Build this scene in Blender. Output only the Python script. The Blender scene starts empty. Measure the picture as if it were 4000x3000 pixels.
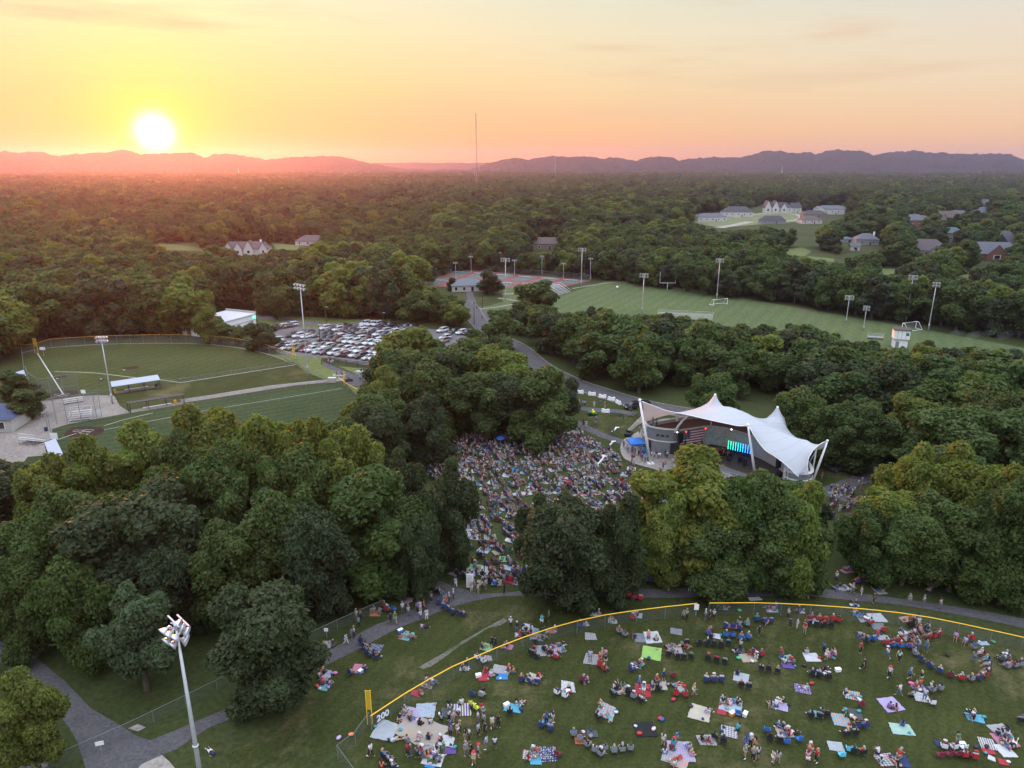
import bpy, math, random
import numpy as np
from mathutils import Vector, Matrix
from mathutils.geometry import delaunay_2d_cdt

# ------------------------------------------------------------------ camera, world, sun, exposure
sc = bpy.context.scene
COL = sc.collection
F = 2776.0; PITCH = math.atan(860 / F); CAMH = 56.0
CP, SP = math.cos(PITCH), math.sin(PITCH)
cam_d = bpy.data.cameras.new('camera'); cam = bpy.data.objects.new('camera', cam_d); COL.objects.link(cam)
cam.location = (0, 0, CAMH); cam.rotation_euler = (math.pi / 2 - PITCH, 0, 0)
cam_d.sensor_width = 36.0; cam_d.lens = F / 4000 * 36.0; cam_d.clip_start = 1.0; cam_d.clip_end = 30000.0
sc.camera = cam

SUN_AZ = math.radians(-25.37)      # from +Y towards +X
SUN_EL = math.radians(2.05)
SUN_DIR = Vector((math.sin(SUN_AZ) * math.cos(SUN_EL), math.cos(SUN_AZ) * math.cos(SUN_EL), math.sin(SUN_EL)))
LAMP_EL = math.radians(5.0)

def build_world():
    w = bpy.data.worlds.new('World'); sc.world = w; w.use_nodes = True
    nt = w.node_tree; N = nt.nodes; L = nt.links
    N.clear()
    out = N.new('ShaderNodeOutputWorld')
    sky = N.new('ShaderNodeTexSky'); sky.sky_type = 'NISHITA'; sky.sun_disc = False
    sky.sun_elevation = math.radians(3.0); sky.sun_rotation = SUN_AZ; sky.altitude = 100
    sky.air_density = 1.4; sky.dust_density = 3.0; sky.ozone_density = 2.0
    bg1 = N.new('ShaderNodeBackground'); bg1.inputs[1].default_value = 0.15
    # dusk light of the high sky: the Nishita sky plus a blue-lilac fill added to brighten the scene
    va = N.new('ShaderNodeVectorMath'); va.operation = 'MULTIPLY_ADD'; L.new(sky.outputs[0], va.inputs[0]); va.inputs[1].default_value = (1, 1, 1); va.inputs[2].default_value = UPPER
    zw = N.new('ShaderNodeVectorMath'); zw.operation = 'SCALE'; L.new(va.outputs[0], zw.inputs[0]); L.new(zw.outputs[0], bg1.inputs[0])
    tc = N.new('ShaderNodeTexCoord')
    def m(op, a, b=None, c=None, clamp=False):
        n = N.new('ShaderNodeMath'); n.operation = op; n.use_clamp = clamp
        for i, v in enumerate((a, b, c)):
            if v is None: continue
            if isinstance(v, (int, float)): n.inputs[i].default_value = v
            else: L.new(v, n.inputs[i])
        return n.outputs[0]
    nrm = N.new('ShaderNodeVectorMath'); nrm.operation = 'NORMALIZE'; L.new(tc.outputs['Generated'], nrm.inputs[0])
    sep = N.new('ShaderNodeSeparateXYZ'); L.new(nrm.outputs[0], sep.inputs[0])
    el = m('MULTIPLY', m('ARCSINE', sep.outputs[2]), 57.2958)
    az = m('MULTIPLY', m('ARCTAN2', sep.outputs[0], sep.outputs[1]), 57.2958)
    L.new(m('ADD', 0.22, m('MULTIPLY', 1.15, m('POWER', m('DIVIDE', m('MAXIMUM', el, 0.0), 90.0, clamp=True), 0.8))), zw.inputs['Scale'])
    daz = m('SUBTRACT', az, math.degrees(SUN_AZ))
    def ramp(fac, stops):
        r = N.new('ShaderNodeValToRGB'); e = r.color_ramp.elements
        while len(e) < len(stops): e.new(0.5)
        for i, (p, c) in enumerate(stops): e[i].position = p; e[i].color = (*c, 1)
        L.new(fac, r.inputs[0]); return r.outputs[0]
    def s2l(r, g, b): return tuple(((x / 255 + 0.055) / 1.055) ** 2.4 if x > 10 else x / 255 / 12.92 for x in (r, g, b))
    e01 = m('DIVIDE', el, 12.0, clamp=True)
    near = ramp(e01, [(0, s2l(255, 166, 84)), (0.18, s2l(255, 190, 104)), (0.45, s2l(255, 220, 138)), (0.75, s2l(255, 240, 178)), (1, s2l(252, 248, 205))])
    far = ramp(e01, [(0, s2l(248, 188, 138)), (0.18, s2l(252, 206, 156)), (0.45, s2l(245, 221, 186)), (0.75, s2l(234, 224, 205)), (1, s2l(212, 218, 214))])
    mixaz = m('SMOOTH_MIN', m('DIVIDE', m('ABSOLUTE', daz), 58.0), 1.0, 0.2, clamp=True)
    mx = N.new('ShaderNodeMix'); mx.data_type = 'RGBA'; L.new(mixaz, mx.inputs[0]); L.new(near, mx.inputs[6]); L.new(far, mx.inputs[7])
    # thin high cloud streaks
    mp = N.new('ShaderNodeMapping'); mp.inputs['Scale'].default_value = (1.2, 1.2, 13.0); mp.inputs['Rotation'].default_value = (0.05, 0.06, 0.0)
    L.new(nrm.outputs[0], mp.inputs[0])
    nz = N.new('ShaderNodeTexNoise'); nz.inputs['Scale'].default_value = 2.0; nz.inputs['Detail'].default_value = 7; nz.inputs['Roughness'].default_value = 0.55
    L.new(mp.outputs[0], nz.inputs[0])
    cl = m('MULTIPLY', m('SUBTRACT', nz.outputs[0], 0.52, clamp=True), m('DIVIDE', m('SUBTRACT', el, 1.0, clamp=False), 7.0, clamp=True))
    mc = N.new('ShaderNodeMix'); mc.data_type = 'RGBA'; L.new(m('MULTIPLY', cl, 4.6, clamp=True), mc.inputs[0]); L.new(mx.outputs[2], mc.inputs[6]); mc.inputs[7].default_value = (*s2l(232, 196, 160), 1)
    # angle to the sun
    dt = N.new('ShaderNodeVectorMath'); dt.operation = 'DOT_PRODUCT'; L.new(nrm.outputs[0], dt.inputs[0]); dt.inputs[1].default_value = SUN_DIR
    ang = m('MULTIPLY', m('ARCCOSINE', m('MINIMUM', dt.outputs['Value'], 1.0)), 57.2958)
    g1 = m('POWER', 2.71828, m('MULTIPLY', m('POWER', m('DIVIDE', ang, 3.2), 1.4), -1.0))      # yellow aureole
    g2 = m('POWER', 2.71828, m('MULTIPLY', m('POWER', m('DIVIDE', ang, 13.0), 2.0), -1.0))
    g3 = m('POWER', 2.71828, m('MULTIPLY', m('POWER', m('DIVIDE', ang, 1.12), 2.4), -1.0))     # the disc burnt out in haze
    def addc(base, fac, col):
        v = N.new('ShaderNodeVectorMath'); v.operation = 'SCALE'; v.inputs[0].default_value = col; L.new(fac, v.inputs['Scale'])
        a = N.new('ShaderNodeVectorMath'); a.operation = 'ADD'; L.new(base, a.inputs[0]); L.new(v.outputs[0], a.inputs[1]); return a.outputs[0]
    colr = addc(mc.outputs[2], g2, (0.03, 0.05, 0.0))
    colr = addc(colr, g1, (0.3, 0.40, -0.12))
    colr = addc(colr, g3, (3.0, 2.6, 2.2))
    bg2 = N.new('ShaderNodeBackground'); L.new(colr, bg2.inputs[0]); bg2.inputs[1].default_value = WORLD_BAND
    fade = m('SUBTRACT', 1.0, m('DIVIDE', m('SUBTRACT', el, 11.0), 26.0, clamp=True))
    front = m('ADD', 0.25, m('MULTIPLY', 0.75, m('MULTIPLY', m('ADD', dt.outputs['Value'], 0.55), 1.0, clamp=True)))
    ms = N.new('ShaderNodeMixShader'); L.new(m('MULTIPLY', fade, front), ms.inputs[0]); L.new(bg1.outputs[0], ms.inputs[1]); L.new(bg2.outputs[0], ms.inputs[2])
    L.new(ms.outputs[0], out.inputs[0])
WORLD_BAND = 0.5
UPPER = (7.8, 8.3, 9.6)
build_world()

sun_d = bpy.data.lights.new('sun', 'SUN'); sun = bpy.data.objects.new('sun', sun_d); COL.objects.link(sun)
sun_d.energy = 2.9; sun_d.angle = math.radians(1.2); sun_d.color = (1.0, 0.22, 0.05)
ld = Vector((math.sin(SUN_AZ) * math.cos(LAMP_EL), math.cos(SUN_AZ) * math.cos(LAMP_EL), math.sin(LAMP_EL)))
sun.rotation_euler = ld.to_track_quat('Z', 'Y').to_euler()
sc.view_settings.view_transform = 'Standard'; sc.view_settings.look = 'None'
sc.view_settings.gamma = 1.0; sc.view_settings.exposure = 1.0
cy = sc.cycles
cy.max_bounces = 5; cy.diffuse_bounces = 2; cy.glossy_bounces = 2; cy.transmission_bounces = 2; cy.volume_bounces = 0
cy.transparent_max_bounces = 12; cy.caustics_reflective = False; cy.caustics_refractive = False

# ------------------------------------------------------------------ pixels of the 4000x3000 survey photo -> ground
def ray(u, v):
    x = (u - 2000) / F; y = (1500 - v) / F
    return (x, CP + y * SP, -SP + y * CP)
def g(u, v, z=0.0):
    d = ray(u, v); t = (z - CAMH) / d[2]; return (t * d[0], t * d[1])
def hy(u, v, y):
    d = ray(u, v); t = y / d[1]; return (t * d[0], y, CAMH + t * d[2])
def proj(x, y, z):
    z = z - CAMH; f = y * CP - z * SP; up = y * SP + z * CP
    return 2000 + F * x / f, 1500 - F * up / f, f
def crop(k):
    ox, oy, s = {1: (0, 1100, .6781), 2: (1400, 850, .5877), 3: (2600, 700, .6329), 4: (2200, 1450, .5425), 5: (1500, 1600, .5425),
                 6: (1200, 2200, .6329), 7: (2600, 2200, .6329), 8: (0, 2200, .6329), 9: (1000, 1150, .4069), 10: (3000, 500, .4521),
                 11: (2420, 1520, .2049), 12: (2780, 1500, .2532), 13: (0, 1250, .3616), 0: (0, 0, 1.8083)}[k]
    return lambda x, y: (ox + x * s, oy + y * s)
def gc(k, x, y, z=0.0):
    return g(*crop(k)(x, y), z)

# ------------------------------------------------------------------ object helpers
def tag(o, label=None, cat=None, group=None, kind=None):
    if label: o['label'] = label
    if cat: o['category'] = cat
    if group: o['group'] = group
    if kind: o['kind'] = kind
    return o
def empty(name, loc=(0, 0, 0), rz=0.0, label=None, cat=None, group=None):
    o = bpy.data.objects.new(name, None); COL.objects.link(o); o.location = loc; o.rotation_euler = (0, 0, rz)
    o.empty_display_size = 0.3
    return tag(o, label, cat, group)
def link(name, me, parent=None, color=None):
    o = bpy.data.objects.new(name, me); COL.objects.link(o)
    if parent: o.parent = parent
    if color: o.color = (*color, 1)
    return o
def np_mesh(name, V, Fc, mats=(), mi=None, smooth=False):
    """V (n,3) array, Fc (m,k) array of one face size"""
    me = bpy.data.meshes.new(name); V = np.asarray(V, dtype=np.float32); Fc = np.asarray(Fc, dtype=np.int32)
    k = Fc.shape[1]; m = len(Fc)
    me.vertices.add(len(V)); me.vertices.foreach_set('co', V.ravel())
    me.loops.add(m * k); me.loops.foreach_set('vertex_index', Fc.ravel())
    me.polygons.add(m); me.polygons.foreach_set('loop_start', np.arange(0, m * k, k, dtype=np.int32))
    for x in mats: me.materials.append(x)
    if mi is not None: me.polygons.foreach_set('material_index', np.asarray(mi, dtype=np.int32))
    me.update(calc_edges=True)
    me.polygons.foreach_set('use_smooth', np.full(m, smooth))
    return me
class MB:
    def __init__(s): s.v = []; s.f = []; s.m = []
    def poly(s, pts, mi=0):
        n = len(s.v); s.v += [tuple(p) for p in pts]; s.f.append(list(range(n, n + len(pts)))); s.m.append(mi); return s
    def box(s, c, size, rz=0.0, mi=0, ry=0.0):
        hx, hy_, hz = size[0] / 2, size[1] / 2, size[2] / 2; cr, sr = math.cos(rz), math.sin(rz)
        n = len(s.v)
        for dz in (-hz, hz):
            for dx, dy in ((-hx, -hy_), (hx, -hy_), (hx, hy_), (-hx, hy_)):
                X, Z = dx, dz
                if ry: X, Z = dx * math.cos(ry) + dz * math.sin(ry), -dx * math.sin(ry) + dz * math.cos(ry)
                s.v.append((c[0] + X * cr - dy * sr, c[1] + X * sr + dy * cr, c[2] + Z))
        for q in ((0, 3, 2, 1), (4, 5, 6, 7), (0, 1, 5, 4), (1, 2, 6, 5), (2, 3, 7, 6), (3, 0, 4, 7)):
            s.f.append([n + i for i in q]); s.m.append(mi)
        return s
    def tube(s, pts, r, seg=6, mi=0, caps=True):
        rr = r if isinstance(r, (list, tuple)) else [r] * len(pts)
        P = [Vector(p) for p in pts]; n0 = len(s.v); up = None
        for i, p in enumerate(P):
            d = (P[min(i + 1, len(P) - 1)] - P[max(i - 1, 0)])
            d = d.normalized() if d.length > 1e-9 else Vector((0, 0, 1))
            if up is None: up = Vector((0, 0, 1)) if abs(d.z) < 0.9 else Vector((1, 0, 0))
            a = d.cross(up)
            if a.length < 1e-4: a = d.cross(Vector((0, 1, 0)))
            a.normalize(); b = a.cross(d)
            for k in range(seg):
                t = 2 * math.pi * k / seg; q = p + (a * math.cos(t) + b * math.sin(t)) * rr[i]; s.v.append(tuple(q))
        for i in range(len(P) - 1):
            for k in range(seg):
                k2 = (k + 1) % seg
                s.f.append([n0 + i * seg + k, n0 + (i + 1) * seg + k, n0 + (i + 1) * seg + k2, n0 + i * seg + k2]); s.m.append(mi)
        if caps:
            s.f.append([n0 + k for k in range(seg)]); s.m.append(mi)
            e = n0 + (len(P) - 1) * seg; s.f.append([e + k for k in reversed(range(seg))]); s.m.append(mi)
        return s
    def prism(s, pts, z0, z1, mi=0, mtop=None):
        n = len(s.v); k = len(pts)
        s.v += [(p[0], p[1], z0) for p in pts] + [(p[0], p[1], z1) for p in pts]
        s.f.append([n + k + i for i in range(k)]); s.m.append(mi if mtop is None else mtop)
        s.f.append([n + i for i in reversed(range(k))]); s.m.append(mi)
        for i in range(k):
            j = (i + 1) % k; s.f.append([n + i, n + j, n + k + j, n + k + i]); s.m.append(mi)
        return s
    def wallstrip(s, pts, z0, z1, th=0.3, mi=0):
        """thick wall along an open polyline in plan; z0, z1 numbers or lists"""
        k = len(pts); L1, L2 = [], []
        for i, p in enumerate(pts):
            a = Vector(pts[max(i - 1, 0)][:2]); b = Vector(pts[min(i + 1, k - 1)][:2]); d = (b - a).normalized(); nn = Vector((-d.y, d.x)) * th / 2
            L1.append((p[0] - nn.x, p[1] - nn.y)); L2.append((p[0] + nn.x, p[1] + nn.y))
        Z0 = z0 if isinstance(z0, (list, tuple)) else [z0] * k; Z1 = z1 if isinstance(z1, (list, tuple)) else [z1] * k
        n = len(s.v)
        for i in range(k):
            s.v += [(*L1[i], Z0[i]), (*L2[i], Z0[i]), (*L2[i], Z1[i]), (*L1[i], Z1[i])]
        for i in range(k - 1):
            a = n + 4 * i; b = a + 4
            for q in ((a, b, b + 3, a + 3), (a + 1, a + 2, b + 2, b + 1), (a + 3, b + 3, b + 2, a + 2), (a, a + 1, b + 1, b)):
                s.f.append(list(q)); s.m.append(mi)
        e = n + 4 * (k - 1); s.f.append([n, n + 3, n + 2, n + 1]); s.m.append(mi); s.f.append([e, e + 1, e + 2, e + 3]); s.m.append(mi)
        return s
    def ball(s, c, r, seg=10, rings=6, mi=0, zs=1.0, z0=-1.0):
        n = len(s.v); a0 = math.asin(max(-1, z0))
        for j in range(rings + 1):
            t = a0 + (math.pi / 2 - a0) * j / rings
            for k in range(seg):
                p = 2 * math.pi * k / seg
                s.v.append((c[0] + r * math.cos(t) * math.cos(p), c[1] + r * math.cos(t) * math.sin(p), c[2] + r * zs * math.sin(t)))
        for j in range(rings):
            for k in range(seg):
                k2 = (k + 1) % seg
                s.f.append([n + j * seg + k, n + j * seg + k2, n + (j + 1) * seg + k2, n + (j + 1) * seg + k]); s.m.append(mi)
        return s
    def mesh(s, name, mats=(), smooth=False):
        me = bpy.data.meshes.new(name); me.from_pydata(s.v, [], s.f)
        for x in mats: me.materials.append(x)
        if len(mats) > 1: me.polygons.foreach_set('material_index', s.m)
        if smooth: me.polygons.foreach_set('use_smooth', [True] * len(s.f))
        me.update(); return me
    def build(s, name, mats, parent=None, smooth=False, color=None):
        if not isinstance(mats, (list, tuple)): mats = [mats]
        return link(name, s.mesh(name, mats, smooth), parent, color)

# ------------------------------------------------------------------ materials
def new_mat(name):
    m = bpy.data.materials.new(name); m.use_nodes = True
    return m, m.node_tree.nodes, m.node_tree.links, m.node_tree.nodes['Principled BSDF']
def mat(name, col, rough=0.7, metal=0.0, spec=0.3, noise=0.12, nscale=3.0, emit=None, estr=0.0, coord='Object', bump=0.0, bscale=None, objcol=False):
    m, N, L, b = new_mat(name)
    b.inputs['Roughness'].default_value = rough; b.inputs['Metallic'].default_value = metal
    b.inputs['Specular IOR Level'].default_value = spec
    tc = N.new('ShaderNodeTexCoord')
    nz = N.new('ShaderNodeTexNoise'); nz.inputs['Scale'].default_value = nscale; nz.inputs['Detail'].default_value = 6; nz.inputs['Roughness'].default_value = 0.65
    L.new(tc.outputs[coord] if coord == 'Object' else N.new('ShaderNodeNewGeometry').outputs['Position'], nz.inputs['Vector'])
    mr = N.new('ShaderNodeMapRange'); mr.inputs[1].default_value = 0.25; mr.inputs[2].default_value = 0.75
    mr.inputs[3].default_value = 1 - noise; mr.inputs[4].default_value = 1 + noise; L.new(nz.outputs[0], mr.inputs[0])
    sc_ = N.new('ShaderNodeVectorMath'); sc_.operation = 'SCALE'; L.new(mr.outputs[0], sc_.inputs['Scale'])
    if objcol:
        oi = N.new('ShaderNodeObjectInfo'); L.new(oi.outputs['Color'], sc_.inputs[0])
    else: sc_.inputs[0].default_value = col
    L.new(sc_.outputs[0], b.inputs['Base Color'])
    if emit: b.inputs['Emission Color'].default_value = (*emit, 1); b.inputs['Emission Strength'].default_value = estr
    if bump:
        bp = N.new('ShaderNodeBump'); bp.inputs['Strength'].default_value = bump; bp.inputs['Distance'].default_value = 0.05
        n2 = N.new('ShaderNodeTexNoise'); n2.inputs['Scale'].default_value = bscale or nscale * 4; n2.inputs['Detail'].default_value = 4
        L.new(tc.outputs['Object'], n2.inputs['Vector']); L.new(n2.outputs[0], bp.inputs['Height']); L.new(bp.outputs[0], b.inputs['Normal'])
    return m
def ground_mat(name, c1, c2, s1, s2, c3=None, stripe=None, rough=0.95, bump=0.4, bscale=6.0, speck=None):
    """world-position mottled surface: two scales of noise, optional mowing stripes (angle, width, strength), optional specks"""
    m, N, L, b = new_mat(name); b.inputs['Roughness'].default_value = rough; b.inputs['Specular IOR Level'].default_value = 0.1
    pos = N.new('ShaderNodeNewGeometry').outputs['Position']
    def noise(s, d=6, r=0.6):
        n = N.new('ShaderNodeTexNoise'); n.inputs['Scale'].default_value = s; n.inputs['Detail'].default_value = d; n.inputs['Roughness'].default_value = r
        L.new(pos, n.inputs['Vector']); return n.outputs[0]
    def rng(x, a, b_, lo=0.0, hi=1.0):
        r = N.new('ShaderNodeMapRange'); r.inputs[1].default_value = a; r.inputs[2].default_value = b_; r.inputs[3].default_value = lo; r.inputs[4].default_value = hi
        L.new(x, r.inputs[0]); return r.outputs[0]
    def mix(f, A, B):
        x = N.new('ShaderNodeMix'); x.data_type = 'RGBA'
        if isinstance(f, float): x.inputs[0].default_value = f
        else: L.new(f, x.inputs[0])
        for i, c in ((6, A), (7, B)):
            if isinstance(c, tuple): x.inputs[i].default_value = (*c, 1)
            else: L.new(c, x.inputs[i])
        return x.outputs[2]
    c = mix(rng(noise(s1), 0.35, 0.65), c1, c2)
    if c3: c = mix(rng(noise(s1 * 0.37, 7, 0.7), 0.53, 0.68), c, c3)
    v = N.new('ShaderNodeVectorMath'); v.operation = 'SCALE'; L.new(c, v.inputs[0]); L.new(rng(noise(s2, 3), 0.2, 0.8, 0.58, 1.42), v.inputs['Scale']); c = v.outputs[0]
    if stripe:
        mp = N.new('ShaderNodeMapping'); mp.inputs['Rotation'].default_value = (0, 0, stripe[0]); L.new(pos, mp.inputs[0])
        w = N.new('ShaderNodeTexWave'); w.inputs['Scale'].default_value = 0.314 / stripe[1]; w.inputs['Distortion'].default_value = 0.6; w.inputs['Detail Scale'].default_value = 0.3
        L.new(mp.outputs[0], w.inputs[0]); v = N.new('ShaderNodeVectorMath'); v.operation = 'SCALE'; L.new(c, v.inputs[0])
        L.new(rng(w.outputs[1] if len(w.outputs) > 1 else w.outputs[0], 0.2, 0.8, 1 - stripe[2], 1 + stripe[2]), v.inputs['Scale']); c = v.outputs[0]
    L.new(c, b.inputs['Base Color'])
    bp = N.new('ShaderNodeBump'); bp.inputs['Strength'].default_value = bump; bp.inputs['Distance'].default_value = 0.08; L.new(noise(bscale, 3), bp.inputs['Height']); L.new(bp.outputs[0], b.inputs['Normal'])
    return m
def leaf_mat(name, c1, c2, c3, transl=0.35, scale=0.55):
    """leaves: colour varies by clump (object noise) and by tree (Object Info Random)"""
    m, N, L, b = new_mat(name); b.inputs['Roughness'].default_value = 0.65; b.inputs['Specular IOR Level'].default_value = 0.25
    tc = N.new('ShaderNodeTexCoord'); oi = N.new('ShaderNodeObjectInfo')
    off = N.new('ShaderNodeVectorMath'); off.operation = 'ADD'; L.new(tc.outputs['Object'], off.inputs[0])
    cx = N.new('ShaderNodeCombineXYZ'); mm = N.new('ShaderNodeMath'); mm.operation = 'MULTIPLY'; mm.inputs[1].default_value = 97.0; L.new(oi.outputs['Random'], mm.inputs[0]); L.new(mm.outputs[0], cx.inputs[0]); L.new(cx.outputs[0], off.inputs[1])
    nz = N.new('ShaderNodeTexNoise'); nz.inputs['Scale'].default_value = scale; nz.inputs['Detail'].default_value = 5; nz.inputs['Roughness'].default_value = 0.7; L.new(off.outputs[0], nz.inputs['Vector'])
    r = N.new('ShaderNodeValToRGB'); e = r.color_ramp.elements; e[0].position = 0.32; e[0].color = (*c1, 1); e[1].position = 0.68; e[1].color = (*c2, 1)
    L.new(nz.outputs[0], r.inputs[0])
    rr = N.new('ShaderNodeMapRange'); rr.inputs[1].default_value = 0.0; rr.inputs[2].default_value = 1.0; rr.inputs[3].default_value = 0.0; rr.inputs[4].default_value = 0.75; L.new(oi.outputs['Random'], rr.inputs[0])
    mx = N.new('ShaderNodeMix'); mx.data_type = 'RGBA'; L.new(rr.outputs[0], mx.inputs[0]); L.new(r.outputs[0], mx.inputs[6]); mx.inputs[7].default_value = (*c3, 1)
    mu = N.new('ShaderNodeMix'); mu.data_type = 'RGBA'; mu.blend_type = 'MULTIPLY'; mu.inputs[0].default_value = 1.0; L.new(mx.outputs[2], mu.inputs[6]); L.new(oi.outputs['Color'], mu.inputs[7])
    L.new(mu.outputs[2], b.inputs['Base Color'])
    tr = N.new('ShaderNodeBsdfTranslucent'); sv = N.new('ShaderNodeVectorMath'); sv.operation = 'MULTIPLY'; sv.inputs[1].default_value = (1.05, 1.75, 0.5); L.new(mu.outputs[2], sv.inputs[0]); L.new(sv.outputs[0], tr.inputs[0])
    ms = N.new('ShaderNodeMixShader'); ms.inputs[0].default_value = transl; L.new(b.outputs[0], ms.inputs[1]); L.new(tr.outputs[0], ms.inputs[2])
    L.new(ms.outputs[0], N['Material Output'].inputs[0]); return m
def mesh_fence_mat(name, col, cover):
    m, N, L, b = new_mat(name); b.inputs['Base Color'].default_value = (*col, 1); b.inputs['Roughness'].default_value = 0.5; b.inputs['Metallic'].default_value = 0.3
    t = N.new('ShaderNodeBsdfTransparent'); ms = N.new('ShaderNodeMixShader'); ms.inputs[0].default_value = cover
    L.new(t.outputs[0], ms.inputs[1]); L.new(b.outputs[0], ms.inputs[2]); L.new(ms.outputs[0], N['Material Output'].inputs[0]); return m

ONES = 'first second third fourth fifth sixth seventh eighth ninth tenth eleventh twelfth thirteenth fourteenth fifteenth sixteenth seventeenth eighteenth nineteenth'.split()
TENS = {2: 'twent', 3: 'thirt', 4: 'fort', 5: 'fift', 6: 'sixt', 7: 'sevent', 8: 'eight', 9: 'ninet'}
def ordinal(n):
    if n <= 19: return ONES[n - 1]
    if n >= 100: return 'hundred-and-' + ordinal(n - 100) if n > 100 else 'hundredth'
    t, o = divmod(n, 10)
    return TENS[t] + 'ieth' if o == 0 else TENS[t] + 'y-' + ONES[o - 1]
def uniquify(items, how='from left'):
    """items: objects whose 'label' may repeat; the ones that share a label are told apart by their order across the photo"""
    by = {}
    for o in items: by.setdefault(o['label'], []).append(o)
    for k, v in by.items():
        if len(v) > 1:
            v.sort(key=lambda o: proj(*o.location)[0] if len(o.location) else 0)
            for i, o in enumerate(v): o['label'] = (k.replace(' cross-legged', ' seated').replace(' picnic', '') if len(k.split()) > 13 else k) + ', ' + ordinal(i + 1) + ' ' + how
                        
# ------------------------------------------------------------------ ground, roads, fields, hills
M = {}
M['ground'] = ground_mat('ground_grass', (0.030, 0.040, 0.012), (0.043, 0.052, 0.018), 0.06, 1.6, c3=(0.060, 0.056, 0.028))
M['lawn'] = ground_mat('lawn_grass', (0.027, 0.034, 0.009), (0.041, 0.047, 0.014), 0.16, 2.6, c3=(0.100, 0.088, 0.042), stripe=(0.5, 1.4, 0.05))
M['field'] = ground_mat('mown_outfield', (0.036, 0.047, 0.014), (0.048, 0.057, 0.018), 0.07, 1.2, c3=(0.062, 0.068, 0.024), stripe=(0.35, 3.2, 0.07))
M['field2'] = ground_mat('striped_outfield', (0.028, 0.044, 0.018), (0.038, 0.054, 0.022), 0.09, 1.2, c3=(0.05, 0.056, 0.024), stripe=(1.02, 2.6, 0.10))
M['sports'] = ground_mat('sports_field_grass', (0.064, 0.088, 0.036), (0.080, 0.100, 0.040), 0.03, 0.8, c3=(0.092, 0.104, 0.048), stripe=(0.5, 5.0, 0.05))
M['meadow'] = ground_mat('meadow_grass', (0.085, 0.105, 0.035), (0.110, 0.125, 0.045), 0.03, 0.8)
M['asphalt'] = ground_mat('asphalt', (0.070, 0.067, 0.072), (0.086, 0.082, 0.086), 0.4, 3.0, c3=(0.098, 0.092, 0.092), rough=0.9, bump=0.2, bscale=14)
M['lot'] = ground_mat('parking_asphalt', (0.10, 0.093, 0.098), (0.125, 0.115, 0.118), 0.12, 1.0, rough=0.85, bump=0.1)
M['concrete'] = ground_mat('concrete', (0.235, 0.215, 0.195), (0.275, 0.25, 0.225), 0.3, 2.0, c3=(0.20, 0.185, 0.17), rough=0.85, bump=0.1)
M['gravel'] = ground_mat('pale_court', (0.175, 0.155, 0.14), (0.215, 0.19, 0.17), 0.2, 1.6, rough=0.95)
M['dirt'] = ground_mat('infield_dirt', (0.026, 0.016, 0.013), (0.038, 0.024, 0.019), 0.8, 4.0, rough=0.95)
M['bare'] = ground_mat('bare_earth', (0.105, 0.098, 0.080), (0.135, 0.125, 0.10), 0.9, 3.0, c3=(0.05, 0.06, 0.025), rough=0.95)
M['red'] = ground_mat('court_red', (0.15, 0.062, 0.058), (0.18, 0.075, 0.068), 0.2, 1.0, rough=0.8)
M['teal'] = ground_mat('court_teal', (0.085, 0.11, 0.105), (0.10, 0.125, 0.118), 0.2, 1.0, rough=0.8)
M['line'] = mat('white_line', (0.34, 0.34, 0.32), 0.9, noise=0.2)
M['line_y'] = mat('sand_line', (0.36, 0.33, 0.24), 0.9, noise=0.25)

def sheet(name, pts, m, z, label=None):
    me = bpy.data.meshes.new(name)
    me.from_pydata([(p[0], p[1], z) for p in pts], [], [list(range(len(pts)))]); me.materials.append(m); me.update()
    if me.polygons[0].normal.z < 0: me.flip_normals()
    return tag(link(name, me), label, None, None, 'structure')
def P(k, *pts): return [gc(k, *p) for p in pts]
def densify(pts, step, closed=False, smooth=True):
    """Catmull-Rom through ground points"""
    n = len(pts); out = []
    rng_ = range(n if closed else n - 1)
    for i in rng_:
        p1, p2 = pts[i], pts[(i + 1) % n]
        p0 = pts[i - 1] if (i > 0 or closed) else p1; p3 = pts[(i + 2) % n] if (i + 2 < n or closed) else p2
        L_ = math.dist(p1[:2], p2[:2]); k = max(1, int(L_ / step))
        for j in range(k):
            t = j / k
            if smooth: out.append(tuple(0.5 * (2 * b + (c - a) * t + (2 * a - 5 * b + 4 * c - d) * t * t + (3 * b - a - 3 * c + d) * t ** 3) for a, b, c, d in zip(p0, p1, p2, p3)))
            else: out.append(tuple(b + (c - b) * t for b, c in zip(p1, p2)))
    if not closed: out.append(tuple(pts[-1]))
    return out
def ribbon(pts, w):
    """closed outline of a strip of width w (number or two end widths) round a centre line"""
    Lf, Rt = [], []; n = len(pts)
    for i, p in enumerate(pts):
        a = pts[max(i - 1, 0)]; b = pts[min(i + 1, n - 1)]; d = math.dist(a[:2], b[:2]) or 1
        nx, ny = -(b[1] - a[1]) / d, (b[0] - a[0]) / d; ww = (w if isinstance(w, (int, float)) else w[0] + (w[1] - w[0]) * i / (n - 1)) / 2
        Lf.append((p[0] + nx * ww, p[1] + ny * ww)); Rt.append((p[0] - nx * ww, p[1] - ny * ww))
    return Lf + Rt[::-1]
def strip(mb, pts, w, z, mi=0):
    o = ribbon(pts, w); n = len(pts)
    for i in range(n - 1):
        q = (o[i], o[i + 1], o[2 * n - 2 - i], o[2 * n - 1 - i])
        mb.poly([(x, y, z) for x, y in (q if ((q[1][0] - q[0][0]) * (q[2][1] - q[0][1]) - (q[1][1] - q[0][1]) * (q[2][0] - q[0][0])) > 0 else q[::-1])], mi)

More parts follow.
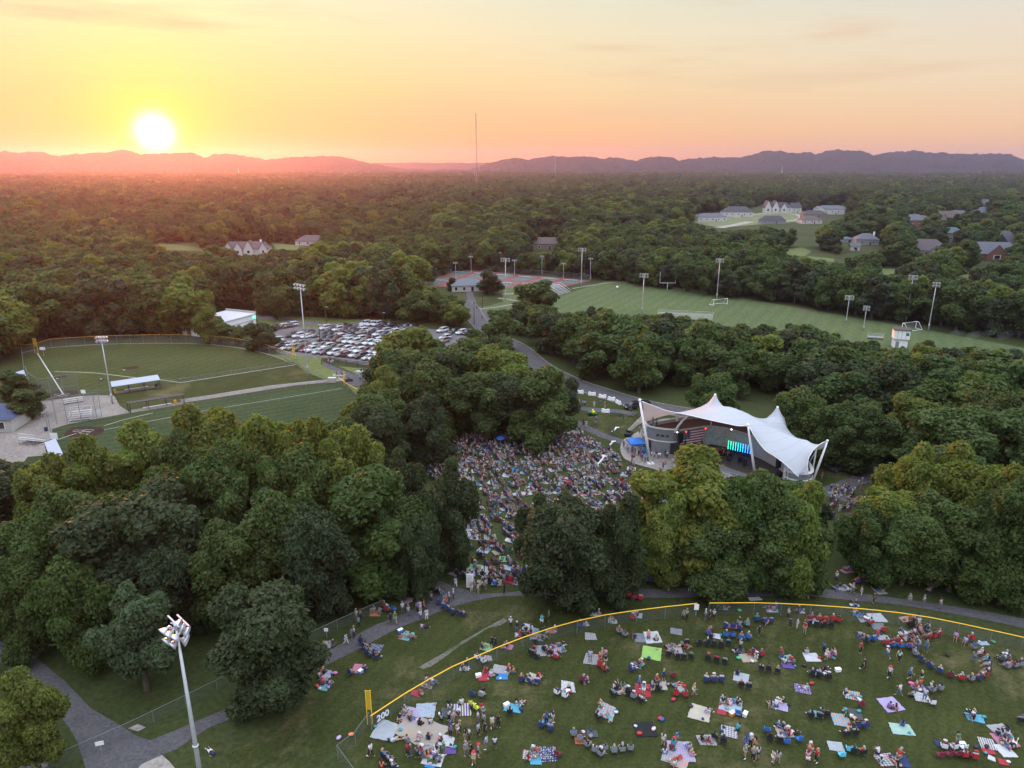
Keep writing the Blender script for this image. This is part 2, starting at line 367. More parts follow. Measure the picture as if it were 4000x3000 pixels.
def build_ground():
    R = [0, 40, 80, 120, 180, 260, 400, 700, 1200, 2200, 4200, 7000, 9000]; mb = MB(); seg = 48
    rings = []
    for r in R[1:]:
        rings.append([(r * math.cos(2 * math.pi * k / seg), r * math.sin(2 * math.pi * k / seg), 0) for k in range(seg)])
    for k in range(seg):
        mb.poly([(0, 0, 0), rings[0][k], rings[0][(k + 1) % seg]])
        for a, b in zip(rings, rings[1:]): mb.poly([a[k], b[k], b[(k + 1) % seg], a[(k + 1) % seg]])
    tag(mb.build('ground', M['ground']), 'dark green grass under the woods and fields', kind='structure')
build_ground()

# lawns
sheet('field', P(6, (170, 1120), (500, 905), (950, 660), (1300, 515), (1700, 400), (2212, 330), (2800, 300), (3100, 320), (3420, 370), (3850, 420), (4500, 560), (4900, 900), (5200, 1900), (900, 1900), (360, 1290)), M['lawn'], 0.012)
sheet('lawn', P(6, (80, 650), (300, 545), (560, 405), (850, 285), (1150, 210), (1400, 215), (1900, 250), (2350, 260), (2800, 270), (2800, 296), (2212, 326), (1700, 396), (1300, 511), (950, 656), (500, 901), (170, 1112), (60, 1290), (-480, 1500), (-500, 1190), (-180, 1010), (-50, 760)), M['lawn'], 0.012, 'sloping grass outside the yellow-topped fence')
sheet('bare_path', densify(P(6, (690, 645), (760, 600), (860, 545), (960, 480), (1060, 425), (1130, 385), (1215, 340), (1235, 355), (1190, 385), (1120, 400), (1040, 450), (930, 520), (850, 580), (760, 640), (715, 655)), 0.6, True), M['bare'], 0.030, 'worn patch of grey earth across the grass')
sheet('amphitheater_lawn', P(5, (640, 480), (560, 1060), (760, 1200), (1060, 1280), (1600, 1290), (2300, 1330), (2900, 1350), (3600, 1480), (3640, 1150), (3150, 700), (2650, 560), (2160, 500), (1900, 420), (1720, 300), (1600, 230), (1350, 60), (1350, -10), (1720, 0), (1950, 60), (2050, -60), (1500, -120), (1100, 0), (700, 200)), M['ground'], 0.010, 'trampled lawn in front of the bandshell')
sheet('stage_lawn', P(4, (-20, 320), (100, 280), (440, 290), (520, 330), (640, 330), (640, 430), (500, 490), (440, 505), (300, 460), (120, 365)), M['lawn'], 0.020, 'green lawn between the path and the bandshell')
sheet('verge', P(4, (-30, 215), (120, 160), (250, 185), (440, 250), (450, 275), (100, 250), (-30, 260)), M['lawn'], 0.020, 'grass verge between road and path')
sheet('right_verge', P(4, (1790, 830), (1840, 860), (2000, 800), (2212, 755), (2212, 680), (1900, 640), (1790, 700)), M['lawn'], 0.022, 'grass beside the bandshell')

# softball fields (far one and near one)
sheet('outfield', P(1, (128, 405), (300, 378), (600, 362), (900, 357), (1150, 360), (1350, 378), (1500, 405), (1600, 435), (1710, 480), (1040, 583), (920, 600), (640, 655), (270, 690), (180, 610), (140, 470)), M['field'], 0.015)
sheet('infield_verge', P(1, (640, 655), (920, 600), (1040, 583), (1700, 480), (1780, 530), (1860, 563), (1560, 598), (1250, 640), (1030, 675), (760, 700), (690, 710)), M['lawn'], 0.016)
sheet('near_outfield', P(1, (300, 905), (300, 850), (390, 820), (760, 755), (1200, 690), (1600, 630), (1950, 590), (2060, 665), (2200, 760), (1900, 960), (1200, 1120), (500, 1200), (330, 1010)), M['field2'], 0.015)
sheet('hillside_grass', P(1, (1560, 420), (1700, 425), (1850, 440), (1860, 460), (1960, 520), (1985, 550), (1860, 560), (1760, 520), (1700, 470)), M['meadow'], 0.018)
sheet('grass_island', P(1, (1950, 488), (2130, 505), (2130, 520), (2060, 535)), M['meadow'], 0.026)
sheet('grass_island', P(1, (2000, 600), (2080, 610), (2110, 700), (2050, 650)), M['meadow'], 0.026)
sheet('lot_verge', P(1, (1480, 215), (1700, 200), (2000, 215), (2250, 215), (2250, 245), (1920, 262), (1850, 280), (1700, 250), (1500, 262)), M['meadow'], 0.014)
sheet('dirt_circle', densify(P(1, (370, 885), (400, 850), (500, 835), (580, 840), (600, 860), (560, 885), (470, 898), (400, 895)), 1, True), M['dirt'], 0.030)
sheet('dirt_circle', densify(P(1, (275, 665), (290, 645), (350, 630), (430, 628), (460, 640), (420, 655), (340, 672)), 1, True), M['dirt'], 0.030)
for q in (((690, 497), (790, 485), (803, 500), (740, 507)), ((298, 552), (380, 538), (388, 548), (320, 567)), ((560, 568), (590, 560), (615, 565), (575, 574)), ((975, 790), (1000, 770), (1100, 750), (1110, 765), (1040, 790))):
    sheet('dirt_patch', P(1, *q), M['dirt'], 0.030)
# marked lines
mb = MB()
def ln(k, pts, w=0.12, z=0.045): strip(mb, densify(P(k, *pts), 3, smooth=False), w, z)
ln(1, [(215, 412), (365, 650)], 0.32); ln(1, [(365, 650), (300, 668)], 0.16)
ln(1, [(1040, 583), (1700, 480)], 0.35); ln(1, [(920, 565), (1040, 583)], 0.25)
ln(1, [(600, 855), (1200, 740), (1975, 615)], 0.16); ln(1, [(500, 880), (528, 925)], 0.3)
for cx, cy, s in ((480, 862, 1.0), (355, 652, 0.75)):
    for dx, dy in ((-28, 0), (28, -3), (8, 10)):
        x, y = cx + dx * s, cy + dy * s; a, b = 32 * s, 7 * s
        ln(1, [(x - a, y + 1), (x - a * .55, y - b), (x + a, y - b * .6), (x + a * .6, y + b), (x - a, y + 1)], 0.14)
for q in ((715, 510), (330, 560), (582, 562), (1065, 763)): mb.box((*gc(1, *q), 0.05), (0.5, 0.5, 0.08))
tag(mb.build('field_markings', M['line']), kind='structure')
mb = MB()
ln(1, [(315, 520), (450, 522), (560, 528), (660, 540), (800, 557)], 0.3)
ln(1, [(600, 832), (700, 800), (880, 757)], 0.22); ln(1, [(325, 913), (440, 875)], 0.22)
tag(mb.build('sand_markings', M['line_y']), kind='structure')
sheet('outfield_edge', densify(P(1, (128, 412), (300, 382), (600, 363), (900, 357), (1150, 361), (1350, 380), (1500, 410), (1600, 440), (1705, 484)), 4) + densify(P(1, (1700, 480), (1598, 434), (1498, 404), (1350, 376), (1150, 358), (900, 354), (600, 360), (300, 379), (128, 408)), 4), M['gravel'], 0.034)

# paved court between the two fields, side path, parking lot
sheet('court', P(1, (655, 655), (690, 715), (750, 755), (390, 822), (300, 850), (300, 905), (255, 925), (270, 1000), (160, 1010), (120, 1060), (-60, 1130), (-150, 900), (0, 850), (120, 740), (240, 690), (450, 660), (540, 655)), M['gravel'], 0.020)
sheet('path', P(1, (1040, 680), (1560, 598), (1985, 553), (1990, 572), (1700, 598), (1050, 700)), M['gravel'], 0.032)
sheet('path', P(1, (1850, 465), (1900, 478), (1960, 505), (2030, 530), (2120, 545), (2200, 560), (2200, 600), (2110, 610), (2000, 598), (1985, 560), (1940, 520), (1870, 492)), M['asphalt'], 0.034)
sheet('parking_lot', P(9, (90, 480), (150, 360), (60, 330), (80, 290), (250, 320), (420, 305), (620, 335), (900, 280), (1000, 258), (1200, 290), (1700, 335), (2070, 350), (2100, 480), (1900, 640), (1500, 740), (1100, 690), (700, 610), (400, 600), (240, 570)), M['lot'], 0.016)
mbp = MB()
for (x0, y0, x1, y1, n) in ((190, 520, 1130, 620, 15), (470, 440, 1250, 500, 14), (620, 360, 1350, 400, 13)):
    for i in range(n + 1):
        t = i / n; u, v = x0 + (x1 - x0) * t, y0 + (y1 - y0) * t; a = gc(9, u, v)
        strip(mbp, [a, (a[0] + 2.0, a[1] + 5.0)], 0.12, 0.03)
tag(mbp.build('parking_lines', M['line']), kind='structure')
sheet('service_path', P(1, (1420, 190), (1480, 190), (1650, 210), (1850, 238), (1960, 245), (1960, 262), (1830, 255), (1620, 228), (1420, 205)), M['lot'], 0.026)

# road from the tennis courts past the lot and round behind the bandshell
road_c = [g(1800, 1175), g(1838, 1205), g(1868, 1255), g(1930, 1310), g(2020, 1356), g(2110, 1430), g(2240, 1496), g(2340, 1530), g(2440, 1562), g(2560, 1592), g(2760, 1625), g(3010, 1668), g(3300, 1705), g(3450, 1735), g(3600, 1768), g(3800, 1790), g(4300, 1800)]
rc = densify(road_c, 3); sheet('road', ribbon(rc, 6.6), M['asphalt'], 0.036)
mbk = MB(); o_ = ribbon(rc, 6.9); n_ = len(rc)
for side in (o_[:n_], o_[n_:]): mbk.wallstrip(side, 0.0, 0.13, 0.16)
tag(mbk.build('kerb', M['concrete']), kind='structure')
sheet('path', ribbon(densify([g(1840, 1040 + 60), g(1835, 1145), g(1850, 1190), g(1890, 1228), g(1920, 1250)], 2), 3.2), M['asphalt'], 0.028)
# paths round the stage lawn
sheet('path', ribbon(densify(P(4, (-250, 200), (-60, 245), (100, 264), (250, 280), (400, 290), (520, 310)), 2), 2.6), M['asphalt'], 0.030)
sheet('path', ribbon(densify(P(4, (-420, 150), (-150, 260), (20, 335), (150, 400), (280, 460), (440, 515)), 2), 2.4), M['asphalt'], 0.030)
sheet('path', ribbon(densify(P(4, (1820, 880), (1950, 850), (2080, 800), (2212, 765), (2500, 700)), 2), 3.2), M['asphalt'], 0.030)
sheet('path', ribbon(densify(P(4, (1850, 860), (1960, 890), (2100, 940), (2212, 975), (2500, 1000)), 2), 2.6), M['asphalt'], 0.032)
# path in front of the lawn, and the wide drive at the left edge
sheet('path', densify(P(6, (-60, 660), (30, 600), (250, 475), (430, 378), (600, 312), (740, 240), (700, 190), (640, 140), (560, 70), (480, 20), (560, -10), (640, 40), (800, 105), (930, 150), (1060, 190), (1200, 185), (1400, 165), (1800, 150), (2212, 158), (2600, 130), (3150, 155), (3420, 190), (3700, 225), (4300, 320), (5200, 520), (5200, 590), (4300, 375), (3680, 262), (3300, 225), (3150, 208), (2600, 205), (2212, 215), (1800, 208), (1340, 202), (1150, 210), (1000, 240), (850, 285), (700, 348), (560, 402), (300, 543), (80, 648), (-30, 720)), 2, True), M['asphalt'], 0.034)
sheet('drive', P(8, (-60, 380), (0, 480), (200, 565), (400, 728), (560, 895), (740, 1000), (850, 1070), (930, 1095), (1130, 1012), (1300, 940), (1560, 830), (1700, 760), (1830, 690), (1900, 640), (1960, 640), (1890, 700), (1700, 830), (1500, 940), (1300, 1010), (1090, 1150), (1000, 1185), (1050, 1230), (1130, 1330), (1200, 1500), (560, 1500), (540, 1300), (478, 1110), (430, 1020), (350, 920), (220, 800), (0, 612), (-80, 560)), M['asphalt'], 0.034)
sheet('concrete_pad', P(8, (840, 1290), (870, 1245), (1000, 1186), (1045, 1225), (1130, 1330), (1160, 1420), (830, 1420)), M['concrete'], 0.050)
sheet('concrete_pad', P(8, (790, 1022), (850, 995), (900, 1015), (852, 1040)), M['concrete'], 0.050)
sheet('concrete_pad', P(8, (180, 1190), (240, 1172), (300, 1240), (240, 1330), (60, 1330)), M['concrete'], 0.050)
# plaza round the stage
sheet('plaza', densify(P(4, (600, 380), (560, 425), (490, 462), (440, 490), (415, 530), (412, 575), (440, 630), (500, 662), (560, 680), (640, 702), (740, 735), (840, 775), (900, 810), (1000, 860), (1150, 910), (1350, 940), (1600, 950), (1790, 920), (1830, 860), (1790, 800), (1700, 740), (1500, 640), (1100, 420), (800, 340)), 1.5, True), M['concrete'], 0.042)

# sports field, tennis courts
sheet('sports_field', P(2, (960, 450), (1400, 500), (1640, 425), (1900, 430), (2212, 480), (2700, 560), (3300, 665), (3900, 770), (4500, 880), (4600, 1100), (2700, 1100), (1300, 760), (850, 640), (760, 590), (850, 590), (960, 560)), M['sports'], 0.014)
sheet('path', ribbon(densify(P(2, (800, 608), (900, 598), (1040, 575)), 3), 1.6), M['gravel'], 0.030)
sheet('path', ribbon(densify(P(2, (930, 535), (1000, 545), (1060, 555)), 3), 2.0), M['gravel'], 0.030)
sheet('path', ribbon(densify(P(2, (960, 512), (1060, 500), (1180, 492)), 3), 2.6), M['gravel'], 0.030)
sheet('path', ribbon(densify(P(2, (1420, 472), (1480, 462), (1640, 436), (1740, 428), (1880, 432)), 4), 1.5), M['gravel'], 0.030)
TQ = [g(1612, 1118), g(1795, 1050), g(2310, 1096), g(2170, 1128)]
def tq(s, t):
    a = [TQ[0][i] + (TQ[3][i] - TQ[0][i]) * s for i in (0, 1)]; b = [TQ[1][i] + (TQ[2][i] - TQ[1][i]) * s for i in (0, 1)]
    return (a[0] + (b[0] - a[0]) * t, a[1] + (b[1] - a[1]) * t)
sheet('tennis_courts', TQ, M['red'], 0.022)
mb = MB(); mt = MB()
for i in range(6):
    for j in range(2):
        s0, s1, t0, t1 = (i + .2) / 6, (i + .8) / 6, (j + .14) / 2, (j + .86) / 2
        mt.poly([(*tq(s0, t0), 0.04), (*tq(s1, t0), 0.04), (*tq(s1, t1), 0.04), (*tq(s0, t1), 0.04)])
        for q in ([(s0, t0), (s1, t0)], [(s1, t0), (s1, t1)], [(s1, t1), (s0, t1)], [(s0, t1), (s0, t0)], [((s0 + s1) / 2, t0 + .1), ((s0 + s1) / 2, t1 - .1)], [(s0, t0 + .1), (s1, t0 + .1)], [(s0, t1 - .1), (s1, t1 - .1)]):
            strip(mb, [tq(*q[0]), tq(*q[1])], 0.12, 0.06)
tag(mt.build('court_surface', M['teal']), kind='structure'); tag(mb.build('court_lines', M['line']), kind='structure')
# far clearings and estate roads
M['estate'] = ground_mat('estate_grass', (0.11, 0.125, 0.06), (0.14, 0.15, 0.075), 0.02, 0.3)
for k, pts, mm in ((3, [(160, 215), (420, 232), (700, 190), (960, 200), (1000, 230), (840, 262), (620, 275), (340, 300), (180, 270)], 'estate'), (3, [(700, 440), (840, 420), (900, 445), (860, 475), (740, 470)], 'meadow'), (3, [(870, 475), (1040, 490), (1040, 512), (920, 500)], 'meadow'),
                   (3, [(1320, 550), (1500, 560), (1480, 585), (1350, 590)], 'meadow'), (3, [(1790, 590), (1930, 590), (1930, 640), (1810, 640)], 'meadow'), (3, [(2040, 600), (2260, 625), (2260, 650), (2080, 640)], 'meadow'),
                   (2, [(1120, 120), (1320, 140), (1320, 175), (1150, 170)], 'meadow'), (1, [(60, -105), (10, -110)], None), (10, [(300, 930), (900, 900), (880, 960), (700, 985), (320, 975)], 'ground'), (10, [(0, 500), (60, 500), (50, 540), (0, 540)], 'estate')):
    if mm and len(pts) > 2: sheet('clearing', P(k, *pts), M[mm], 0.02)
sheet('clearing', [g(610, 948), g(800, 968), g(860, 985), g(640, 975)], M['meadow'], 0.02)
sheet('clearing', [g(1060, 948), g(1170, 960), g(1160, 985), g(1080, 975)], M['meadow'], 0.02)
for pts, w in (([(330, 300), (450, 278), (520, 262)], 9), ([(430, 235), (560, 215), (700, 210), (800, 218), (835, 235), (800, 252), (700, 262)], 5), ([(840, 262), (880, 235), (900, 215)], 9)):
    sheet('estate_road', ribbon(densify(P(3, *pts), 8), w), M['concrete'], 0.04)

# hills: ridges with the skyline read off the photo, built at their real distance
M['hill'] = ground_mat('wooded_hill', (0.013, 0.019, 0.014), (0.024, 0.032, 0.020), 0.008, 0.045, rough=1.0, bump=0.0)
SKY1 = [(-260, 600), (-120, 588), (0, 590), (18, 589), (54, 595), (86, 597), (149, 592), (176, 594), (199, 605), (231, 610), (271, 603), (335, 600), (384, 595), (434, 592), (452, 586), (488, 586), (520, 593), (552, 603), (633, 599), (705, 597), (746, 595), (778, 605), (800, 617), (832, 606), (877, 601), (922, 603), (963, 611), (1035, 624), (1111, 616), (1188, 612), (1323, 609), (1364, 620), (1405, 630), (1452, 638), (1523, 652), (1581, 660), (1700, 664), (1840, 662), (1905, 640), (1958, 625), (2000, 616), (2045, 620), (2056, 626), (2090, 617), (2136, 612), (2194, 609), (2240, 613), (2298, 612), (2330, 614), (2353, 623), (2393, 614), (2420, 617), (2479, 629), (2520, 617), (2574, 611), (2633, 618), (2653, 630), (2691, 619), (2746, 617), (2791, 614), (2886, 614), (2926, 608), (2963, 597), (2990, 589), (3000, 588), (3104, 596), (3167, 595), (3185, 606), (3226, 588), (3262, 586), (3362, 589), (3384, 595), (3411, 608), (3452, 599), (3479, 594), (3547, 592), (3570, 587), (3592, 589), (3633, 596), (3723, 599), (3814, 602), (3904, 599), (3949, 604), (3972, 611), (4000, 623), (4080, 650), (4250, 660)]
SKY2 = [(1250, 640), (1440, 637), (1530, 636), (1617, 635), (1700, 637), (1758, 635), (1830, 637), (1869, 635), (1922, 636), (2060, 636), (2200, 640)]
def vnoise(x, y, s, seed=0):
    rs = np.random.RandomState(seed); T = rs.rand(64, 64)
    X = x / s; Y = y / s; xi = np.floor(X).astype(int); yi = np.floor(Y).astype(int); fx = X - xi; fy = Y - yi
    fx = fx * fx * (3 - 2 * fx); fy = fy * fy * (3 - 2 * fy)
    a = T[xi % 64, yi % 64]; b = T[(xi + 1) % 64, yi % 64]; c = T[xi % 64, (yi + 1) % 64]; d = T[(xi + 1) % 64, (yi + 1) % 64]
    return (a * (1 - fx) + b * fx) * (1 - fy) + (c * (1 - fx) + d * fx) * fy
def ridge(name, sky, D, front, back, nx, ny, seed, bumps=5.0, label=None):
    us = np.linspace(sky[0][0], sky[-1][0], nx); vs = np.interp(us, [p[0] for p in sky], [p[1] for p in sky])
    ys = np.concatenate([np.linspace(-front, 0, ny), np.linspace(0, back, ny // 3)[1:]])
    k = (us - 2000) / F; yy = (1500 - vs) / F
    zc = CAMH + D * (-SP + yy * CP) / (CP + yy * SP); xc = D * k / (CP + yy * SP)
    Y = D + ys[:, None] + 0 * xc[None]; X = xc[None] * (Y / D)
    t = np.where(ys < 0, 1 + ys / front, 1 - ys / back)[:, None]
    prof = np.clip(t, 0, 1) ** 1.15
    rav = 1 - 0.55 * (1 - prof) * vnoise(X, Y * 0.35, 240, seed) - 0.12 * vnoise(X, Y, 90, seed + 1) * (1 - prof)
    Z = -2.0 + (zc[None] + 2.0) * prof * rav
    amp = np.clip(prof * 3, 0, 1)
    Z += (vnoise(X, Y, 22, seed + 2) - 0.5) * bumps * amp + (vnoise(X, Y, 10, seed + 3) - 0.5) * bumps * 0.8 * amp
    V = np.stack([X, Y, Z], -1).reshape(-1, 3); m_, n_2 = len(ys), nx
    i = np.arange(m_ - 1)[:, None] * n_2 + np.arange(n_2 - 1)[None]; Fc = np.stack([i, i + 1, i + 1 + n_2, i + n_2], -1).reshape(-1, 4)
    tag(link(name, np_mesh(name, V, Fc, [M['hill']])), label, None, None, 'structure')
ridge('hills', SKY1, 4600, 1500, 900, 900, 60, 3, 9.0, 'wooded blue-grey hills along the horizon')
ridge('far_hills', SKY2, 6500, 1000, 900, 160, 16, 9, 6.0, 'faint far ridge between the two hill ranges')
ridge('foothill', [(1000, 690), (1150, 668), (1300, 655), (1420, 660), (1600, 672), (1900, 690), (2100, 700)], 4000, 700, 300, 300, 20, 11, 8.0)
ridge('foothill', [(3700, 700), (3800, 655), (3880, 632), (3920, 630), (4000, 645), (4100, 670)], 3900, 600, 300, 120, 20, 12, 8.0)

# haze: one closed box round everything
HAZE_D = 0.00008
def build_haze():
    m = bpy.data.materials.new('haze'); m.use_nodes = True; N = m.node_tree.nodes; L = m.node_tree.links; N.clear()
    o = N.new('ShaderNodeOutputMaterial'); v = N.new('ShaderNodeVolumePrincipled'); v.inputs['Color'].default_value = (0.56, 0.58, 0.95, 1)
    v.inputs['Density'].default_value = HAZE_D; v.inputs['Anisotropy'].default_value = 0.72; L.new(v.outputs[0], o.inputs['Volume'])
    mb = MB(); mb.box((0, 3750, 92.5), (11500, 8100, 187)); h = mb.build('haze', m)
    tag(h, 'thin evening haze over the valley', kind='stuff')
build_haze()
# ------------------------------------------------------------------ trees
LM = [leaf_mat('leaves_green', (0.026, 0.046, 0.010), (0.074, 0.108, 0.026), (0.060, 0.082, 0.022)),
      leaf_mat('leaves_dark', (0.022, 0.032, 0.013), (0.050, 0.066, 0.026), (0.042, 0.055, 0.020)),
      leaf_mat('leaves_yellow', (0.052, 0.078, 0.014), (0.175, 0.182, 0.034), (0.110, 0.130, 0.028), 0.42),  # own yellow-green, plus warm sunlight on the crowns put into the colour
      leaf_mat('leaves_blue', (0.034, 0.058, 0.026), (0.060, 0.095, 0.042), (0.055, 0.078, 0.033))]
BARK = mat('bark', (0.075, 0.058, 0.045), 0.95, noise=0.35, nscale=4, bump=0.6)

def ico(sub):
    t = (1 + 5 ** .5) / 2
    v = [(-1, t, 0), (1, t, 0), (-1, -t, 0), (1, -t, 0), (0, -1, t), (0, 1, t), (0, -1, -t), (0, 1, -t), (t, 0, -1), (t, 0, 1), (-t, 0, -1), (-t, 0, 1)]
    f = [(0, 11, 5), (0, 5, 1), (0, 1, 7), (0, 7, 10), (0, 10, 11), (1, 5, 9), (5, 11, 4), (11, 10, 2), (10, 7, 6), (7, 1, 8), (3, 9, 4), (3, 4, 2), (3, 2, 6), (3, 6, 8), (3, 8, 9), (4, 9, 5), (2, 4, 11), (6, 2, 10), (8, 6, 7), (9, 8, 1)]
    v = [np.array(p) / np.linalg.norm(p) for p in v]
    for _ in range(sub):
        c = {}; nf = []
        def mid(a, b):
            k = (min(a, b), max(a, b))
            if k not in c: p = v[a] + v[b]; v.append(p / np.linalg.norm(p)); c[k] = len(v) - 1
            return c[k]
        for a, b, d in f:
            x, y, z = mid(a, b), mid(b, d), mid(d, a); nf += [(a, x, z), (b, y, x), (d, z, y), (x, y, z)]
        f = nf
    return np.array(v), np.array(f)
ICO1 = ico(1)

def crown_mesh(name, seed, lm, R=5.5, H=15.0, base=2.6, nl=34, ncard=9000, size=0.34, lob=0.36, shape='round', core=0.74, ragged=0.25):
    """a crown of many leaf-sized faces over clustered boughs; unit is metres, R the crown radius, H the tree height"""
    rs = np.random.RandomState(seed); hh = (H - base) / 2; cz = base + hh
    cen, rad = [], []
    gold = math.pi * (3 - 5 ** .5); nm = max(6, nl // 4); ax = 1 + rs.uniform(-.12, .12, 2)
    for i in range(nm):
        z = 1 - 2 * (i + .5) / nm + rs.uniform(-.15, .15); z = max(-0.9, min(0.95, z)); a = gold * i + rs.uniform(-.6, .6)
        prof = math.sqrt(max(0, 1 - z * z))
        if shape == 'oval': prof = prof ** 0.8
        if shape == 'spread': prof = math.sqrt(max(0, 1 - max(0, z) ** 2.6)) * (0.75 + 0.25 * min(1, (z + 1.2)))
        rr = R * prof * rs.uniform(0.48, 0.66); r = R * lob * 1.18 * rs.uniform(0.75, 1.2)
        c = np.array((rr * math.cos(a) * ax[0], rr * math.sin(a) * ax[1], cz + z * (hh - r * 0.8) * rs.uniform(.85, 1))); cen.append(tuple(c)); rad.append(r * .86)
        out = c - np.array((0, 0, cz - hh * .35)); out /= np.linalg.norm(out)
        for k in range(max(2, (nl - nm) // nm)):
            d = out * .9 + rs.normal(0, .62, 3); d /= np.linalg.norm(d); q = r * rs.uniform(.38, .62)
            p = c + d * r * rs.uniform(.75, 1.0); cen.append(tuple(p)); rad.append(q)
    for i in range(3):
        a = rs.uniform(0, 6.28); q = rs.uniform(0, .3) * R; cen.append((q * math.cos(a), q * math.sin(a), cz + (i - 1) * .45 * hh)); rad.append(R * .42)
    cen = np.array(cen); rad = np.array(rad)
    w = rad ** 2; pick = rs.choice(len(cen), ncard * 2, p=w / w.sum())
    d = rs.normal(size=(ncard * 2, 3)); d /= np.linalg.norm(d, axis=1)[:, None]; d[:, 2] = np.where(rs.rand(ncard * 2) < .55, np.abs(d[:, 2]), d[:, 2])
    rfac = 1 + rs.normal(0, .07, ncard * 2) + ragged * np.clip(rs.rand(ncard * 2) - .8, 0, 1) * 2.0
    # sub-clumps so that boughs break up into sprays
    sub = np.sin(d[:, 0] * 7 + pick * 1.7) * np.sin(d[:, 1] * 7 + pick * 2.3) * np.sin(d[:, 2] * 6 + pick)
    rfac += 0.16 * sub
    p = cen[pick] + d * (rad[pick] * rfac)[:, None]
    keep = np.ones(len(p), bool)
    for i in range(len(cen)):
        inside = np.linalg.norm(p - cen[i], axis=1) < rad[i] * 0.80
        keep &= ~(inside & (pick != i))
    p = p[keep][:ncard]; d = d[keep][:ncard]; n = len(p)
    nr = d * 0.7 + rs.normal(0, .55, (n, 3)) + np.array([0, 0, .35]); nr /= np.linalg.norm(nr, axis=1)[:, None]
    t = np.cross(nr, rs.normal(size=(n, 3))); t /= np.linalg.norm(t, axis=1)[:, None]; b = np.cross(nr, t)
    s = (size * rs.uniform(.6, 1.35, n))[:, None]
    V = np.stack([p - t * s, p - b * s * .62 - nr * s * .15, p + t * s, p + b * s * .62 - nr * s * .15], 1).reshape(-1, 3)
    Fq = np.arange(n * 4).reshape(-1, 4)
    tri = np.concatenate([Fq[:, [0, 1, 2]], Fq[:, [0, 2, 3]]])
    iv, jf = ICO1; allv, allf = [V], [tri]; off = len(V)
    for c, r in zip(cen, rad):
        q = c + iv * r * core * (1 + rs.uniform(-.12, .12, (len(iv), 1))); allv.append(q); allf.append(jf + off); off += len(iv)  # solid core added inside each bough, unseen, blocks light to darken the crown
    VV = np.concatenate(allv); rq = np.percentile(np.hypot(V[:, 0], V[:, 1]), 96); VV[:, :2] *= R / rq
    zt = np.percentile(V[:, 2], 99.7); zb = np.percentile(V[:, 2], 1); VV[:, 2] = base + (VV[:, 2] - zb) * (H - base) / (zt - zb)
    return np_mesh(name, VV, np.concatenate(allf), [lm])
def trunk_mesh(name, seed, R, H, base):
    rs = random.Random(seed); mb = MB(); r0 = 0.028 * H
    mb.tube([(0, 0, -0.3), (0, 0, .3), (rs.uniform(-.2, .2), rs.uniform(-.2, .2), base + 1), (rs.uniform(-.5, .5), rs.uniform(-.5, .5), H * .55), (rs.uniform(-.5, .5), rs.uniform(-.5, .5), H * .8)], [r0 * 1.5, r0, r0 * .85, r0 * .55, r0 * .2], 8)
    for i in range(7):
        a = i * 0.9 + rs.uniform(-.3, .3); z = base + rs.uniform(-.3, H * .3); q = R * rs.uniform(.5, .8)
        mb.tube([(0, 0, z), (q * .45 * math.cos(a), q * .45 * math.sin(a), z + 1.2), (q * math.cos(a), q * math.sin(a), z + rs.uniform(2, 3.6))], [r0 * .45, r0 * .3, r0 * .1], 6)
    return mb.mesh(name, [BARK], True)
# variants: (crown mesh, trunk mesh, R, H) ; near ones fine, far ones coarse
def variant(name, seed, lm, R, H, base, **k):
    return (crown_mesh(name, seed, lm, R, H, base, **k), trunk_mesh(name + '_trunk', seed, R, H, base), R, H)
NEAR = {
    'green': [variant('crown_green', s, LM[0], 5.6, 15, 1.3, nl=44, ncard=17000, size=.27, lob=.31, ragged=.5, core=.64, shape=sh) for s, sh in ((1, 'round'), (2, 'spread'), (3, 'spread'))],
    'dark': [variant('crown_dark', s, LM[1], 5.4, 15, 1.0, nl=44, ncard=16000, size=.25, lob=.30, ragged=.4, core=.68, shape=sh) for s, sh in ((4, 'oval'), (5, 'round'))],
    'yellow': [variant('crown_yellow', s, LM[2], 5.8, 15, 1.3, nl=38, ncard=15000, size=.29, lob=.32, ragged=.6, core=.60, shape=sh) for s, sh in ((6, 'spread'), (7, 'spread'))],
    'blue': [variant('crown_blue', s, LM[3], 4.6, 13, 2.0, nl=20, ncard=9000, size=.27, lob=.40, core=.72, ragged=.3, shape='round') for s in (8, 9)]}
MID = {
    'green': [variant('canopy_green', s, LM[0], 5.6, 15, 1.5, nl=22, ncard=3400, size=.46, lob=.36, ragged=.35, shape=sh) for s, sh in ((11, 'round'), (12, 'spread'), (13, 'oval'))],
    'dark': [variant('canopy_dark', s, LM[1], 5.4, 15, 1.2, nl=26, ncard=3800, size=.44, lob=.34, shape=sh) for s, sh in ((14, 'round'), (15, 'oval'))],
    'yellow': [variant('canopy_yellow', s, LM[2], 5.6, 15, 1.5, nl=24, ncard=3600, size=.46, lob=.36, ragged=.35, shape='spread') for s in (16,)]}
FARV = [variant('canopy_far', s, lm, 6.0, 13, 0.8, nl=13, ncard=700, size=1.0, lob=.5, core=.86)[0] for s, lm in ((21, LM[0]), (22, LM[1]), (23, LM[0]), (24, LM[2]))]

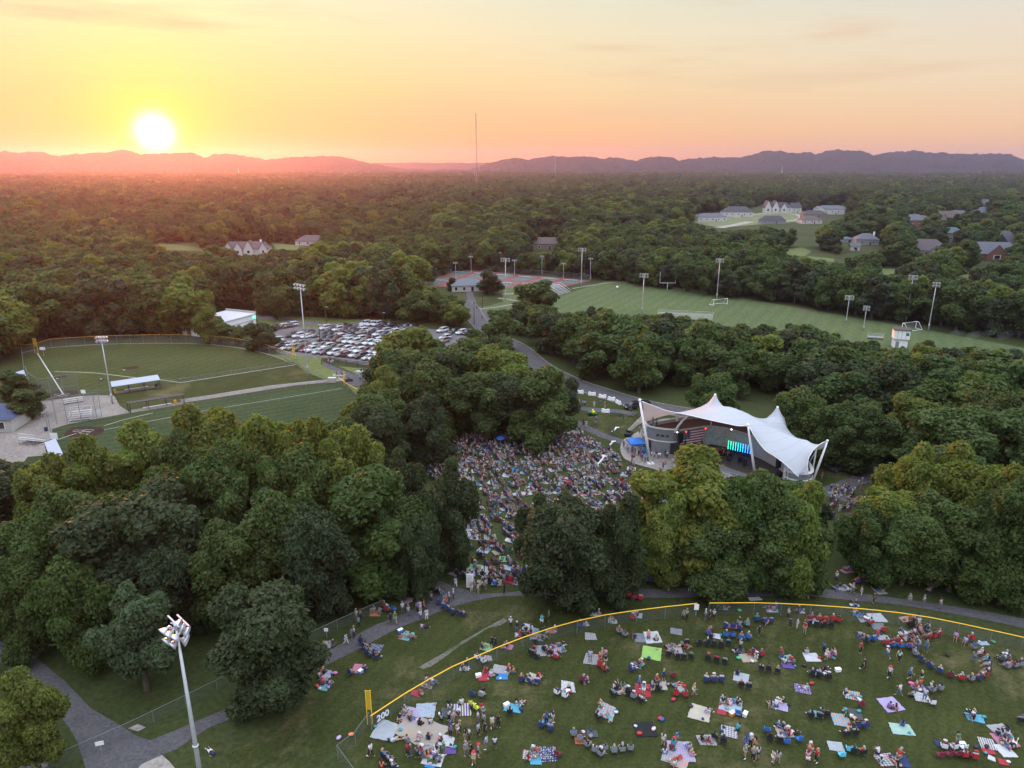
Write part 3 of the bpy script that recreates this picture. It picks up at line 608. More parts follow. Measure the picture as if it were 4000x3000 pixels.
# image polygons (on the 2212-wide survey) where the photo shows open ground, buildings or lone trees
OPEN = [
 [(-200, 800), (-200, 1000), (100, 995), (135, 980), (180, 965), (240, 950), (290, 930), (340, 918), (390, 900), (430, 882), (470, 885), (520, 900), (640, 908), (700, 900), (765, 895), (762, 850), (785, 815), (800, 790), (803, 757), (825, 728), (860, 710), (900, 706), (935, 712), (960, 735), (1015, 742), (1018, 712), (960, 706), (880, 700), (800, 690), (690, 686), (600, 686), (565, 680), (555, 668), (500, 668), (450, 680), (465, 708), (540, 712), (575, 712), (590, 745), (540, 748), (470, 736), (370, 726), (200, 730), (95, 738), (45, 748), (30, 790)],
 [(905, 608), (930, 598), (1000, 582), (1090, 590), (1280, 603), (1400, 618), (1560, 643), (1700, 658), (1860, 685), (2050, 714), (2300, 748), (2300, 765), (2130, 745), (2050, 745), (1990, 730), (1960, 755), (1925, 752), (1880, 728), (1830, 724), (1790, 705), (1750, 692), (1700, 697), (1640, 705), (1600, 700), (1530, 690), (1490, 684), (1430, 674), (1400, 676), (1340, 672), (1300, 656), (1270, 664), (1200, 668), (1180, 650), (1110, 655), (1085, 670), (1060, 680), (1062, 690), (1040, 715), (1022, 700), (1015, 650), (985, 630), (940, 618)],
 [(1105, 735), (1170, 765), (1240, 812), (1300, 838), (1395, 860), (1400, 885), (1250, 850), (1235, 832), (1130, 765)],
 [(1238, 840), (1385, 862), (1400, 852), (1545, 840), (1600, 870), (1680, 868), (1760, 925), (1800, 945), (1790, 1045), (1700, 1045), (1640, 1045), (1600, 1000), (1560, 990), (1510, 995), (1470, 1010), (1470, 1040), (1400, 1100), (1340, 1098), (1290, 1130), (1240, 1120), (1215, 1095), (1150, 1090), (1130, 1110), (1128, 1260), (1025, 1255), (1022, 1050), (970, 1005), (905, 1020), (898, 950), (960, 935), (1100, 918), (1235, 922)],
 [(1790, 1040), (1870, 1045), (1900, 1030), (1945, 1000), (1960, 978), (1880, 955), (1890, 1010), (1870, 1070), (1850, 1100), (1830, 1180), (1860, 1270), (2212, 1300), (1800, 1290), (1790, 1180)],
 [(-400, 1385), (0, 1385), (170, 1440), (170, 1290), (420, 1250), (700, 1260), (860, 1210), (940, 1210), (1030, 1250), (1400, 1262), (1790, 1250), (2700, 1250), (2700, 2400), (-400, 2400)],
 [(340, 525), (440, 525), (440, 545), (340, 540)], [(480, 532), (578, 536), (578, 549), (480, 547)], [(580, 523), (650, 527), (650, 540), (580, 535)], [(655, 517), (692, 517), (692, 524), (655, 524)],
 [(1150, 525), (1200, 525), (1200, 542), (1150, 542)], [(1500, 460), (1600, 455), (1655, 440), (1730, 440), (1735, 460), (1770, 448), (1830, 450), (1820, 472), (1740, 488), (1700, 480), (1560, 500), (1500, 480)],
 [(1690, 535), (1750, 530), (1780, 545), (1850, 560), (1840, 570), (1770, 560), (1690, 545)], [(1895, 575), (1960, 578), (1960, 590), (1900, 590)], [(2065, 588), (2115, 588), (2115, 605), (2070, 605)],
 [(1820, 525), (1900, 515), (1905, 540), (1820, 545)]]
def ellipse(u, v, a, b): return [(u + a * math.cos(t), v + b * math.sin(t)) for t in [k * math.pi / 4 for k in range(8)]]
HOUSE_OPEN = [(1983, 485, 22, 14), (2045, 468, 26, 10), (2066, 508, 0, 0), (2128, 446, 14, 8), (2137, 452, 0, 0), (2060, 513, 16, 12), (2005, 540, 34, 13), (2150, 550, 42, 22), (2170, 530, 26, 12), (2095, 470, 10, 8), (1877, 521, 8, 9), (2098, 462, 0, 0), (2132, 465, 16, 9), (1840, 430, 12, 6)]
for h in HOUSE_OPEN:
    if h[2]: OPEN.append(ellipse(h[0], h[1], h[2] * .78, h[3] * .75))
OPEN_NP = [np.array(p, float) for p in OPEN]; OPEN_BB = [(p[:, 0].min(), p[:, 1].min(), p[:, 0].max(), p[:, 1].max()) for p in OPEN_NP]
def in_poly(pts, X, Y):
    n = len(pts); ins = np.zeros(X.shape, bool); j = n - 1
    for i in range(n):
        xi, yi = pts[i]; xj, yj = pts[j]
        c = ((yi > Y) != (yj > Y)) & (X < (xj - xi) * (Y - yi) / (yj - yi + 1e-12) + xi); ins ^= c; j = i
    return ins
def np_proj(x, y, z):
    z = z - CAMH; f = y * CP - z * SP; return (2000 + F * x / f) / 1.8083, (1500 - F * (y * SP + z * CP) / f) / 1.8083, f
def blocked(x, y, r, h):
    bad = np.zeros(x.shape, bool)
    for dx, zz in [(0, h * k / 8) for k in range(9)] + [(sx * a, h * b) for sx in (-1, 1) for a, b in ((.95, .5), (.9, .35), (.9, .68), (.5, .95), (.5, .2), (.5, .5))]:
        U, V, f = np_proj(x + dx * r, y, zz); 
        for p, bb in zip(OPEN_NP, OPEN_BB):
            q = (U > bb[0]) & (U < bb[2]) & (V > bb[1]) & (V < bb[3]) & ~bad
            if q.any(): idx = np.where(q)[0]; bad[idx] |= in_poly(p, U[idx], V[idx])
    return bad
# explicit trees: (u, v of the top, crown width, all on the 2212 survey; height, kind, what sets it apart)
TREES = [
 (18, 1480, 150, 11, 'yellow', 'bright yellow-green tree at the near corner beside the drive'),
 (262, 1288, 172, 13, 'blue', 'loose blue-green tree beside the wide drive'),
 (560, 1310, 240, 14, 'dark', 'big grey-green maple behind the tall floodlight pole'),
 (785, 1028, 235, 17, 'green', 'large fresh green tree with a pointed top'), (868, 1100, 150, 13, 'green', 'lower green tree at the foot of a pointed green tree'),
 (968, 1008, 128, 17, 'dark', 'tall dark oval maple at the edge of the crowd lawn'), (862, 984, 118, 16, 'dark', 'dark maple behind a tall oval maple'),
 (905, 1130, 100, 12, 'dark', 'low dark tree under the oval maple'),
 (232, 1095, 285, 18, 'dark', 'broad dark tree in the shady grove'), (440, 995, 165, 19, 'green', 'grey-green round tree in the yellow-topped row'),
 (60, 1003, 150, 17, 'yellow', None), (170, 962, 160, 18, 'yellow', None), (282, 932, 170, 18, 'yellow', None), (428, 884, 180, 20, 'yellow', None), (545, 903, 150, 19, 'yellow', None),
 (650, 908, 150, 19, 'yellow', None), (745, 925, 150, 19, 'yellow', None), (360, 950, 130, 18, 'green', None), (500, 960, 150, 18, 'green', None), (620, 985, 170, 18, 'green', None), (725, 1000, 150, 16, 'yellow', None),
 (120, 1060, 170, 17, 'green', None), (320, 1030, 170, 17, 'green', None), (30, 1130, 150, 16, 'green', None), (120, 1230, 150, 14, 'green', None), (560, 1080, 190, 17, 'green', None), (660, 1120, 170, 15, 'dark', None), (480, 1150, 180, 15, 'green', None), (340, 1190, 150, 13, 'dark', None),
 (20, 1240, 140, 12, 'green', None),
 (880, 712, 140, 17, 'yellow', 'yellow-tinged tree beside the parked cars'), (1000, 742, 165, 17, 'green', None), (1085, 757, 165, 18, 'yellow', None), (1175, 800, 150, 17, 'green', None), (815, 888, 120, 15, 'dark', 'round dark tree at the corner of the near outfield'),
 (905, 860, 130, 15, 'dark', None), (830, 800, 90, 14, 'yellow', None), (930, 790, 140, 17, 'green', None), (1030, 808, 150, 15, 'green', None), (1120, 818, 150, 14, 'dark', None), (1195, 828, 115, 12, 'dark', None),
 (760, 870, 60, 9, 'yellow', None),
 (1222, 1103, 195, 15, 'dark', 'round dark green maple standing in the crowd'), (1172, 1072, 118, 15, 'dark', 'dark maple just behind a round green maple'), (1345, 1078, 130, 16, 'dark', 'dark oval maple between the round maple and the yellow tree'),
 (1508, 1000, 262, 18, 'yellow', 'broad bright yellow-green tree in front of the white tent'), (1448, 1078, 130, 14, 'yellow', 'pale yellow-green tree at the crowd edge'), (1605, 1048, 150, 16, 'green', 'green tree under the middle mast'),
 (1675, 1036, 165, 17, 'green', None), (1745, 1058, 150, 16, 'yellow', 'yellow-tinged tree in front of the tent edge'), (1560, 1118, 180, 12, 'green', None), (1665, 1112, 180, 12, 'green', None), (1762, 1128, 120, 11, 'green', None), (1470, 1118, 140, 10, 'yellow', None),
 (2090, 898, 230, 17, 'green', 'wide green tree with upright sprays beside the road'), (2010, 978, 150, 17, 'yellow', None), (2120, 985, 190, 18, 'yellow', None), (2190, 1010, 150, 18, 'yellow', None), (1955, 1072, 180, 13, 'yellow', None), (2070, 1085, 190, 13, 'green', None), (2170, 1100, 180, 13, 'green', None), (2240, 1050, 160, 18, 'green', None),
 (1990, 1122, 160, 11, 'green', None), (2100, 1135, 170, 11, 'green', None), (2200, 1142, 170, 11, 'green', None), (1900, 1112, 130, 11, 'green', None),
 (1056, 584, 66, 11, 'dark', 'lone round tree beside the tennis pavilion'), (1155, 610, 110, 15, 'green', 'big spreading tree at the corner of the sports field'), (1080, 675, 95, 13, 'green', None), (975, 600, 26, 6, 'dark', 'small tree left of the pavilion roof'),
 (45, 843, 88, 7.5, 'green', 'small round tree on the court beside the blue roof'), (18, 805, 78, 7.5, 'green', 'small round tree behind another at the blue roof'),
 (595, 620, 62, 13, 'green', 'lone tree beside the path behind the parking lot'), (662, 600, 85, 15, 'green', 'sparse spreading tree behind the floodlight pole'),
 (1030, 752 - 40, 50, 8, 'green', None), (555, 700, 75, 9, 'dark', 'dark bush-like tree beside the white building'), (440, 664, 60, 12, 'yellow', None), (470, 694, 62, 8, 'green', 'leafy bush-like tree before the white building'), (512, 708, 46, 6, 'green', 'low leafy bush-like tree between outfield fence and white building'),
 (1880, 880, 150, 13, 'green', None), (1550, 815, 120, 13, 'green', 'light green tree behind the left tent peak'), (1740, 850, 130, 13, 'green', 'light green tree behind the right tent peak'), (1640, 830, 120, 14, 'green', None), (1830, 880, 120, 13, 'green', None)]
def at_h(u, v, h):
    d = ray(u * 1.8083, v * 1.8083); t = (h - CAMH) / d[2]; return t * d[0], t * d[1], t
trees = []   # x, y, r, h, kind, label
for u, v, w, h, kind, lab in TREES:
    if v * 1.8083 < 700: continue
    x, y, t = at_h(u, v, h); r = w * 1.8083 / 2 / F * t * 1.02; y += r * 0.35
    trees.append((x, y, r, h, kind, lab))
# woods: scattered trees wherever the photo shows canopy
rng = np.random.RandomState(5)
def scatter(y0, y1, step, hlo, hhi, rfac):
    ny = int((y1 - y0) / step); pts = []
    for j in range(ny):
        y = y0 + j * step; w = y * 0.80 + 30; nx = int(2 * w / step)
        xs = -w + (np.arange(nx) + (j % 2) * .5) * step + rng.uniform(-.38, .38, nx) * step; ys = y + rng.uniform(-.38, .38, nx) * step
        pts.append(np.stack([xs, ys], 1))
    p = np.concatenate(pts); n = len(p); x, y = p[:, 0], p[:, 1]
    hs = hlo + (hhi - hlo) * np.clip(vnoise(x + 9000, y + 100, 55, 4) * .7 + rng.rand(n) * .5 - .1, 0, 1)
    r = hs * rfac * rng.uniform(.85, 1.2, n); ok = ~blocked(x, y, r, hs)
    for k in (0.72, 0.5):
        idx = np.where(~ok)[0]; h2, r2 = hs[idx] * k, r[idx] * (k + .08); good = ~blocked(x[idx], y[idx], r2, h2)
        gi = idx[good]; hs[gi] = h2[good]; r[gi] = r2[good]; ok[gi] = True
    return x[ok], y[ok], r[ok], hs[ok]
E_ = np.array([(t[0], t[1], t[2]) for t in trees])
near_s = [scatter(56, 300, 7.2, 11, 20, .42), scatter(300, 520, 8.0, 10, 21, .44)]
for (x, y, r, h) in near_s:
    d = np.sqrt((x[:, None] - E_[None, :, 0]) ** 2 + (y[:, None] - E_[None, :, 1]) ** 2); okk = (d > (E_[None, :, 2] * 0.85 + r[:, None] * .45)).all(1)
    for a, b, c, e in zip(x[okk], y[okk], r[okk], h[okk]):
        q = rng.rand(); left = a < -20 and b < 190
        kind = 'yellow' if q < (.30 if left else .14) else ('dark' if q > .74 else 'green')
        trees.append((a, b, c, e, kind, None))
# never let a crown stand in the bandshell, on the plaza, the roads or the fields
def clear_of(x, y, r):
    if math.dist((x, y), (42, 130)) < 16 + r * .6: return False
    for q in rc[::3]:
        if math.dist((x, y), q) < 3.6 + r * .35: return False
    return True
trees = [t for t in trees if t[5] or clear_of(t[0], t[1], t[2])]
def seen(t):
    u, v, f = proj(t[0], t[1], t[3] * .6); m_ = t[2] / f * F
    return (-m_ < u < 4000 + m_ and v - m_ < 3000)
vis = [t for t in trees if seen(t)]; vis.sort(key=lambda t: (0 if t[5] else 1, -(t[2] / proj(*t[:2], t[3])[2])))
IND, REST = vis[:296], vis[296:] + [t for t in trees if not seen(t)]
ZONES = [(lambda x, y: y > 300 and x < -20, 'in the woods beyond the parking lot'), (lambda x, y: y > 255 and x >= -20, 'in the tree line beyond the sports field'),
         (lambda x, y: y > 200 and x < -20, 'in the woods behind the ball fields'), (lambda x, y: x < -35 and y > 110, 'in the row below the near ball field'), (lambda x, y: x < -12 and y < 115, 'in the shady grove by the drive'),
         (lambda x, y: x < 22 and y > 120, 'between the parking lot and the crowd'), (lambda x, y: x > 18 and y > 138, 'in the wood behind the bandshell'),
         (lambda x, y: x > 50, 'in the grove beyond the crowd'), (lambda x, y: True, 'in the grove before the bandshell')]
KN = {'green': 'green', 'dark': 'dark green', 'yellow': 'yellow-green', 'blue': 'blue-green'}
tree_obs = []
rr = random.Random(11)
for i, (x, y, r, h, kind, lab) in enumerate(IND):
    dist = math.hypot(x, y); bank = NEAR if dist < 165 else MID
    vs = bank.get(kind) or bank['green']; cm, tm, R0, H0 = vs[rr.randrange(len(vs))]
    zone = next(z for f_, z in ZONES if f_(x, y)); rel = r / 5.2
    size = 'tall' if h > 16.5 else ('low' if h < 11.5 else 'mid-sized')
    o = empty('tree', (x, y, 0), rr.uniform(0, 6.28), lab or f'{size} {KN[kind]} tree {zone}', 'tree', 'trees ' + zone)
    o.scale = (r / R0, r / R0 * rr.uniform(.94, 1.06), h / H0)
    c = link('crown', cm, o); k = rr.uniform(.86, 1.16); c.color = (k * rr.uniform(.93, 1.07), k, k * rr.uniform(.9, 1.1), 1)
    link('trunk', tm, o); tree_obs.append(o)
uniquify(tree_obs)

# the forest that nobody could count: one object, instanced by geometry nodes
def forest(name, label, P_, meshes):
    pos = np.array([(p[0], p[1], p[2]) for p in P_], dtype=np.float32); me = bpy.data.meshes.new(name)
    me.vertices.add(len(pos)); me.vertices.foreach_set('co', pos.ravel())
    a = me.attributes.new('tree_scale', 'FLOAT_VECTOR', 'POINT'); a.data.foreach_set('vector', np.array([p[3] for p in P_], dtype=np.float32).ravel())
    a = me.attributes.new('tree_turn', 'FLOAT_VECTOR', 'POINT'); a.data.foreach_set('vector', np.array([(0, 0, p[4]) for p in P_], dtype=np.float32).ravel())
    a = me.attributes.new('tree_kind', 'INT', 'POINT'); a.data.foreach_set('value', np.array([p[5] for p in P_], dtype=np.int32))
    o = link(name, me); tag(o, label, kind='stuff')
    ng = bpy.data.node_groups.new(name, 'GeometryNodeTree'); ng.interface.new_socket('Geometry', in_out='INPUT', socket_type='NodeSocketGeometry'); ng.interface.new_socket('Geometry', in_out='OUTPUT', socket_type='NodeSocketGeometry')
    N = ng.nodes; L = ng.links; gi = N.new('NodeGroupInput'); go = N.new('NodeGroupOutput')
    src = bpy.data.collections.new(name + '_kinds')
    for i, m_ in enumerate(meshes):
        so = bpy.data.objects.new('%s_kind_%02d' % (name, i), m_); src.objects.link(so)
    ci = N.new('GeometryNodeCollectionInfo'); ci.inputs['Collection'].default_value = src; ci.inputs['Separate Children'].default_value = True; ci.inputs['Reset Children'].default_value = True
    ip = N.new('GeometryNodeInstanceOnPoints'); ip.inputs['Pick Instance'].default_value = True
    def attr(nm, ty):
        n = N.new('GeometryNodeInputNamedAttribute'); n.data_type = ty; n.inputs[0].default_value = nm; return n.outputs[0]
    L.new(gi.outputs[0], ip.inputs['Points']); L.new(ci.outputs[0], ip.inputs['Instance']); L.new(attr('tree_kind', 'INT'), ip.inputs['Instance Index'])
    L.new(attr('tree_turn', 'FLOAT_VECTOR'), ip.inputs['Rotation']); L.new(attr('tree_scale', 'FLOAT_VECTOR'), ip.inputs['Scale']); L.new(ip.outputs[0], go.inputs[0])
    md = o.modifiers.new('woods', 'NODES'); md.node_group = ng
    return o
kinds = [v[0] for k in ('green', 'dark', 'yellow') for v in MID[k]]; kb = {'green': (0, 1, 2), 'dark': (3, 4), 'yellow': (5,), 'blue': (0,)}
FP = []
for x, y, r, h, kind, lab in REST:
    FP.append((x, y, 0, (r / 5.5, r / 5.5, h / 15), rr.uniform(0, 6.28), rr.choice(kb[kind])))
for (y0, y1, st, far) in ((520, 1100, 9.5, False), (1100, 3900, 13.5, True)):
    x, y, r, h = scatter(y0, y1, st, 8, 22 if not far else 21, .46)
    big = 1 + .45 * np.clip(rng.rand(len(x)) - .72, 0, 1) / .28 + .25 * (vnoise(x + 3000, y, 90, 15) - .5); r = r * big; h = h * np.sqrt(big) * (1 + .15 * (rng.rand(len(x)) - .5))
    keep = rng.rand(len(x)) > (vnoise(x + 5000, y, 130, 8) > .80) * .92; tone = vnoise(x + 7000, y, 210, 12)
    for a, b, c, e, q, tn in zip(x[keep], y[keep], r[keep], h[keep], rng.rand(keep.sum()), tone[keep]):
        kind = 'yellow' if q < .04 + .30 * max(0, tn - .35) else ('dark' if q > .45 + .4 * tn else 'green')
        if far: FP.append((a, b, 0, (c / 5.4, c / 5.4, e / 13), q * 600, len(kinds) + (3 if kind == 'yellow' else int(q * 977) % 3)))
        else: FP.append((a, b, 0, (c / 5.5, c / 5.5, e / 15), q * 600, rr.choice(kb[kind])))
forest('forest', 'endless wooded plain reaching to the hills', FP, kinds + FARV)
print('trees', len(IND), 'forest', len(FP))
# ------------------------------------------------------------------ materials for built things
M['white'] = mat('white_membrane', (0.76, 0.77, 0.80), 0.55, noise=0.04, nscale=0.8)
M['wpaint'] = mat('white_paint', (0.74, 0.74, 0.74), 0.5, noise=0.05)
M['steel'] = mat('galvanised_steel', (0.42, 0.44, 0.46), 0.45, 0.5, noise=0.12)
M['alu'] = mat('aluminium', (0.62, 0.63, 0.65), 0.35, 0.6, noise=0.08)
M['dark'] = mat('dark_metal', (0.03, 0.03, 0.032), 0.5, noise=0.2)
M['black'] = mat('black_cloth', (0.012, 0.012, 0.014), 0.8, noise=0.2)
M['wallgrey'] = mat('grey_render', (0.20, 0.21, 0.22), 0.85, noise=0.10, nscale=0.8)
M['wallpale'] = mat('pale_render', (0.42, 0.40, 0.37), 0.85, noise=0.10, nscale=0.8)
M['deck'] = mat('stage_floor', (0.055, 0.045, 0.040), 0.7, noise=0.2)
M['roofdeck'] = mat('brown_roof_deck', (0.10, 0.060, 0.042), 0.9, noise=0.25, nscale=2)
M['yellow'] = mat('yellow_cap', (0.80, 0.46, 0.03), 0.5, noise=0.06)
M['wood'] = mat('dark_wood', (0.05, 0.038, 0.032), 0.8, noise=0.25)
M['chain'] = mesh_fence_mat('chain_link', (0.20, 0.215, 0.21), 0.16); M['postgrey'] = mat('weathered_post', (0.20, 0.21, 0.215), 0.6, 0.3)
M['chain2'] = mesh_fence_mat('yellow_screen', (0.72, 0.50, 0.05), 0.75)
M['navy'] = mat('navy', (0.02, 0.025, 0.09), 0.8)
M['redc'] = mat('red_cloth', (0.38, 0.03, 0.04), 0.8)
M['blue'] = mat('blue_cloth', (0.03, 0.16, 0.50), 0.7, noise=0.1)
M['glass'] = mat('window_glass', (0.02, 0.024, 0.03), 0.12, spec=0.8, noise=0.05)
M['any'] = mat('painted', (1, 1, 1), 0.6, objcol=True, noise=0.08)
M['cloth'] = mat('cloth', (1, 1, 1), 0.9, objcol=True, noise=0.10, nscale=5)
M['lamp'] = mat('lamp_reflector', (0.55, 0.56, 0.60), 0.25, 0.4, noise=0.05)
def emis(name, c, s):
    m, N, L, b = new_mat(name); b.inputs['Base Color'].default_value = (*c, 1); b.inputs['Emission Color'].default_value = (*c, 1); b.inputs['Emission Strength'].default_value = s; return m

# ------------------------------------------------------------------ floodlight poles
def lamp_head(mb, p, d, r=.42, seg=10, mi=0):
    """a conical floodlight opening along d"""
    d = Vector(d).normalized(); a = d.cross(Vector((0, 0, 1))).normalized(); b = a.cross(d); n0 = len(mb.v)
    prof = [(0.0, .10), (.05, .16), (.30, .34), (.52, .50), (.50, .47), (.22, .26), (.12, 0.02)]
    for (t, q) in prof:
        for k in range(seg):
            w = 2 * math.pi * k / seg; v = Vector(p) + d * t * r * 2 + (a * math.cos(w) + b * math.sin(w)) * q * r * 2; mb.v.append(tuple(v))
    for i in range(len(prof) - 1):
        for k in range(seg):
            k2 = (k + 1) % seg; mb.f.append([n0 + i * seg + k, n0 + i * seg + k2, n0 + (i + 1) * seg + k2, n0 + (i + 1) * seg + k]); mb.m.append(mi)
    return mb
def flood_pole(base, H, rows, aim, label, group, detail=True, width=2.4, back=False, r0=.20):
    o = empty('floodlight_pole', (*base, 0), 0, label, 'floodlight', group)
    MB().tube([(0, 0, 0), (0, 0, H * .12), (0, 0, H * .5), (0, 0, H)], [r0, r0 * .95, r0 * .75, r0 * .5], 8).build('pole', M['steel'], o, True)
    MB().tube([(0, 0, H * .105), (0, 0, H * .115), (0, 0, H * .155), (0, 0, H * .16)], [r0 * .9, r0 * 1.35, r0 * 1.35, r0 * .8], 8).build('collar', M['steel'], o, True)
    ca, sa = math.cos(aim), math.sin(aim)           # aim = heading of the light; the bar runs across it
    for j in range(rows):
        z = H + .1 - j * .95 if not back else H + .1 - j * 0.9
        MB().box((0, 0, z), (width, .12, .12), aim + math.pi / 2).build('crossarm', M['steel'], o)
        n = 3 if width < 3 else 4
        for k in range(n):
            t = (k - (n - 1) / 2) * width / n * 1.12; x, y = -sa * t, ca * t
            for sgn in ((1, -1) if back else (1,)):
                mb = MB(); q = (x + ca * .22 * sgn, y + sa * .22 * sgn, z - .12)
                mb.tube([(x, y, z), q], .06, 5); lamp_head(mb, q, (ca * sgn, sa * sgn, -.75), .38 if detail else .42)
                mb.build('lamp', M['lamp'], o, True)
    return o
def pole_from(bu, bv, tu, tv, rows, aim, label, group, **k):
    x, y = g(bu, bv); _, _, H = hy(tu, tv, y); return flood_pole((x, y), H, rows, aim, label, group, **k)
G1 = 'floodlight poles round the ball fields'; G2 = 'floodlight poles along the sports field'; G3 = 'light poles round the tennis courts'
_x, _y, _H = hy(690, 2462, 50)
near = empty('floodlight_pole', (_x, _y, 0), 0, 'tall floodlight pole with nine lamps standing nearest by the drive', 'floodlight', G1)
MB().tube([(0, 0, 0), (0, 0, 6), (0, 0, _H)], [.22, .20, .105], 12).build('pole', M['steel'], near, True)
for zz in (7.3, 3.6): MB().tube([(0, 0, zz), (0, 0, zz + .12), (0, 0, zz + .14), (0, 0, zz + .2)], [.20, .29, .29, .20], 10).build('collar', M['steel'], near, True)
for c, w in (((-.45, .55, _H + .45), 1.0), ((.35, .55, _H + .55), 1.0)):
    MB().box(c, (3.0 * .75, .12, .10), -0.75).build('crossarm', M['steel'], near)
MB().box((-.1, .2, _H + .15), (1.1, .1, .1), .4).build('crossarm', M['steel'], near)
MB().box((-.05, .35, _H + .3), (.16, .9, .45)).build('bracket', M['steel'], near)
for (px, py, side) in ((318, 560, 0), (470, 665, 0), (690, 770, 0), (430, 870, 0), (620, 985, 0), (780, 320, 1), (915, 430, 1), (1050, 570, 1), (1020, 830, 1)):
    X, Y_, Z = hy(600 + px * .1206, 2400 + py * .1206, _y + (.55 if side else -.5) * .6)
    d = (-.55, -.62, -.42) if not side else (.9, .05, -.30)
    p = Vector((X - _x, Y_ - _y, Z)); p = p - Vector(d).normalized() * .35
    mb = MB(); lamp_head(mb, p, d, .52 if side else .48, 16)
    mb.tube([tuple(p), tuple(p - Vector(d).normalized() * .22), tuple(p * .55 + Vector((0, .3, _H + .35)) * .45)], [.12, .09, .05], 6)
    mb.build('lamp', M['lamp'], near, True)
pole_from(1205, 1485, 1165, 1112, 2, -2.3, 'floodlight pole at the far corner of the near outfield by the lot', G1, width=5.0)
pole_from(440, 1578, 405, 1316, 2, -1.6, 'floodlight pole beside the long blue-grey dugout roof', G1, width=2.6, back=True)
for b, t, rw, w, lab in (((2799, 1172), (2810, 1012), 2, 3.4, 'floodlight pole beside the middle soccer goal'), ((3304, 1262), (3310, 1156), 2, 3.0, 'floodlight pole just in front of the right goalpost'),
                         ((3372, 1290), (3392, 1197), 2, 2.2, 'short floodlight pole rising over the near tree tops'), ((3537, 1262), (3558, 1077), 2, 3.0, 'tall floodlight pole at the right soccer goal'),
                         ((3625, 1295), (3658, 1105), 2, 2.4, 'floodlight pole standing alone right of the right soccer goal'), ((2508, 1225), (2517, 1070), 2, 3.4, 'floodlight pole left of the roofed stand, above the trees'),
                         ((2270, 1122), (2276, 970), 2, 4.0, 'tallest floodlight pole between tennis courts and sports field'), ((1975, 1170), (1976, 1010), 2, 4.2, 'floodlight pole on the grass right of the round tree')):
    pole_from(*b, *t, rw, -1.9, lab, G2, width=w)
k2 = crop(2); nth = 0
for b, t in (((938, 352), (935, 232)), ((1219, 385), (1219, 255)), ((1540, 420), (1540, 270)), ((1362, 420), (1362, 303)), ((1038, 388), (1040, 282)), ((750, 375), (748, 258)), ((672, 335), (668, 205)), ((512, 400), (507, 287)), ((432, 422), (428, 330)), ((648, 415), (642, 298)), ((480, 370), (482, 228))):
    nth += 1
    o = pole_from(*k2(*b), *k2(*t), 1, -1.7, 'slim light pole at the red and green tennis courts', G3, width=2.2, r0=.14, detail=False)
for b, t, lab in (((680, 300), (675, 120), 'wooden lamp post behind the lot, left'), ((1228, 312), (1220, 175), 'wooden lamp post at the back edge of the parking lot'), ((1817, 338), (1812, 222), 'wooden lamp post at the right end of the parking lot'), ((618, 492), (605, 292), 'thin lamp post among the parked cars')):
    k = crop(9); x, y = g(*k(*b)); H = hy(*k(*t), y)[2]; o = empty('lamp_post', (x, y, 0), 0, lab, 'lamp post', 'lamp posts of the parking lot')
    MB().tube([(0, 0, 0), (0, 0, H)], [.16, .11], 7).build('pole', M['wood'], o); MB().box((.3, -.1, H), (.9, .35, .14)).build('lamp', M['alu'], o)
for b, t, lab in (((826, 600), (825, 485), 'bare wooden pole beside the round tree'), ((770, 710), (770, 590), 'thin post beside the road to the courts')):
    x, y = g(*k2(*b)); H = hy(*k2(*t), y)[2]; tag(MB().tube([(0, 0, 0), (0, 0, H)], [.15, .1], 7).build('utility_pole', M['wood']), lab, 'pole').location = (x, y, 0)
x, y = g(*crop(5)(722, 1190)); H = hy(*crop(5)(720, 940), y)[2]; o = empty('lamp_post', (x, y, 0), 0, 'slim dark lamp post on the lawn beside the white blanket', 'lamp post')
MB().tube([(0, 0, 0), (0, 0, H)], [.08, .06], 8).build('pole', M['dark'], o); MB().box((0, 0, H), (.9, .25, .1)).build('lamp', M['dark'], o)

# ------------------------------------------------------------------ fences
def fence(name, pts, H, label, cap=None, gap=3.0, group=None, capr=.058, smooth=True, bottom=True):
    pl = densify(pts, gap, smooth=smooth); o = empty(name, (*pl[0][:2], 0), 0, label, 'fence', group); ox, oy = pl[0][:2]
    q = [(p[0] - ox, p[1] - oy) for p in pl]
    mb = MB()
    for a, b in zip(q, q[1:]): mb.poly([(*a, .05), (*b, .05), (*b, H), (*a, H)])
    mb.build('mesh_panel', M['chain'], o)
    post = MB().tube([(0, 0, 0), (0, 0, H + .02)], .03, 6).mesh('post', [M['postgrey']])
    for a in q[:100]: link('post', post, o).location = (*a, 0)
    if cap: MB().tube([(*a, H + .03) for a in q], capr, 8).build('cap', M[cap], o)
    else: MB().tube([(*a, H) for a in q], .022, 5).build('rail', M['postgrey'], o)
    return o
T6 = lambda *p: [g(*crop(6)(*q), 1.85) for q in p]; T7 = lambda *p: [g(*crop(7)(*q), 1.85) for q in p]
fence('outfield_fence', T6((390, 942), (600, 805), (900, 635), (1170, 520), (1500, 400), (1840, 318), (2212, 268)) + T7((195, 247)), 1.8, 'chain-link outfield fence with bright yellow cap curving up from the foul pole', 'yellow', 3.2)
fence('outfield_fence', T7((270, 245), (550, 243), (900, 257), (1280, 287), (1640, 335), (2212, 457), (2700, 570)), 1.8, 'chain-link outfield fence with yellow cap beyond the gate gap', 'yellow', 3.2)
fence('side_fence', [g(1444, 2838), g(*crop(6)(300, 1130)), g(*crop(6)(190, 1215)), g(*crop(6)(300, 1370)), g(1600, 3300)], 1.8, 'plain chain-link fence turning the corner at the foul pole', gap=2.6, smooth=False)
fence('park_fence', [g(100, 3060), g(190, 3010), g(484, 2880), g(850, 2700), g(1196, 2520), g(1411, 2420), g(1500, 2382)], 1.5, 'low chain-link fence crossing the drive and following the path', gap=3.0)
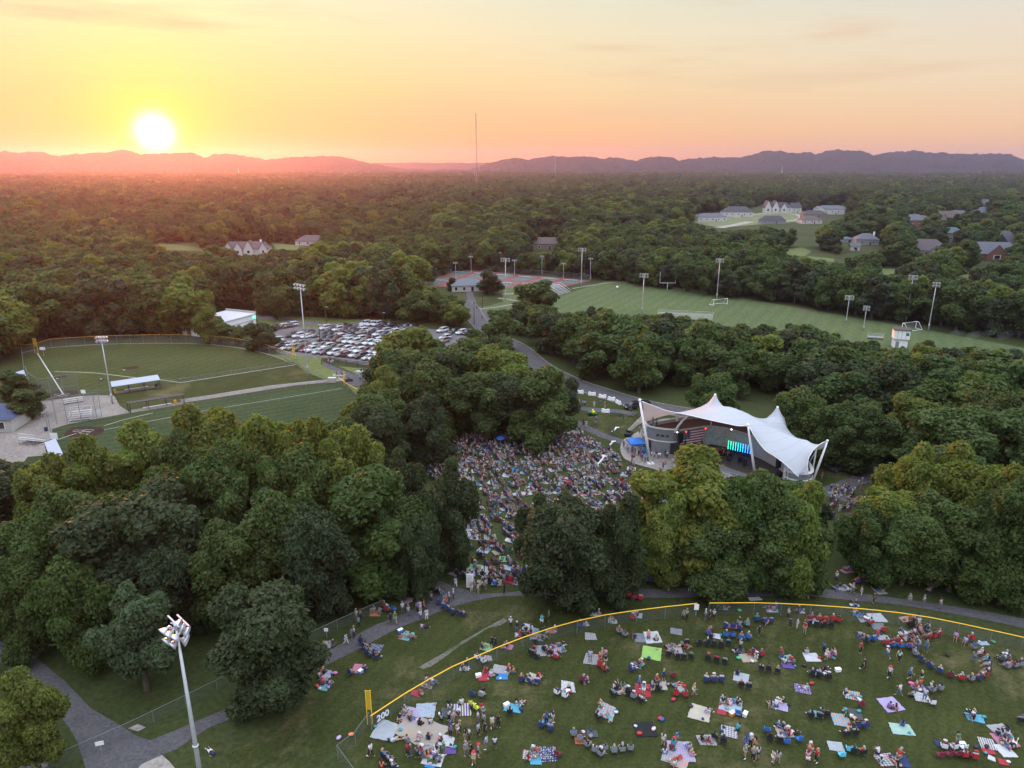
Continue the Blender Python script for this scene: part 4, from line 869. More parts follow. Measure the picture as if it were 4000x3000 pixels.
T1 = lambda z, *p: [g(*crop(1)(*q), z) for q in p]
fence('outfield_fence', T1(0, (130, 420), (215, 412), (300, 385), (600, 366), (900, 358), (1150, 361), (1350, 379), (1500, 408), (1600, 438), (1712, 484)), 3.0, 'tall curved outfield fence with a thin yellow top round the far ball field', 'yellow', 4.0, capr=.03)
fence('side_fence', T1(0, (130, 420), (145, 540), (160, 600)), 2.4, 'short side fence left of the far ball field', gap=3)
fence('side_fence', T1(0, (480, 660), (640, 655)), 1.5, 'short fence beside the home plate of the far field', gap=3)
fence('side_fence', T1(0, (915, 600), (1040, 583), (1702, 480)), 1.2, 'foul line fence of the far ball field', gap=4)
fence('side_fence', T1(0, (1030, 712), (1300, 672), (1650, 628), (1950, 590)), 1.4, 'low fence along the path between both fields', gap=4)
fence('side_fence', T1(0, (1712, 484), (1780, 535), (1860, 570)), 1.5, 'short fence from the outfield corner to the path', gap=3)
fence('outfield_fence', T1(0, (1950, 590), (2000, 628), (2060, 662), (2110, 700)), 1.9, 'yellow-capped fence corner of the near ball field', 'yellow', 3.0)
def backstop(p, H, label):
    o = empty('backstop', (*p[0], 0), 0, label, 'backstop', 'backstops of the ball fields'); q = [(a[0] - p[0][0], a[1] - p[0][1]) for a in p]; mb = MB()
    for a, b in zip(q, q[1:]): mb.poly([(*a, .05), (*b, .05), (*b, H), (*a, H)])
    mb.build('netting', M['chain'], o); post = MB().tube([(0, 0, 0), (0, 0, H)], .055, 7).mesh('post', [M['postgrey']])
    for a in q: link('post', post, o).location = (*a, 0)
    for z in (H, H * .5): MB().tube([(*a, z) for a in q], .03, 5).build('rail', M['postgrey'], o)
backstop(T1(0, (300, 905), (275, 850), (330, 825), (390, 822), (470, 810), (560, 797), (590, 793)), 6.5, 'tall chain-link backstop behind the near home plate')
backstop(T1(0, (170, 610), (185, 655), (240, 695), (300, 690), (375, 672), (460, 662)), 6.0, 'tall chain-link backstop behind the far home plate')
def foul_pole(x, y, H, label, w=.5):
    o = empty('foul_pole', (x, y, 0), 0, label, 'foul pole', 'yellow foul poles')
    for dx in (-w / 2, w / 2): MB().tube([(dx, 0, 0), (dx, 0, H)], .05, 7).build('pole', M['yellow'], o)
    MB().box((0, 0, H * .72), (w, .04, H * .55)).build('screen', M['chain2'], o)
x, y = g(*crop(6)(388, 995)); foul_pole(x, y, hy(*crop(6)(373, 785), y)[2], 'yellow foul pole beside the 200 sign')
x, y = g(*crop(1)(212, 412)); foul_pole(x, y, hy(*crop(1)(206, 325), y)[2], 'yellow foul pole at the far corner of the outfield', 1.0)
x, y = g(*crop(1)(1986, 600)); foul_pole(x, y, hy(*crop(1)(1985, 515), y)[2], 'thin yellow foul pole at the path corner', .3)
x, y = g(*crop(9)(367, 620)); foul_pole(x, y, hy(*crop(9)(364, 505), y)[2], 'short yellow foul pole in front of the parked pickup', .7)

def text_mesh(name, s, size, m, extr=.01):
    c = bpy.data.curves.new(name, 'FONT'); c.body = s; c.size = size; c.align_x = 'CENTER'; c.align_y = 'CENTER'; c.extrude = extr; c.offset = size * .02
    t = bpy.data.objects.new(name, c); COL.objects.link(t); dg = bpy.context.evaluated_depsgraph_get(); me = bpy.data.meshes.new_from_object(t.evaluated_get(dg)); bpy.data.objects.remove(t)
    me.materials.clear(); me.materials.append(m); return me
# the 200 sign on the fence
a, b = T6((425, 905), (495, 865)); a2 = Vector((*g(*crop(6)(428, 950), .55), .55)); 
p0 = Vector((*T6((400, 936))[0], 0)); p1 = Vector((*T6((520, 858))[0], 0)); dv = (p1 - p0).normalized(); mid_ = (p0 + p1) / 2; rz = math.atan2(dv.y, dv.x)
s_ = empty('distance_sign', (mid_.x + dv.y * .09, mid_.y - dv.x * .09, 0), rz, 'dark panel reading 200 in white figures on the fence by the foul pole', 'sign')
MB().box((0, 0, 1.05), (1.7, .03, 1.1)).build('panel', mat('sign_green', (0.045, 0.06, 0.06), 0.6), s_)
t_ = link('figures', text_mesh('figures', '200', 1.05, M['wpaint']), s_); t_.location = (0, -.03, 1.0); t_.rotation_euler = (math.pi / 2, 0, 0)
for (k, px, py, z, lab, w, h) in ((8, 615, 1108, 1.3, 'small white sign on the fence across the drive', .75, .45), (6, 117, 408, 1.3, 'small white sign on the fence beside the path', .5, .45), (1, 245, 385, 2.6, 'white distance sign on the far outfield fence', 1.6, .9), (7, 190, 268, 1.5, 'white notice on the fence end at the gate gap', .6, .8), (13, 1073, 1000, 1.3, 'white sign on the backstop fence beside the bleachers', 1.2, 1.3), (13, 585, 1250, 1.5, 'pale blue sign at the foot of the near backstop', 1.5, 1.3), (13, 900, 772, 2.2, 'white box on the fence behind the upper bleachers', 1.1, .9)):
    x, y = gc(k, px, py, z); o = empty('notice_sign', (x, y, 0), .3 if k == 8 else 0, lab, 'sign'); MB().box((0, -.1, z), (w, .04, h)).build('panel', M['wpaint'], o); MB().tube([(0, 0, 0), (0, 0, z)], .03, 5).build('post', M['steel'], o)
# dark rail fence by the lot
def rail_fence(pts, label):
    pl = densify(pts, 2.6, smooth=False); o = empty('rail_fence', (*pl[0], 0), 0, label, 'fence'); q = [(p[0] - pl[0][0], p[1] - pl[0][1]) for p in pl]
    post = MB().box((0, 0, .7), (.18, .18, 1.4)).mesh('post', [M['wood']])
    for a in q: link('post', post, o).location = (*a, 0)
    for z in (.35, .75, 1.15): MB().wallstrip(q, z, z + .16, .05).build('rail', M['wood'], o)
rail_fence([g(*crop(9)(*p)) for p in ((630, 668), (708, 645), (870, 675), (1090, 697), (1180, 712))], 'dark wooden rail fence between the parking lot and the path')
# tennis court fence
fence('court_fence', [TQ[0], TQ[1], TQ[2], TQ[3]], 3.0, 'grey chain-link fence round the tennis courts', gap=9, smooth=False)
for i in range(6):
    for j in range(2):
        a, b = tq((i + .2) / 6, (j + .5) / 2), tq((i + .8) / 6, (j + .5) / 2)
        o = empty('tennis_net', (*a, 0), 0, 'grey tennis net, %s of the %s row of courts' % (ordinal(i + 1), ('near', 'far')[j]), 'net', 'nets of the tennis courts'); q = (b[0] - a[0], b[1] - a[1])
        MB().poly([(0, 0, .05), (*q, .05), (*q, .95), (0, 0, .95)]).build('netting', M['chain'], o); MB().tube([(0, 0, .95), (*q, .95)], .05, 4).build('tape', M['wpaint'], o)
        for e in ((0, 0), q): MB().tube([(*e, 0), (*e, 1.05)], .05, 5).build('post', M['dark'], o)

# ------------------------------------------------------------------ dugouts, bleachers, small buildings by the fields
def dugout(c4, H, roofmat, label, slope=.5):
    """c4: roof corners on the ground plane order near-left, near-right, far-right, far-left"""
    cx, cy = sum(p[0] for p in c4) / 4, sum(p[1] for p in c4) / 4; q = [(p[0] - cx, p[1] - cy) for p in c4]
    o = empty('dugout', (cx, cy, 0), 0, label, 'dugout', 'dugouts of the ball fields')
    mb = MB(); mb.v = [(*q[0], H), (*q[1], H), (*q[2], H + slope), (*q[3], H + slope), (*q[0], H + .12), (*q[1], H + .12), (*q[2], H + slope + .12), (*q[3], H + slope + .12)]
    mb.f = [[0, 3, 2, 1], [4, 5, 6, 7], [0, 1, 5, 4], [1, 2, 6, 5], [2, 3, 7, 6], [3, 0, 4, 7]]; mb.m = [0] * 6; mb.build('roof', M[roofmat], o)
    L_ = math.dist(q[0], q[1]); n = max(2, int(L_ / 3.2)); post = MB().tube([(0, 0, 0), (0, 0, 1)], .07, 6).mesh('post', [M['dark']])
    for i in range(n + 1):
        t = .02 + .96 * i / n
        for (A, B, hh) in ((q[0], q[1], H), (q[3], q[2], H + slope)):
            p = link('post', post, o); p.location = (A[0] + (B[0] - A[0]) * t, A[1] + (B[1] - A[1]) * t, 0); p.scale = (1, 1, hh)
    i0 = [(q[0][i] * .5 + q[3][i] * .5) for i in (0, 1)]; i1 = [(q[1][i] * .5 + q[2][i] * .5) for i in (0, 1)]
    A, B = [i0[k] * .75 + i1[k] * .25 for k in (0, 1)], [i0[k] * .25 + i1[k] * .75 for k in (0, 1)]
    MB().wallstrip([A, B], .42, .50, .35).build('bench', M['alu'], o)
    MB().wallstrip([[i0[k] * .96 + i1[k] * .04 for k in (0, 1)], [i0[k] * .04 + i1[k] * .96 for k in (0, 1)]], .02, .06, 2.2).build('floor', M['gravel'], o)
T13 = lambda z, *p: [g(*crop(13)(*q), z) for q in p]
M['blueroof'] = mat('blue_grey_roof', (0.30, 0.33, 0.42), 0.45, 0.2, noise=0.10, nscale=1.2)
M['darkroof'] = mat('dark_roof', (0.055, 0.05, 0.05), 0.8, noise=0.2, nscale=1.5)
dugout(T13(2.3, (1205, 722), (1730, 645), (1705, 602), (1195, 678)), 2.2, 'blueroof', 'long dugout with a blue-grey roof beside the far ball field', .3)
dugout(T13(2.2, (1385, 905), (1995, 808), (1980, 795), (1360, 892)), 2.1, 'darkroof', 'long open dugout with a thin dark roof beside the side path', .1)
dugout(T13(2.4, (548, 1510), (685, 1455), (600, 1282), (480, 1330)), 2.3, 'blueroof', 'grey metal dugout roof at the foot of the near ball field', .1)
dugout(T13(2.4, (205, 672), (295, 635), (255, 542), (162, 572)), 2.3, 'blueroof', 'small blue-grey dugout roof left of the far home plate', .1)
def bleachers(x, y, rz, w, rows, label, step=.62, rise=.32, back=True):
    o = empty('bleachers', (x, y, 0), rz, label, 'bleachers', 'aluminium bleachers')
    for i in range(rows):
        b = MB().box((0, i * step, .42 + i * rise), (w, .28, .05)); b.build('seat', M['alu'], o)
        MB().box((0, i * step + .35, .22 + i * rise), (w, .30, .04)).build('footboard', M['alu'], o)
    n = max(2, int(w / 2)); 
    for k in range(n + 1):
        t = -w / 2 + w * k / n; D = (rows - 1) * step
        MB().tube([(t, -.1, .05), (t, D + .2, .40 + (rows - 1) * rise)], .04, 4).tube([(t, -.1, .05), (t, D + .2, .05)], .04, 4).tube([(t, D + .2, 0), (t, D + .2, .4 + (rows - 1) * rise)], .04, 4).build('frame', M['steel'], o)
    if back:
        zt = .4 + (rows - 1) * rise; D = (rows - 1) * step + .25
        for z in (zt + .5, zt + 1.0): MB().tube([(-w / 2, D, z), (w / 2, D, z)], .03, 5).build('rail', M['alu'], o)
        for sx in (-1, 1): MB().tube([(sx * w / 2, D, zt), (sx * w / 2, D, zt + 1.0), (sx * w / 2, 0, 1.2), (sx * w / 2, 0, .4)], .03, 5).build('rail', M['alu'], o)
    return o
def heading(a, b): return math.atan2(b[1] - a[1], b[0] - a[0])
a, b = T13(.4, (752, 1085), (985, 1060)); bleachers((a[0] + b[0]) / 2, (a[1] + b[1]) / 2, heading(a, b), math.dist(a, b), 5, 'five-row bleachers behind the near backstop')
a, b = T13(.4, (690, 900), (900, 868)); bleachers((a[0] + b[0]) / 2, (a[1] + b[1]) / 2, heading(a, b), math.dist(a, b), 3, 'low bleachers behind the far backstop', back=False)
a, b = T13(.4, (470, 1310), (330, 1300)); bleachers(*g(*crop(13)(395, 1290), .4), 2.9, 4.6, 4, 'bleachers turned sideways on the pale court')
a, b = [g(*crop(2)(*p), .4) for p in ((1300, 520), (1410, 492))]; bleachers((a[0] + b[0]) / 2, (a[1] + b[1]) / 2, heading(a, b), math.dist(a, b), 8, 'big bleachers with a rail beside the tennis courts', .8, .4)
a, b = [g(*crop(3)(*p), .4) for p in ((205, 855), (60, 880))]; bleachers(*g(*crop(3)(120, 858), .4), -.25 + math.pi, 20, 8, 'big bleachers turned to the sports field, seen from behind', .8, .42)
a, b = [g(*crop(3)(*p), .4) for p in ((1290, 975), (1310, 968))]; bleachers(*a, math.pi - .3, 5, 3, 'low bleachers left of the white press box')
# concession building with the blue roof
M['bluer'] = mat('blue_shingle', (0.04, 0.06, 0.12), 0.7, noise=0.25, nscale=1.5)
def gabled(x, y, rz, w, d, h, rh, wallm, roofm, label, group=None, name='house', hip=False, windows=3, chimney=False, gables=(), door=True, eave=.45, lit=False, cat='house'):
    o = empty(name, (x, y, 0), rz, label, cat, group)
    MB().box((0, 0, h / 2), (w, d, h)).build('wall', wallm, o)
    e = eave; W, D = w / 2 + e, d / 2 + e; mb = MB(); r = W - D * (1.0 if hip else 0.0); r = max(r, W * .25)
    mb.v = [(-W, -D, h), (W, -D, h), (W, D, h), (-W, D, h), (-r, 0, h + rh), (r, 0, h + rh)]
    mb.f = [[0, 1, 5, 4], [2, 3, 4, 5], [1, 2, 5], [3, 0, 4], [0, 3, 2, 1]]; mb.m = [0] * 5; rf = mb.build('roof', roofm, o)
    if chimney:
        MB().box((w * .32, 0, h + rh * .9), (1.0, 1.0, 3.0)).build('chimney', M['wallpale'] if chimney is True else chimney, rf)
    for i in range(windows):
        t = (i + .5) / windows * w - w / 2
        f_ = MB().box((t, -d / 2 - .03, h * .52), (1.5, .08, 1.7)).build('window', M['wpaint'], o); MB().box((t, -d / 2 - .09, h * .52), (1.25, .06, 1.45)).build('pane', M['warm'] if lit and i % 2 else M['glass'], f_)
    if door: MB().box((w * .12, -d / 2 - .04, 1.05), (1.1, .08, 2.1)).build('door', M['wood'], o)
    for (gx, gw, gh) in gables:
        gm = MB(); y0 = -d / 2 - 1.6; gm.v = [(gx - gw / 2, y0, 0), (gx + gw / 2, y0, 0), (gx + gw / 2, y0, h), (gx - gw / 2, y0, h), (gx, y0, h + gh), (gx - gw / 2, 0, 0), (gx + gw / 2, 0, 0), (gx + gw / 2, 0, h), (gx - gw / 2, 0, h), (gx, 0, h + gh)]
        gm.f = [[0, 1, 2, 4, 3], [5, 8, 9, 7, 6], [0, 3, 8, 5], [1, 6, 7, 2]]; gm.m = [0] * 4; gb = gm.build('gable', wallm, o)
        rm = MB(); q = .35; rm.v = [(gx - gw / 2 - q, y0 - q, h - .2), (gx, y0 - q, h + gh + .12), (gx + gw / 2 + q, y0 - q, h - .2), (gx - gw / 2 - q, d * .3, h - .2), (gx, d * .3, h + gh + .12), (gx + gw / 2 + q, d * .3, h - .2)]
        rm.f = [[0, 1, 4, 3], [1, 2, 5, 4]]; rm.m = [0, 0]; rm.build('gable_roof', roofm, gb)
        f_ = MB().box((gx, y0 - .03, h * .6), (gw * .35, .06, h * .55)).build('window', M['wpaint'], gb)
        MB().box((gx, y0 - .08, h * .6), (gw * .28, .06, h * .48)).build('pane', M['glass'], o)
    return o
M['warm'] = emis('warm_window', (1.0, 0.62, 0.25), 2.0)
x, y = T13(0, (-90, 1150))[0]; gabled(x, y, .12, 13, 8, 2.9, 2.6, M['wallpale'], M['bluer'], 'concession building with a dark blue hip roof at the pale court', None, 'concession_building', True, 3, cat='building')
for px, py, c, lab in ((125, 1190, (0.55, .32, .04), 'orange barrel beside the blue-roofed building'), (500, 1200, (.03, .05, .09), 'dark bin at the foot of the near backstop'), (1243, 790, (.5, .3, .05), 'orange barrel at the left end of the blue dugout'), (1895, 905, (.62, .34, .03), 'orange barrel at the right end of the open dugout'), (1692, 725, (.03, .03, .04), 'dark bin at the right end of the blue dugout')):
    x, y = T13(0, (px, py))[0]; o = MB().tube([(0, 0, 0), (0, 0, .05), (0, 0, .45), (0, 0, .95)], [.30, .34, .36, .33], 12).build('bin', M['any'], color=c); o.location = (x, y, 0); tag(o, lab, 'bin')
x, y = gc(9, 733, 842); o = MB().box((0, 0, .6), (2.0, 1.2, 1.2)).box((0, 0, 1.23), (2.1, 1.3, .08)).build('storage_box', M['wallpale']); o.location = (x, y, 0); tag(o, 'grey storage box beside the side path', 'box')
# the long white building
R0_ = g(1000, 1266); hb = hy(997, 1225, R0_[1])[2]
Rr, Bb, Aa = Vector(g(997, 1225, hb)), Vector(g(882, 1213, hb)), Vector(g(854, 1263, hb)); Aa = Rr + (Aa - Rr) * 1.3
o = empty('white_building', (*Rr, 0), 0, 'long white flat-roofed building left of the parking lot', 'building'); q0, q1, q2, q3 = Vector((0, 0)), Bb - Rr, Bb + Aa - Rr - Rr, Aa - Rr
MB().prism([q0, q1, q2, q3], 0, hb).build('wall', M['wpaint'], o)
cq = (q0 + q1 + q2 + q3) / 4; big = [cq + (q - cq) * 1.015 for q in (q0, q1, q2, q3)]
rf = MB().prism(big, hb - .55, hb + .05).build('roof', mat('grey_white_roof', (.46, .46, .50), .6, noise=.08, nscale=.15), o)
MB().wallstrip([big[0], big[1]], hb + .06, hb + .75, .3).build('parapet', M['wallpale'], rf)
d_ = (q3 - q0).normalized(); n_o = Vector((d_.y, -d_.x)); n_o = n_o if n_o.y < 0 else -n_o; la = (q3 - q0).length; ra = math.atan2(d_.y, d_.x)
MB().wallstrip([q0 + n_o * .06 + d_ * .5, q0 + n_o * .06 + d_ * (la - .5)], hb * .44, hb * .48, .10).build('pipe', M['wallgrey'], o)
for t in (.10, .38, .62, .85): c_ = q0 + d_ * la * t + n_o * .03; MB().box((c_.x, c_.y, hb * .2), (1.5, .12, hb * .38), ra).build('door', M['wallgrey'], o)
c_ = q0 + d_ * .8 + n_o * .2; MB().box((c_.x, c_.y, hb * .72), (1.0, .2, .9), ra).build('lit_sign', emis('green_light', (.1, .85, .45), 1.6), o)
# tennis pavilion
x, y = gc(2, 725, 480); gabled(x, y, .15, 15, 10, 2.8, 2.6, M['wallpale'], mat('grey_blue_shingle', (.10, .125, .14), .8, noise=.15), 'open pavilion with a blue-grey hip roof by the tennis courts', None, 'pavilion', True, 4, cat='building')

# ------------------------------------------------------------------ sports field things
def soccer_goal(x, y, rz, label):
    o = empty('soccer_goal', (x, y, 0), rz, label, 'goal', 'soccer goals on the sports field'); W, H, D = 7.3, 2.44, 2.6
    MB().tube([(-W / 2, 0, 0), (-W / 2, 0, H), (W / 2, 0, H), (W / 2, 0, 0)], .13, 6).build('frame', M['wpaint'], o)
    for sx in (-1, 1): MB().tube([(sx * W / 2, 0, H), (sx * W / 2, D * .35, H * .95), (sx * W / 2, D, 0), (sx * W / 2, 0, .05)], .09, 5).build('side_bar', M['wpaint'], o)
    MB().tube([(-W / 2, D, .06), (W / 2, D, .06)], .09, 5).build('ground_bar', M['wpaint'], o)
    MB().poly([(-W / 2, D * .35, H * .95), (W / 2, D * .35, H * .95), (W / 2, D, .05), (-W / 2, D, .05)]).poly([(-W / 2, 0, H), (W / 2, 0, H), (W / 2, D * .35, H * .95), (-W / 2, D * .35, H * .95)]).build('net', M['chain'], o)
x, y = gc(3, 338, 776); soccer_goal(x, y, .45, 'white soccer goal beside the tall floodlight pole, middle of the field')
x, y = gc(3, 1500, 925); soccer_goal(x, y, -2.7, 'white soccer goal behind the white press box')
def goalpost(x, y, label, w):
    o = empty('goalpost', (x, y, 0), 0, label, 'goalpost', 'football goalposts at the far side')
    MB().tube([(0, 0, 0), (0, 0, 3.2)], .12, 7).build('post', M['wpaint'], o); MB().tube([(-w / 2, 0, 3.2), (w / 2, 0, 3.2)], .10, 6).build('crossbar', M['wpaint'], o)
    for s in (-1, 1): MB().tube([(s * w / 2, 0, 3.2), (s * w / 2, 0, 8.2)], .08, 6).build('upright', M['wpaint'], o)
x, y = gc(3, 1003, 800); goalpost(x, y, 'white football goalpost before the dark tree line', 7.2); x, y = gc(2, 2052, 480); goalpost(x, y, 'white football goalpost at the far left end', 7.2)
def scoreboard(x, y, z, w, h, label):
    o = empty('scoreboard', (x, y, 0), 0, label, 'scoreboard', 'scoreboards at the wood edge')
    MB().box((0, 0, z), (w, .25, h)).build('board', M['dark'], o)
    for i in range(5):
        MB().box((-w * .4 + w * .2 * i, -.17, z + (.22 if i % 2 else -.1) * h), (w * .12, .06, h * .26)).build('digit_panel', M['alu'], o)
    for s in (-1, 1): MB().tube([(s * w * .32, .1, 0), (s * w * .32, .1, z)], .09, 6).build('post', M['steel'], o)
x, y = gc(3, 2104, 935); scoreboard(x, y, 4.6, 6.5, 2.4, 'dark scoreboard on two posts beyond the smoke'); x, y = gc(3, 822, 765); scoreboard(x, y, 4.0, 6.0, 2.2, 'dark scoreboard left of the right goalpost'); x, y = gc(3, 136, 690); scoreboard(x, y, 4.0, 5.5, 2.2, 'dark scoreboard nearest the left goalpost')
# press box on a tower
x, y = gc(3, 1440, 1035); o = empty('press_box', (x, y, 0), -.35, 'white two-storey press box with dark roof at the field edge', 'building')
MB().box((0, 0, 1.4), (4.0, 3.4, 2.8)).build('wall', M['wpaint'], o); MB().box((0, 0, 4.35), (4.6, 4.0, 2.9)).build('cabin', M['wpaint'], o)
MB().box((0, 0, 5.92), (5.2, 4.6, .22)).build('roof', M['darkroof'], o); MB().box((0, 0, 2.85), (4.8, 4.2, .12)).build('floor_band', M['wallgrey'], o)
for sx in (-1.15, 0, 1.15): MB().box((sx, -2.02, 4.3), (.08, .06, 2.6)).build('batten', M['wallgrey'], o)
MB().box((1.6, -2.03, 4.6), (.9, .05, .9)).build('emblem', mat('green_emblem', (.04, .16, .08), .6), o); MB().box((-.9, -1.73, 1.1), (1.0, .06, 2.0)).build('door', M['wallgrey'], o)
# ball
x, y = gc(2, 1720, 470); o = MB().ball((0, 0, .6), .6).build('ball', M['wpaint']); o.location = (x, y, 0); tag(o, 'white ball lying on the sports field', 'ball')

# ------------------------------------------------------------------ tower, houses, far buildings
x, y = [c * 1700 / g(1862, 704)[1] for c in g(1862, 704)]; topz = hy(1858, 442, y)[2]; colz = hy(1861, 600, y)[2]
o = empty('radio_mast', (x, y, 0), 0, 'very tall thin guyed radio mast rising above the skyline', 'mast')
mb = MB()
for k in range(3):
    a = k * 2.094; mb.tube([(1.1 * math.cos(a), 1.1 * math.sin(a), 0), (1.0 * math.cos(a), 1.0 * math.sin(a), topz)], .20, 4)
for i in range(60):
    z = topz * i / 60; mb.tube([(1.1, 0, z), (-.6, .95, z + topz / 60), (-.6, -.95, z + topz / 60), (1.1, 0, z + topz / 60)], .10, 3)
mb.build('lattice', M['dark'], o)
MB().tube([(-12, 0, colz), (12, 0, colz)], .5, 4).tube([(0, -12, colz), (0, 12, colz)], .5, 4).build('outrigger', M['steel'], o)
for k in range(4):
    a = k * math.pi / 2; ex, ey = 12 * math.cos(a), 12 * math.sin(a)
    MB().tube([(0, 0, topz * .93), (ex, ey, colz), (0, 0, colz * .08)], .22, 3).build('guy_wire', M['steel'], o)
x, y = g(2168, 690); o = MB().tube([(0, 0, 0), (0, 0, hy(2170, 520, y)[2])], [.9, .3], 4).build('radio_mast', M['steel']); o.location = (x, y, 0); tag(o, 'thin faint mast on the hill right of the big mast', 'mast')
# houses
HM = {'white': mat('white_brick', (.44, .43, .42), .8, noise=.05), 'brick': mat('red_brick', (.17, .085, .065), .9, noise=.2), 'tan': mat('tan_brick', (.20, .17, .145), .9, noise=.12), 'grey': mat('grey_siding', (.22, .225, .24), .8, noise=.1)}
RM = {'dark': mat('charcoal_shingle', (.055, .055, .065), .85, noise=.2), 'brown': mat('brown_shingle', (.085, .068, .062), .85, noise=.2), 'grey': mat('grey_shingle', (.09, .095, .11), .85, noise=.2), 'teal': mat('teal_shingle', (.06, .095, .105), .85, noise=.2), 'purple': mat('mauve_shingle', (.085, .068, .075), .85, noise=.2)}
HS = [(1, 0, 0, 0, 0, 0, 0, 0, 0, 0, 0, 0)][:0]
def house(k, px, py, w, d, h, rh, wm, rm, label, rz=0.0, hip=True, **kw):
    w, d = w * .86, d * .9; x, y = gc(k, px, py); return gabled(x, y + d / 2, rz, w, d, h, rh, HM[wm], RM[rm], label, kw.pop('group', 'houses in the woods'), hip=hip, **kw)
house(2, -10 - 745, 0, 1, 1, 1, 1, 'white', 'dark', 'x') if False else None
a = g(955, 998); gabled(a[0], a[1] + 5, .12, 29, 10, 4.0, 4.4, HM['white'], RM['purple'], 'long white house with a row of steep gables in the red-lit woods', 'houses in the woods', hip=True, windows=4, chimney=M['wpaint'], gables=((-10, 5, 4.2), (-4, 5, 4.2), (2.5, 6, 5.0), (11.5, 5, 4.0)))
a = g(1225, 960); gabled(a[0], a[1] + 5, -.2, 26, 10, 3.0, 4.0, HM['white'], RM['purple'], 'low house with a mauve roof and two white chimneys in the woods', 'houses in the woods', hip=True, windows=4, chimney=M['wpaint'])
house(2, 1235, 215, 34, 12, 4.0, 4.0, 'tan', 'brown', 'long single-storey house with a white porch beyond the tennis courts', .05, hip=False, windows=4)
house(3, 285, 262, 36, 14, 4.5, 3.5, 'white', 'grey', 'long white modern house at the left end of the estate', .12, windows=5); house(3, 450, 232, 38, 16, 5, 6, 'white', 'dark', 'big white house with a wide dark roof on the estate', -.02, windows=5)
house(3, 700, 208, 36, 14, 6, 6, 'white', 'dark', 'white mansion with tall steep gables on the estate', .0, windows=5, gables=((-14, 8, 8), (-5, 8, 8), (5, 7, 5))); house(3, 800, 205, 16, 11, 5, 6, 'white', 'dark', 'small white gabled wing beside the mansion', .3, hip=False, windows=2)
house(3, 1030, 218, 40, 16, 6, 4, 'white', 'grey', 'white house with a tall pale porch right of the mansion', -.05, windows=5, gables=((-14, 8, 3),)); house(3, 900, 275, 24, 12, 3.6, 3.4, 'white', 'brown', 'white house with brown roof half hidden by trees', .1, windows=3); house(3, 665, 275, 28, 10, 3, 4.6, 'grey', 'dark', 'dark roof showing over the trees below the mansion', 0, windows=3); house(3, 925, 240, 30, 12, 4, 4, 'tan', 'dark', 'dark-roofed house between the porch house and the trees', 0)
for q in (((1270, 872), 26, 14, 7.5, 5, 'brick', 'grey', 'two-storey red brick house with grey roof', dict(windows=4, gables=((8, 7, 4),))), ((1550, 822), 38, 16, 4.5, 7, 'tan', 'brown', 'wide brown-roofed house right of the brick house', dict(gables=((-6, 9, 4),))), ((1652, 820), 12, 12, 6, 6, 'white', 'grey', 'narrow pale gabled house end among the trees', dict(hip=False, windows=1)), ((1712, 790), 16, 12, 5, 5, 'white', 'brown', 'small white house with brown roof', dict(hip=False, windows=2)),
          ((1870, 772), 30, 16, 4.5, 6, 'grey', 'grey', 'grey hip-roofed house behind the small white one', {}), ((1700, 712), 34, 16, 4, 5.5, 'tan', 'brown', 'brown roof half hidden left of the gabled house', {}), ((1870, 700), 32, 16, 5, 7, 'grey', 'grey', 'grey gabled house high on the slope', dict(gables=((-8, 9, 5),))), ((2040, 745), 36, 16, 4, 5.5, 'grey', 'grey', 'grey hip-roofed house near the photo edge', {}), ((2200, 622), 34, 16, 4, 6, 'grey', 'brown', 'farthest brown-roofed house at the photo edge', {}),
          ((1600, 1000), 22, 14, 7.5, 4, 'tan', 'teal', 'tan two-storey house with a blue-green roof', dict(windows=3)), ((1385, 1108), 34, 17, 3.6, 6.5, 'tan', 'purple', 'big mauve-brown hip roof among the trees', dict(gables=((5, 8, 3),))), ((1950, 1150), 44, 17, 4.2, 6.5, 'brick', 'grey', 'large grey-roofed brick house with lit garage lamps', dict(gables=((2, 11, 5.5), (15, 9, 4.5)), lit=True, windows=5)), ((2040, 1040), 30, 16, 4.5, 7, 'tan', 'purple', 'dark mauve roof behind the large grey one', {}), ((2170, 1055), 26, 14, 4.5, 6, 'tan', 'dark', 'dark roof with a pale gable edge at the photo edge', dict(hip=False)),
          ((870, 1012), 18, 12, 4, 4, 'grey', 'grey', 'low grey house with a fat white chimney', dict(chimney=M['wpaint'], windows=2)), ((688, 992), 10, 8, 2.6, 1.6, 'grey', 'teal', 'tiny shed with a pale blue-green roof', dict(windows=1)), ((760, 1060), 7, 6, 3, 2, 'white', 'grey', 'little white hut below the shed', dict(windows=1, hip=False)),
          ((1105, 560), 34, 15, 4.5, 6, 'tan', 'grey', 'grey roof in the far woods, middle', {}), ((1330, 530), 30, 15, 5, 6, 'tan', 'brown', 'brown roof in the far woods', {}), ((1630, 505), 40, 16, 5, 6, 'grey', 'teal', 'blue-green roof on the far wooded rise', dict(windows=5)), ((600, 545), 20, 12, 5, 5, 'grey', 'grey', 'small grey roof in the far woods', {}), ((560, 572), 34, 14, 4, 3, 'grey', 'grey', 'long low grey roof just below the small one', {}), ((1000, 515), 24, 14, 4.5, 5, 'grey', 'grey', 'pale grey roof left in the far woods', {})):
    (px, py), w, d, h, rh, wm, rm, lab, kw = q; house(10, px, py, w, d, h, rh, wm, rm, lab, random.Random(px).uniform(-.35, .35), **kw)
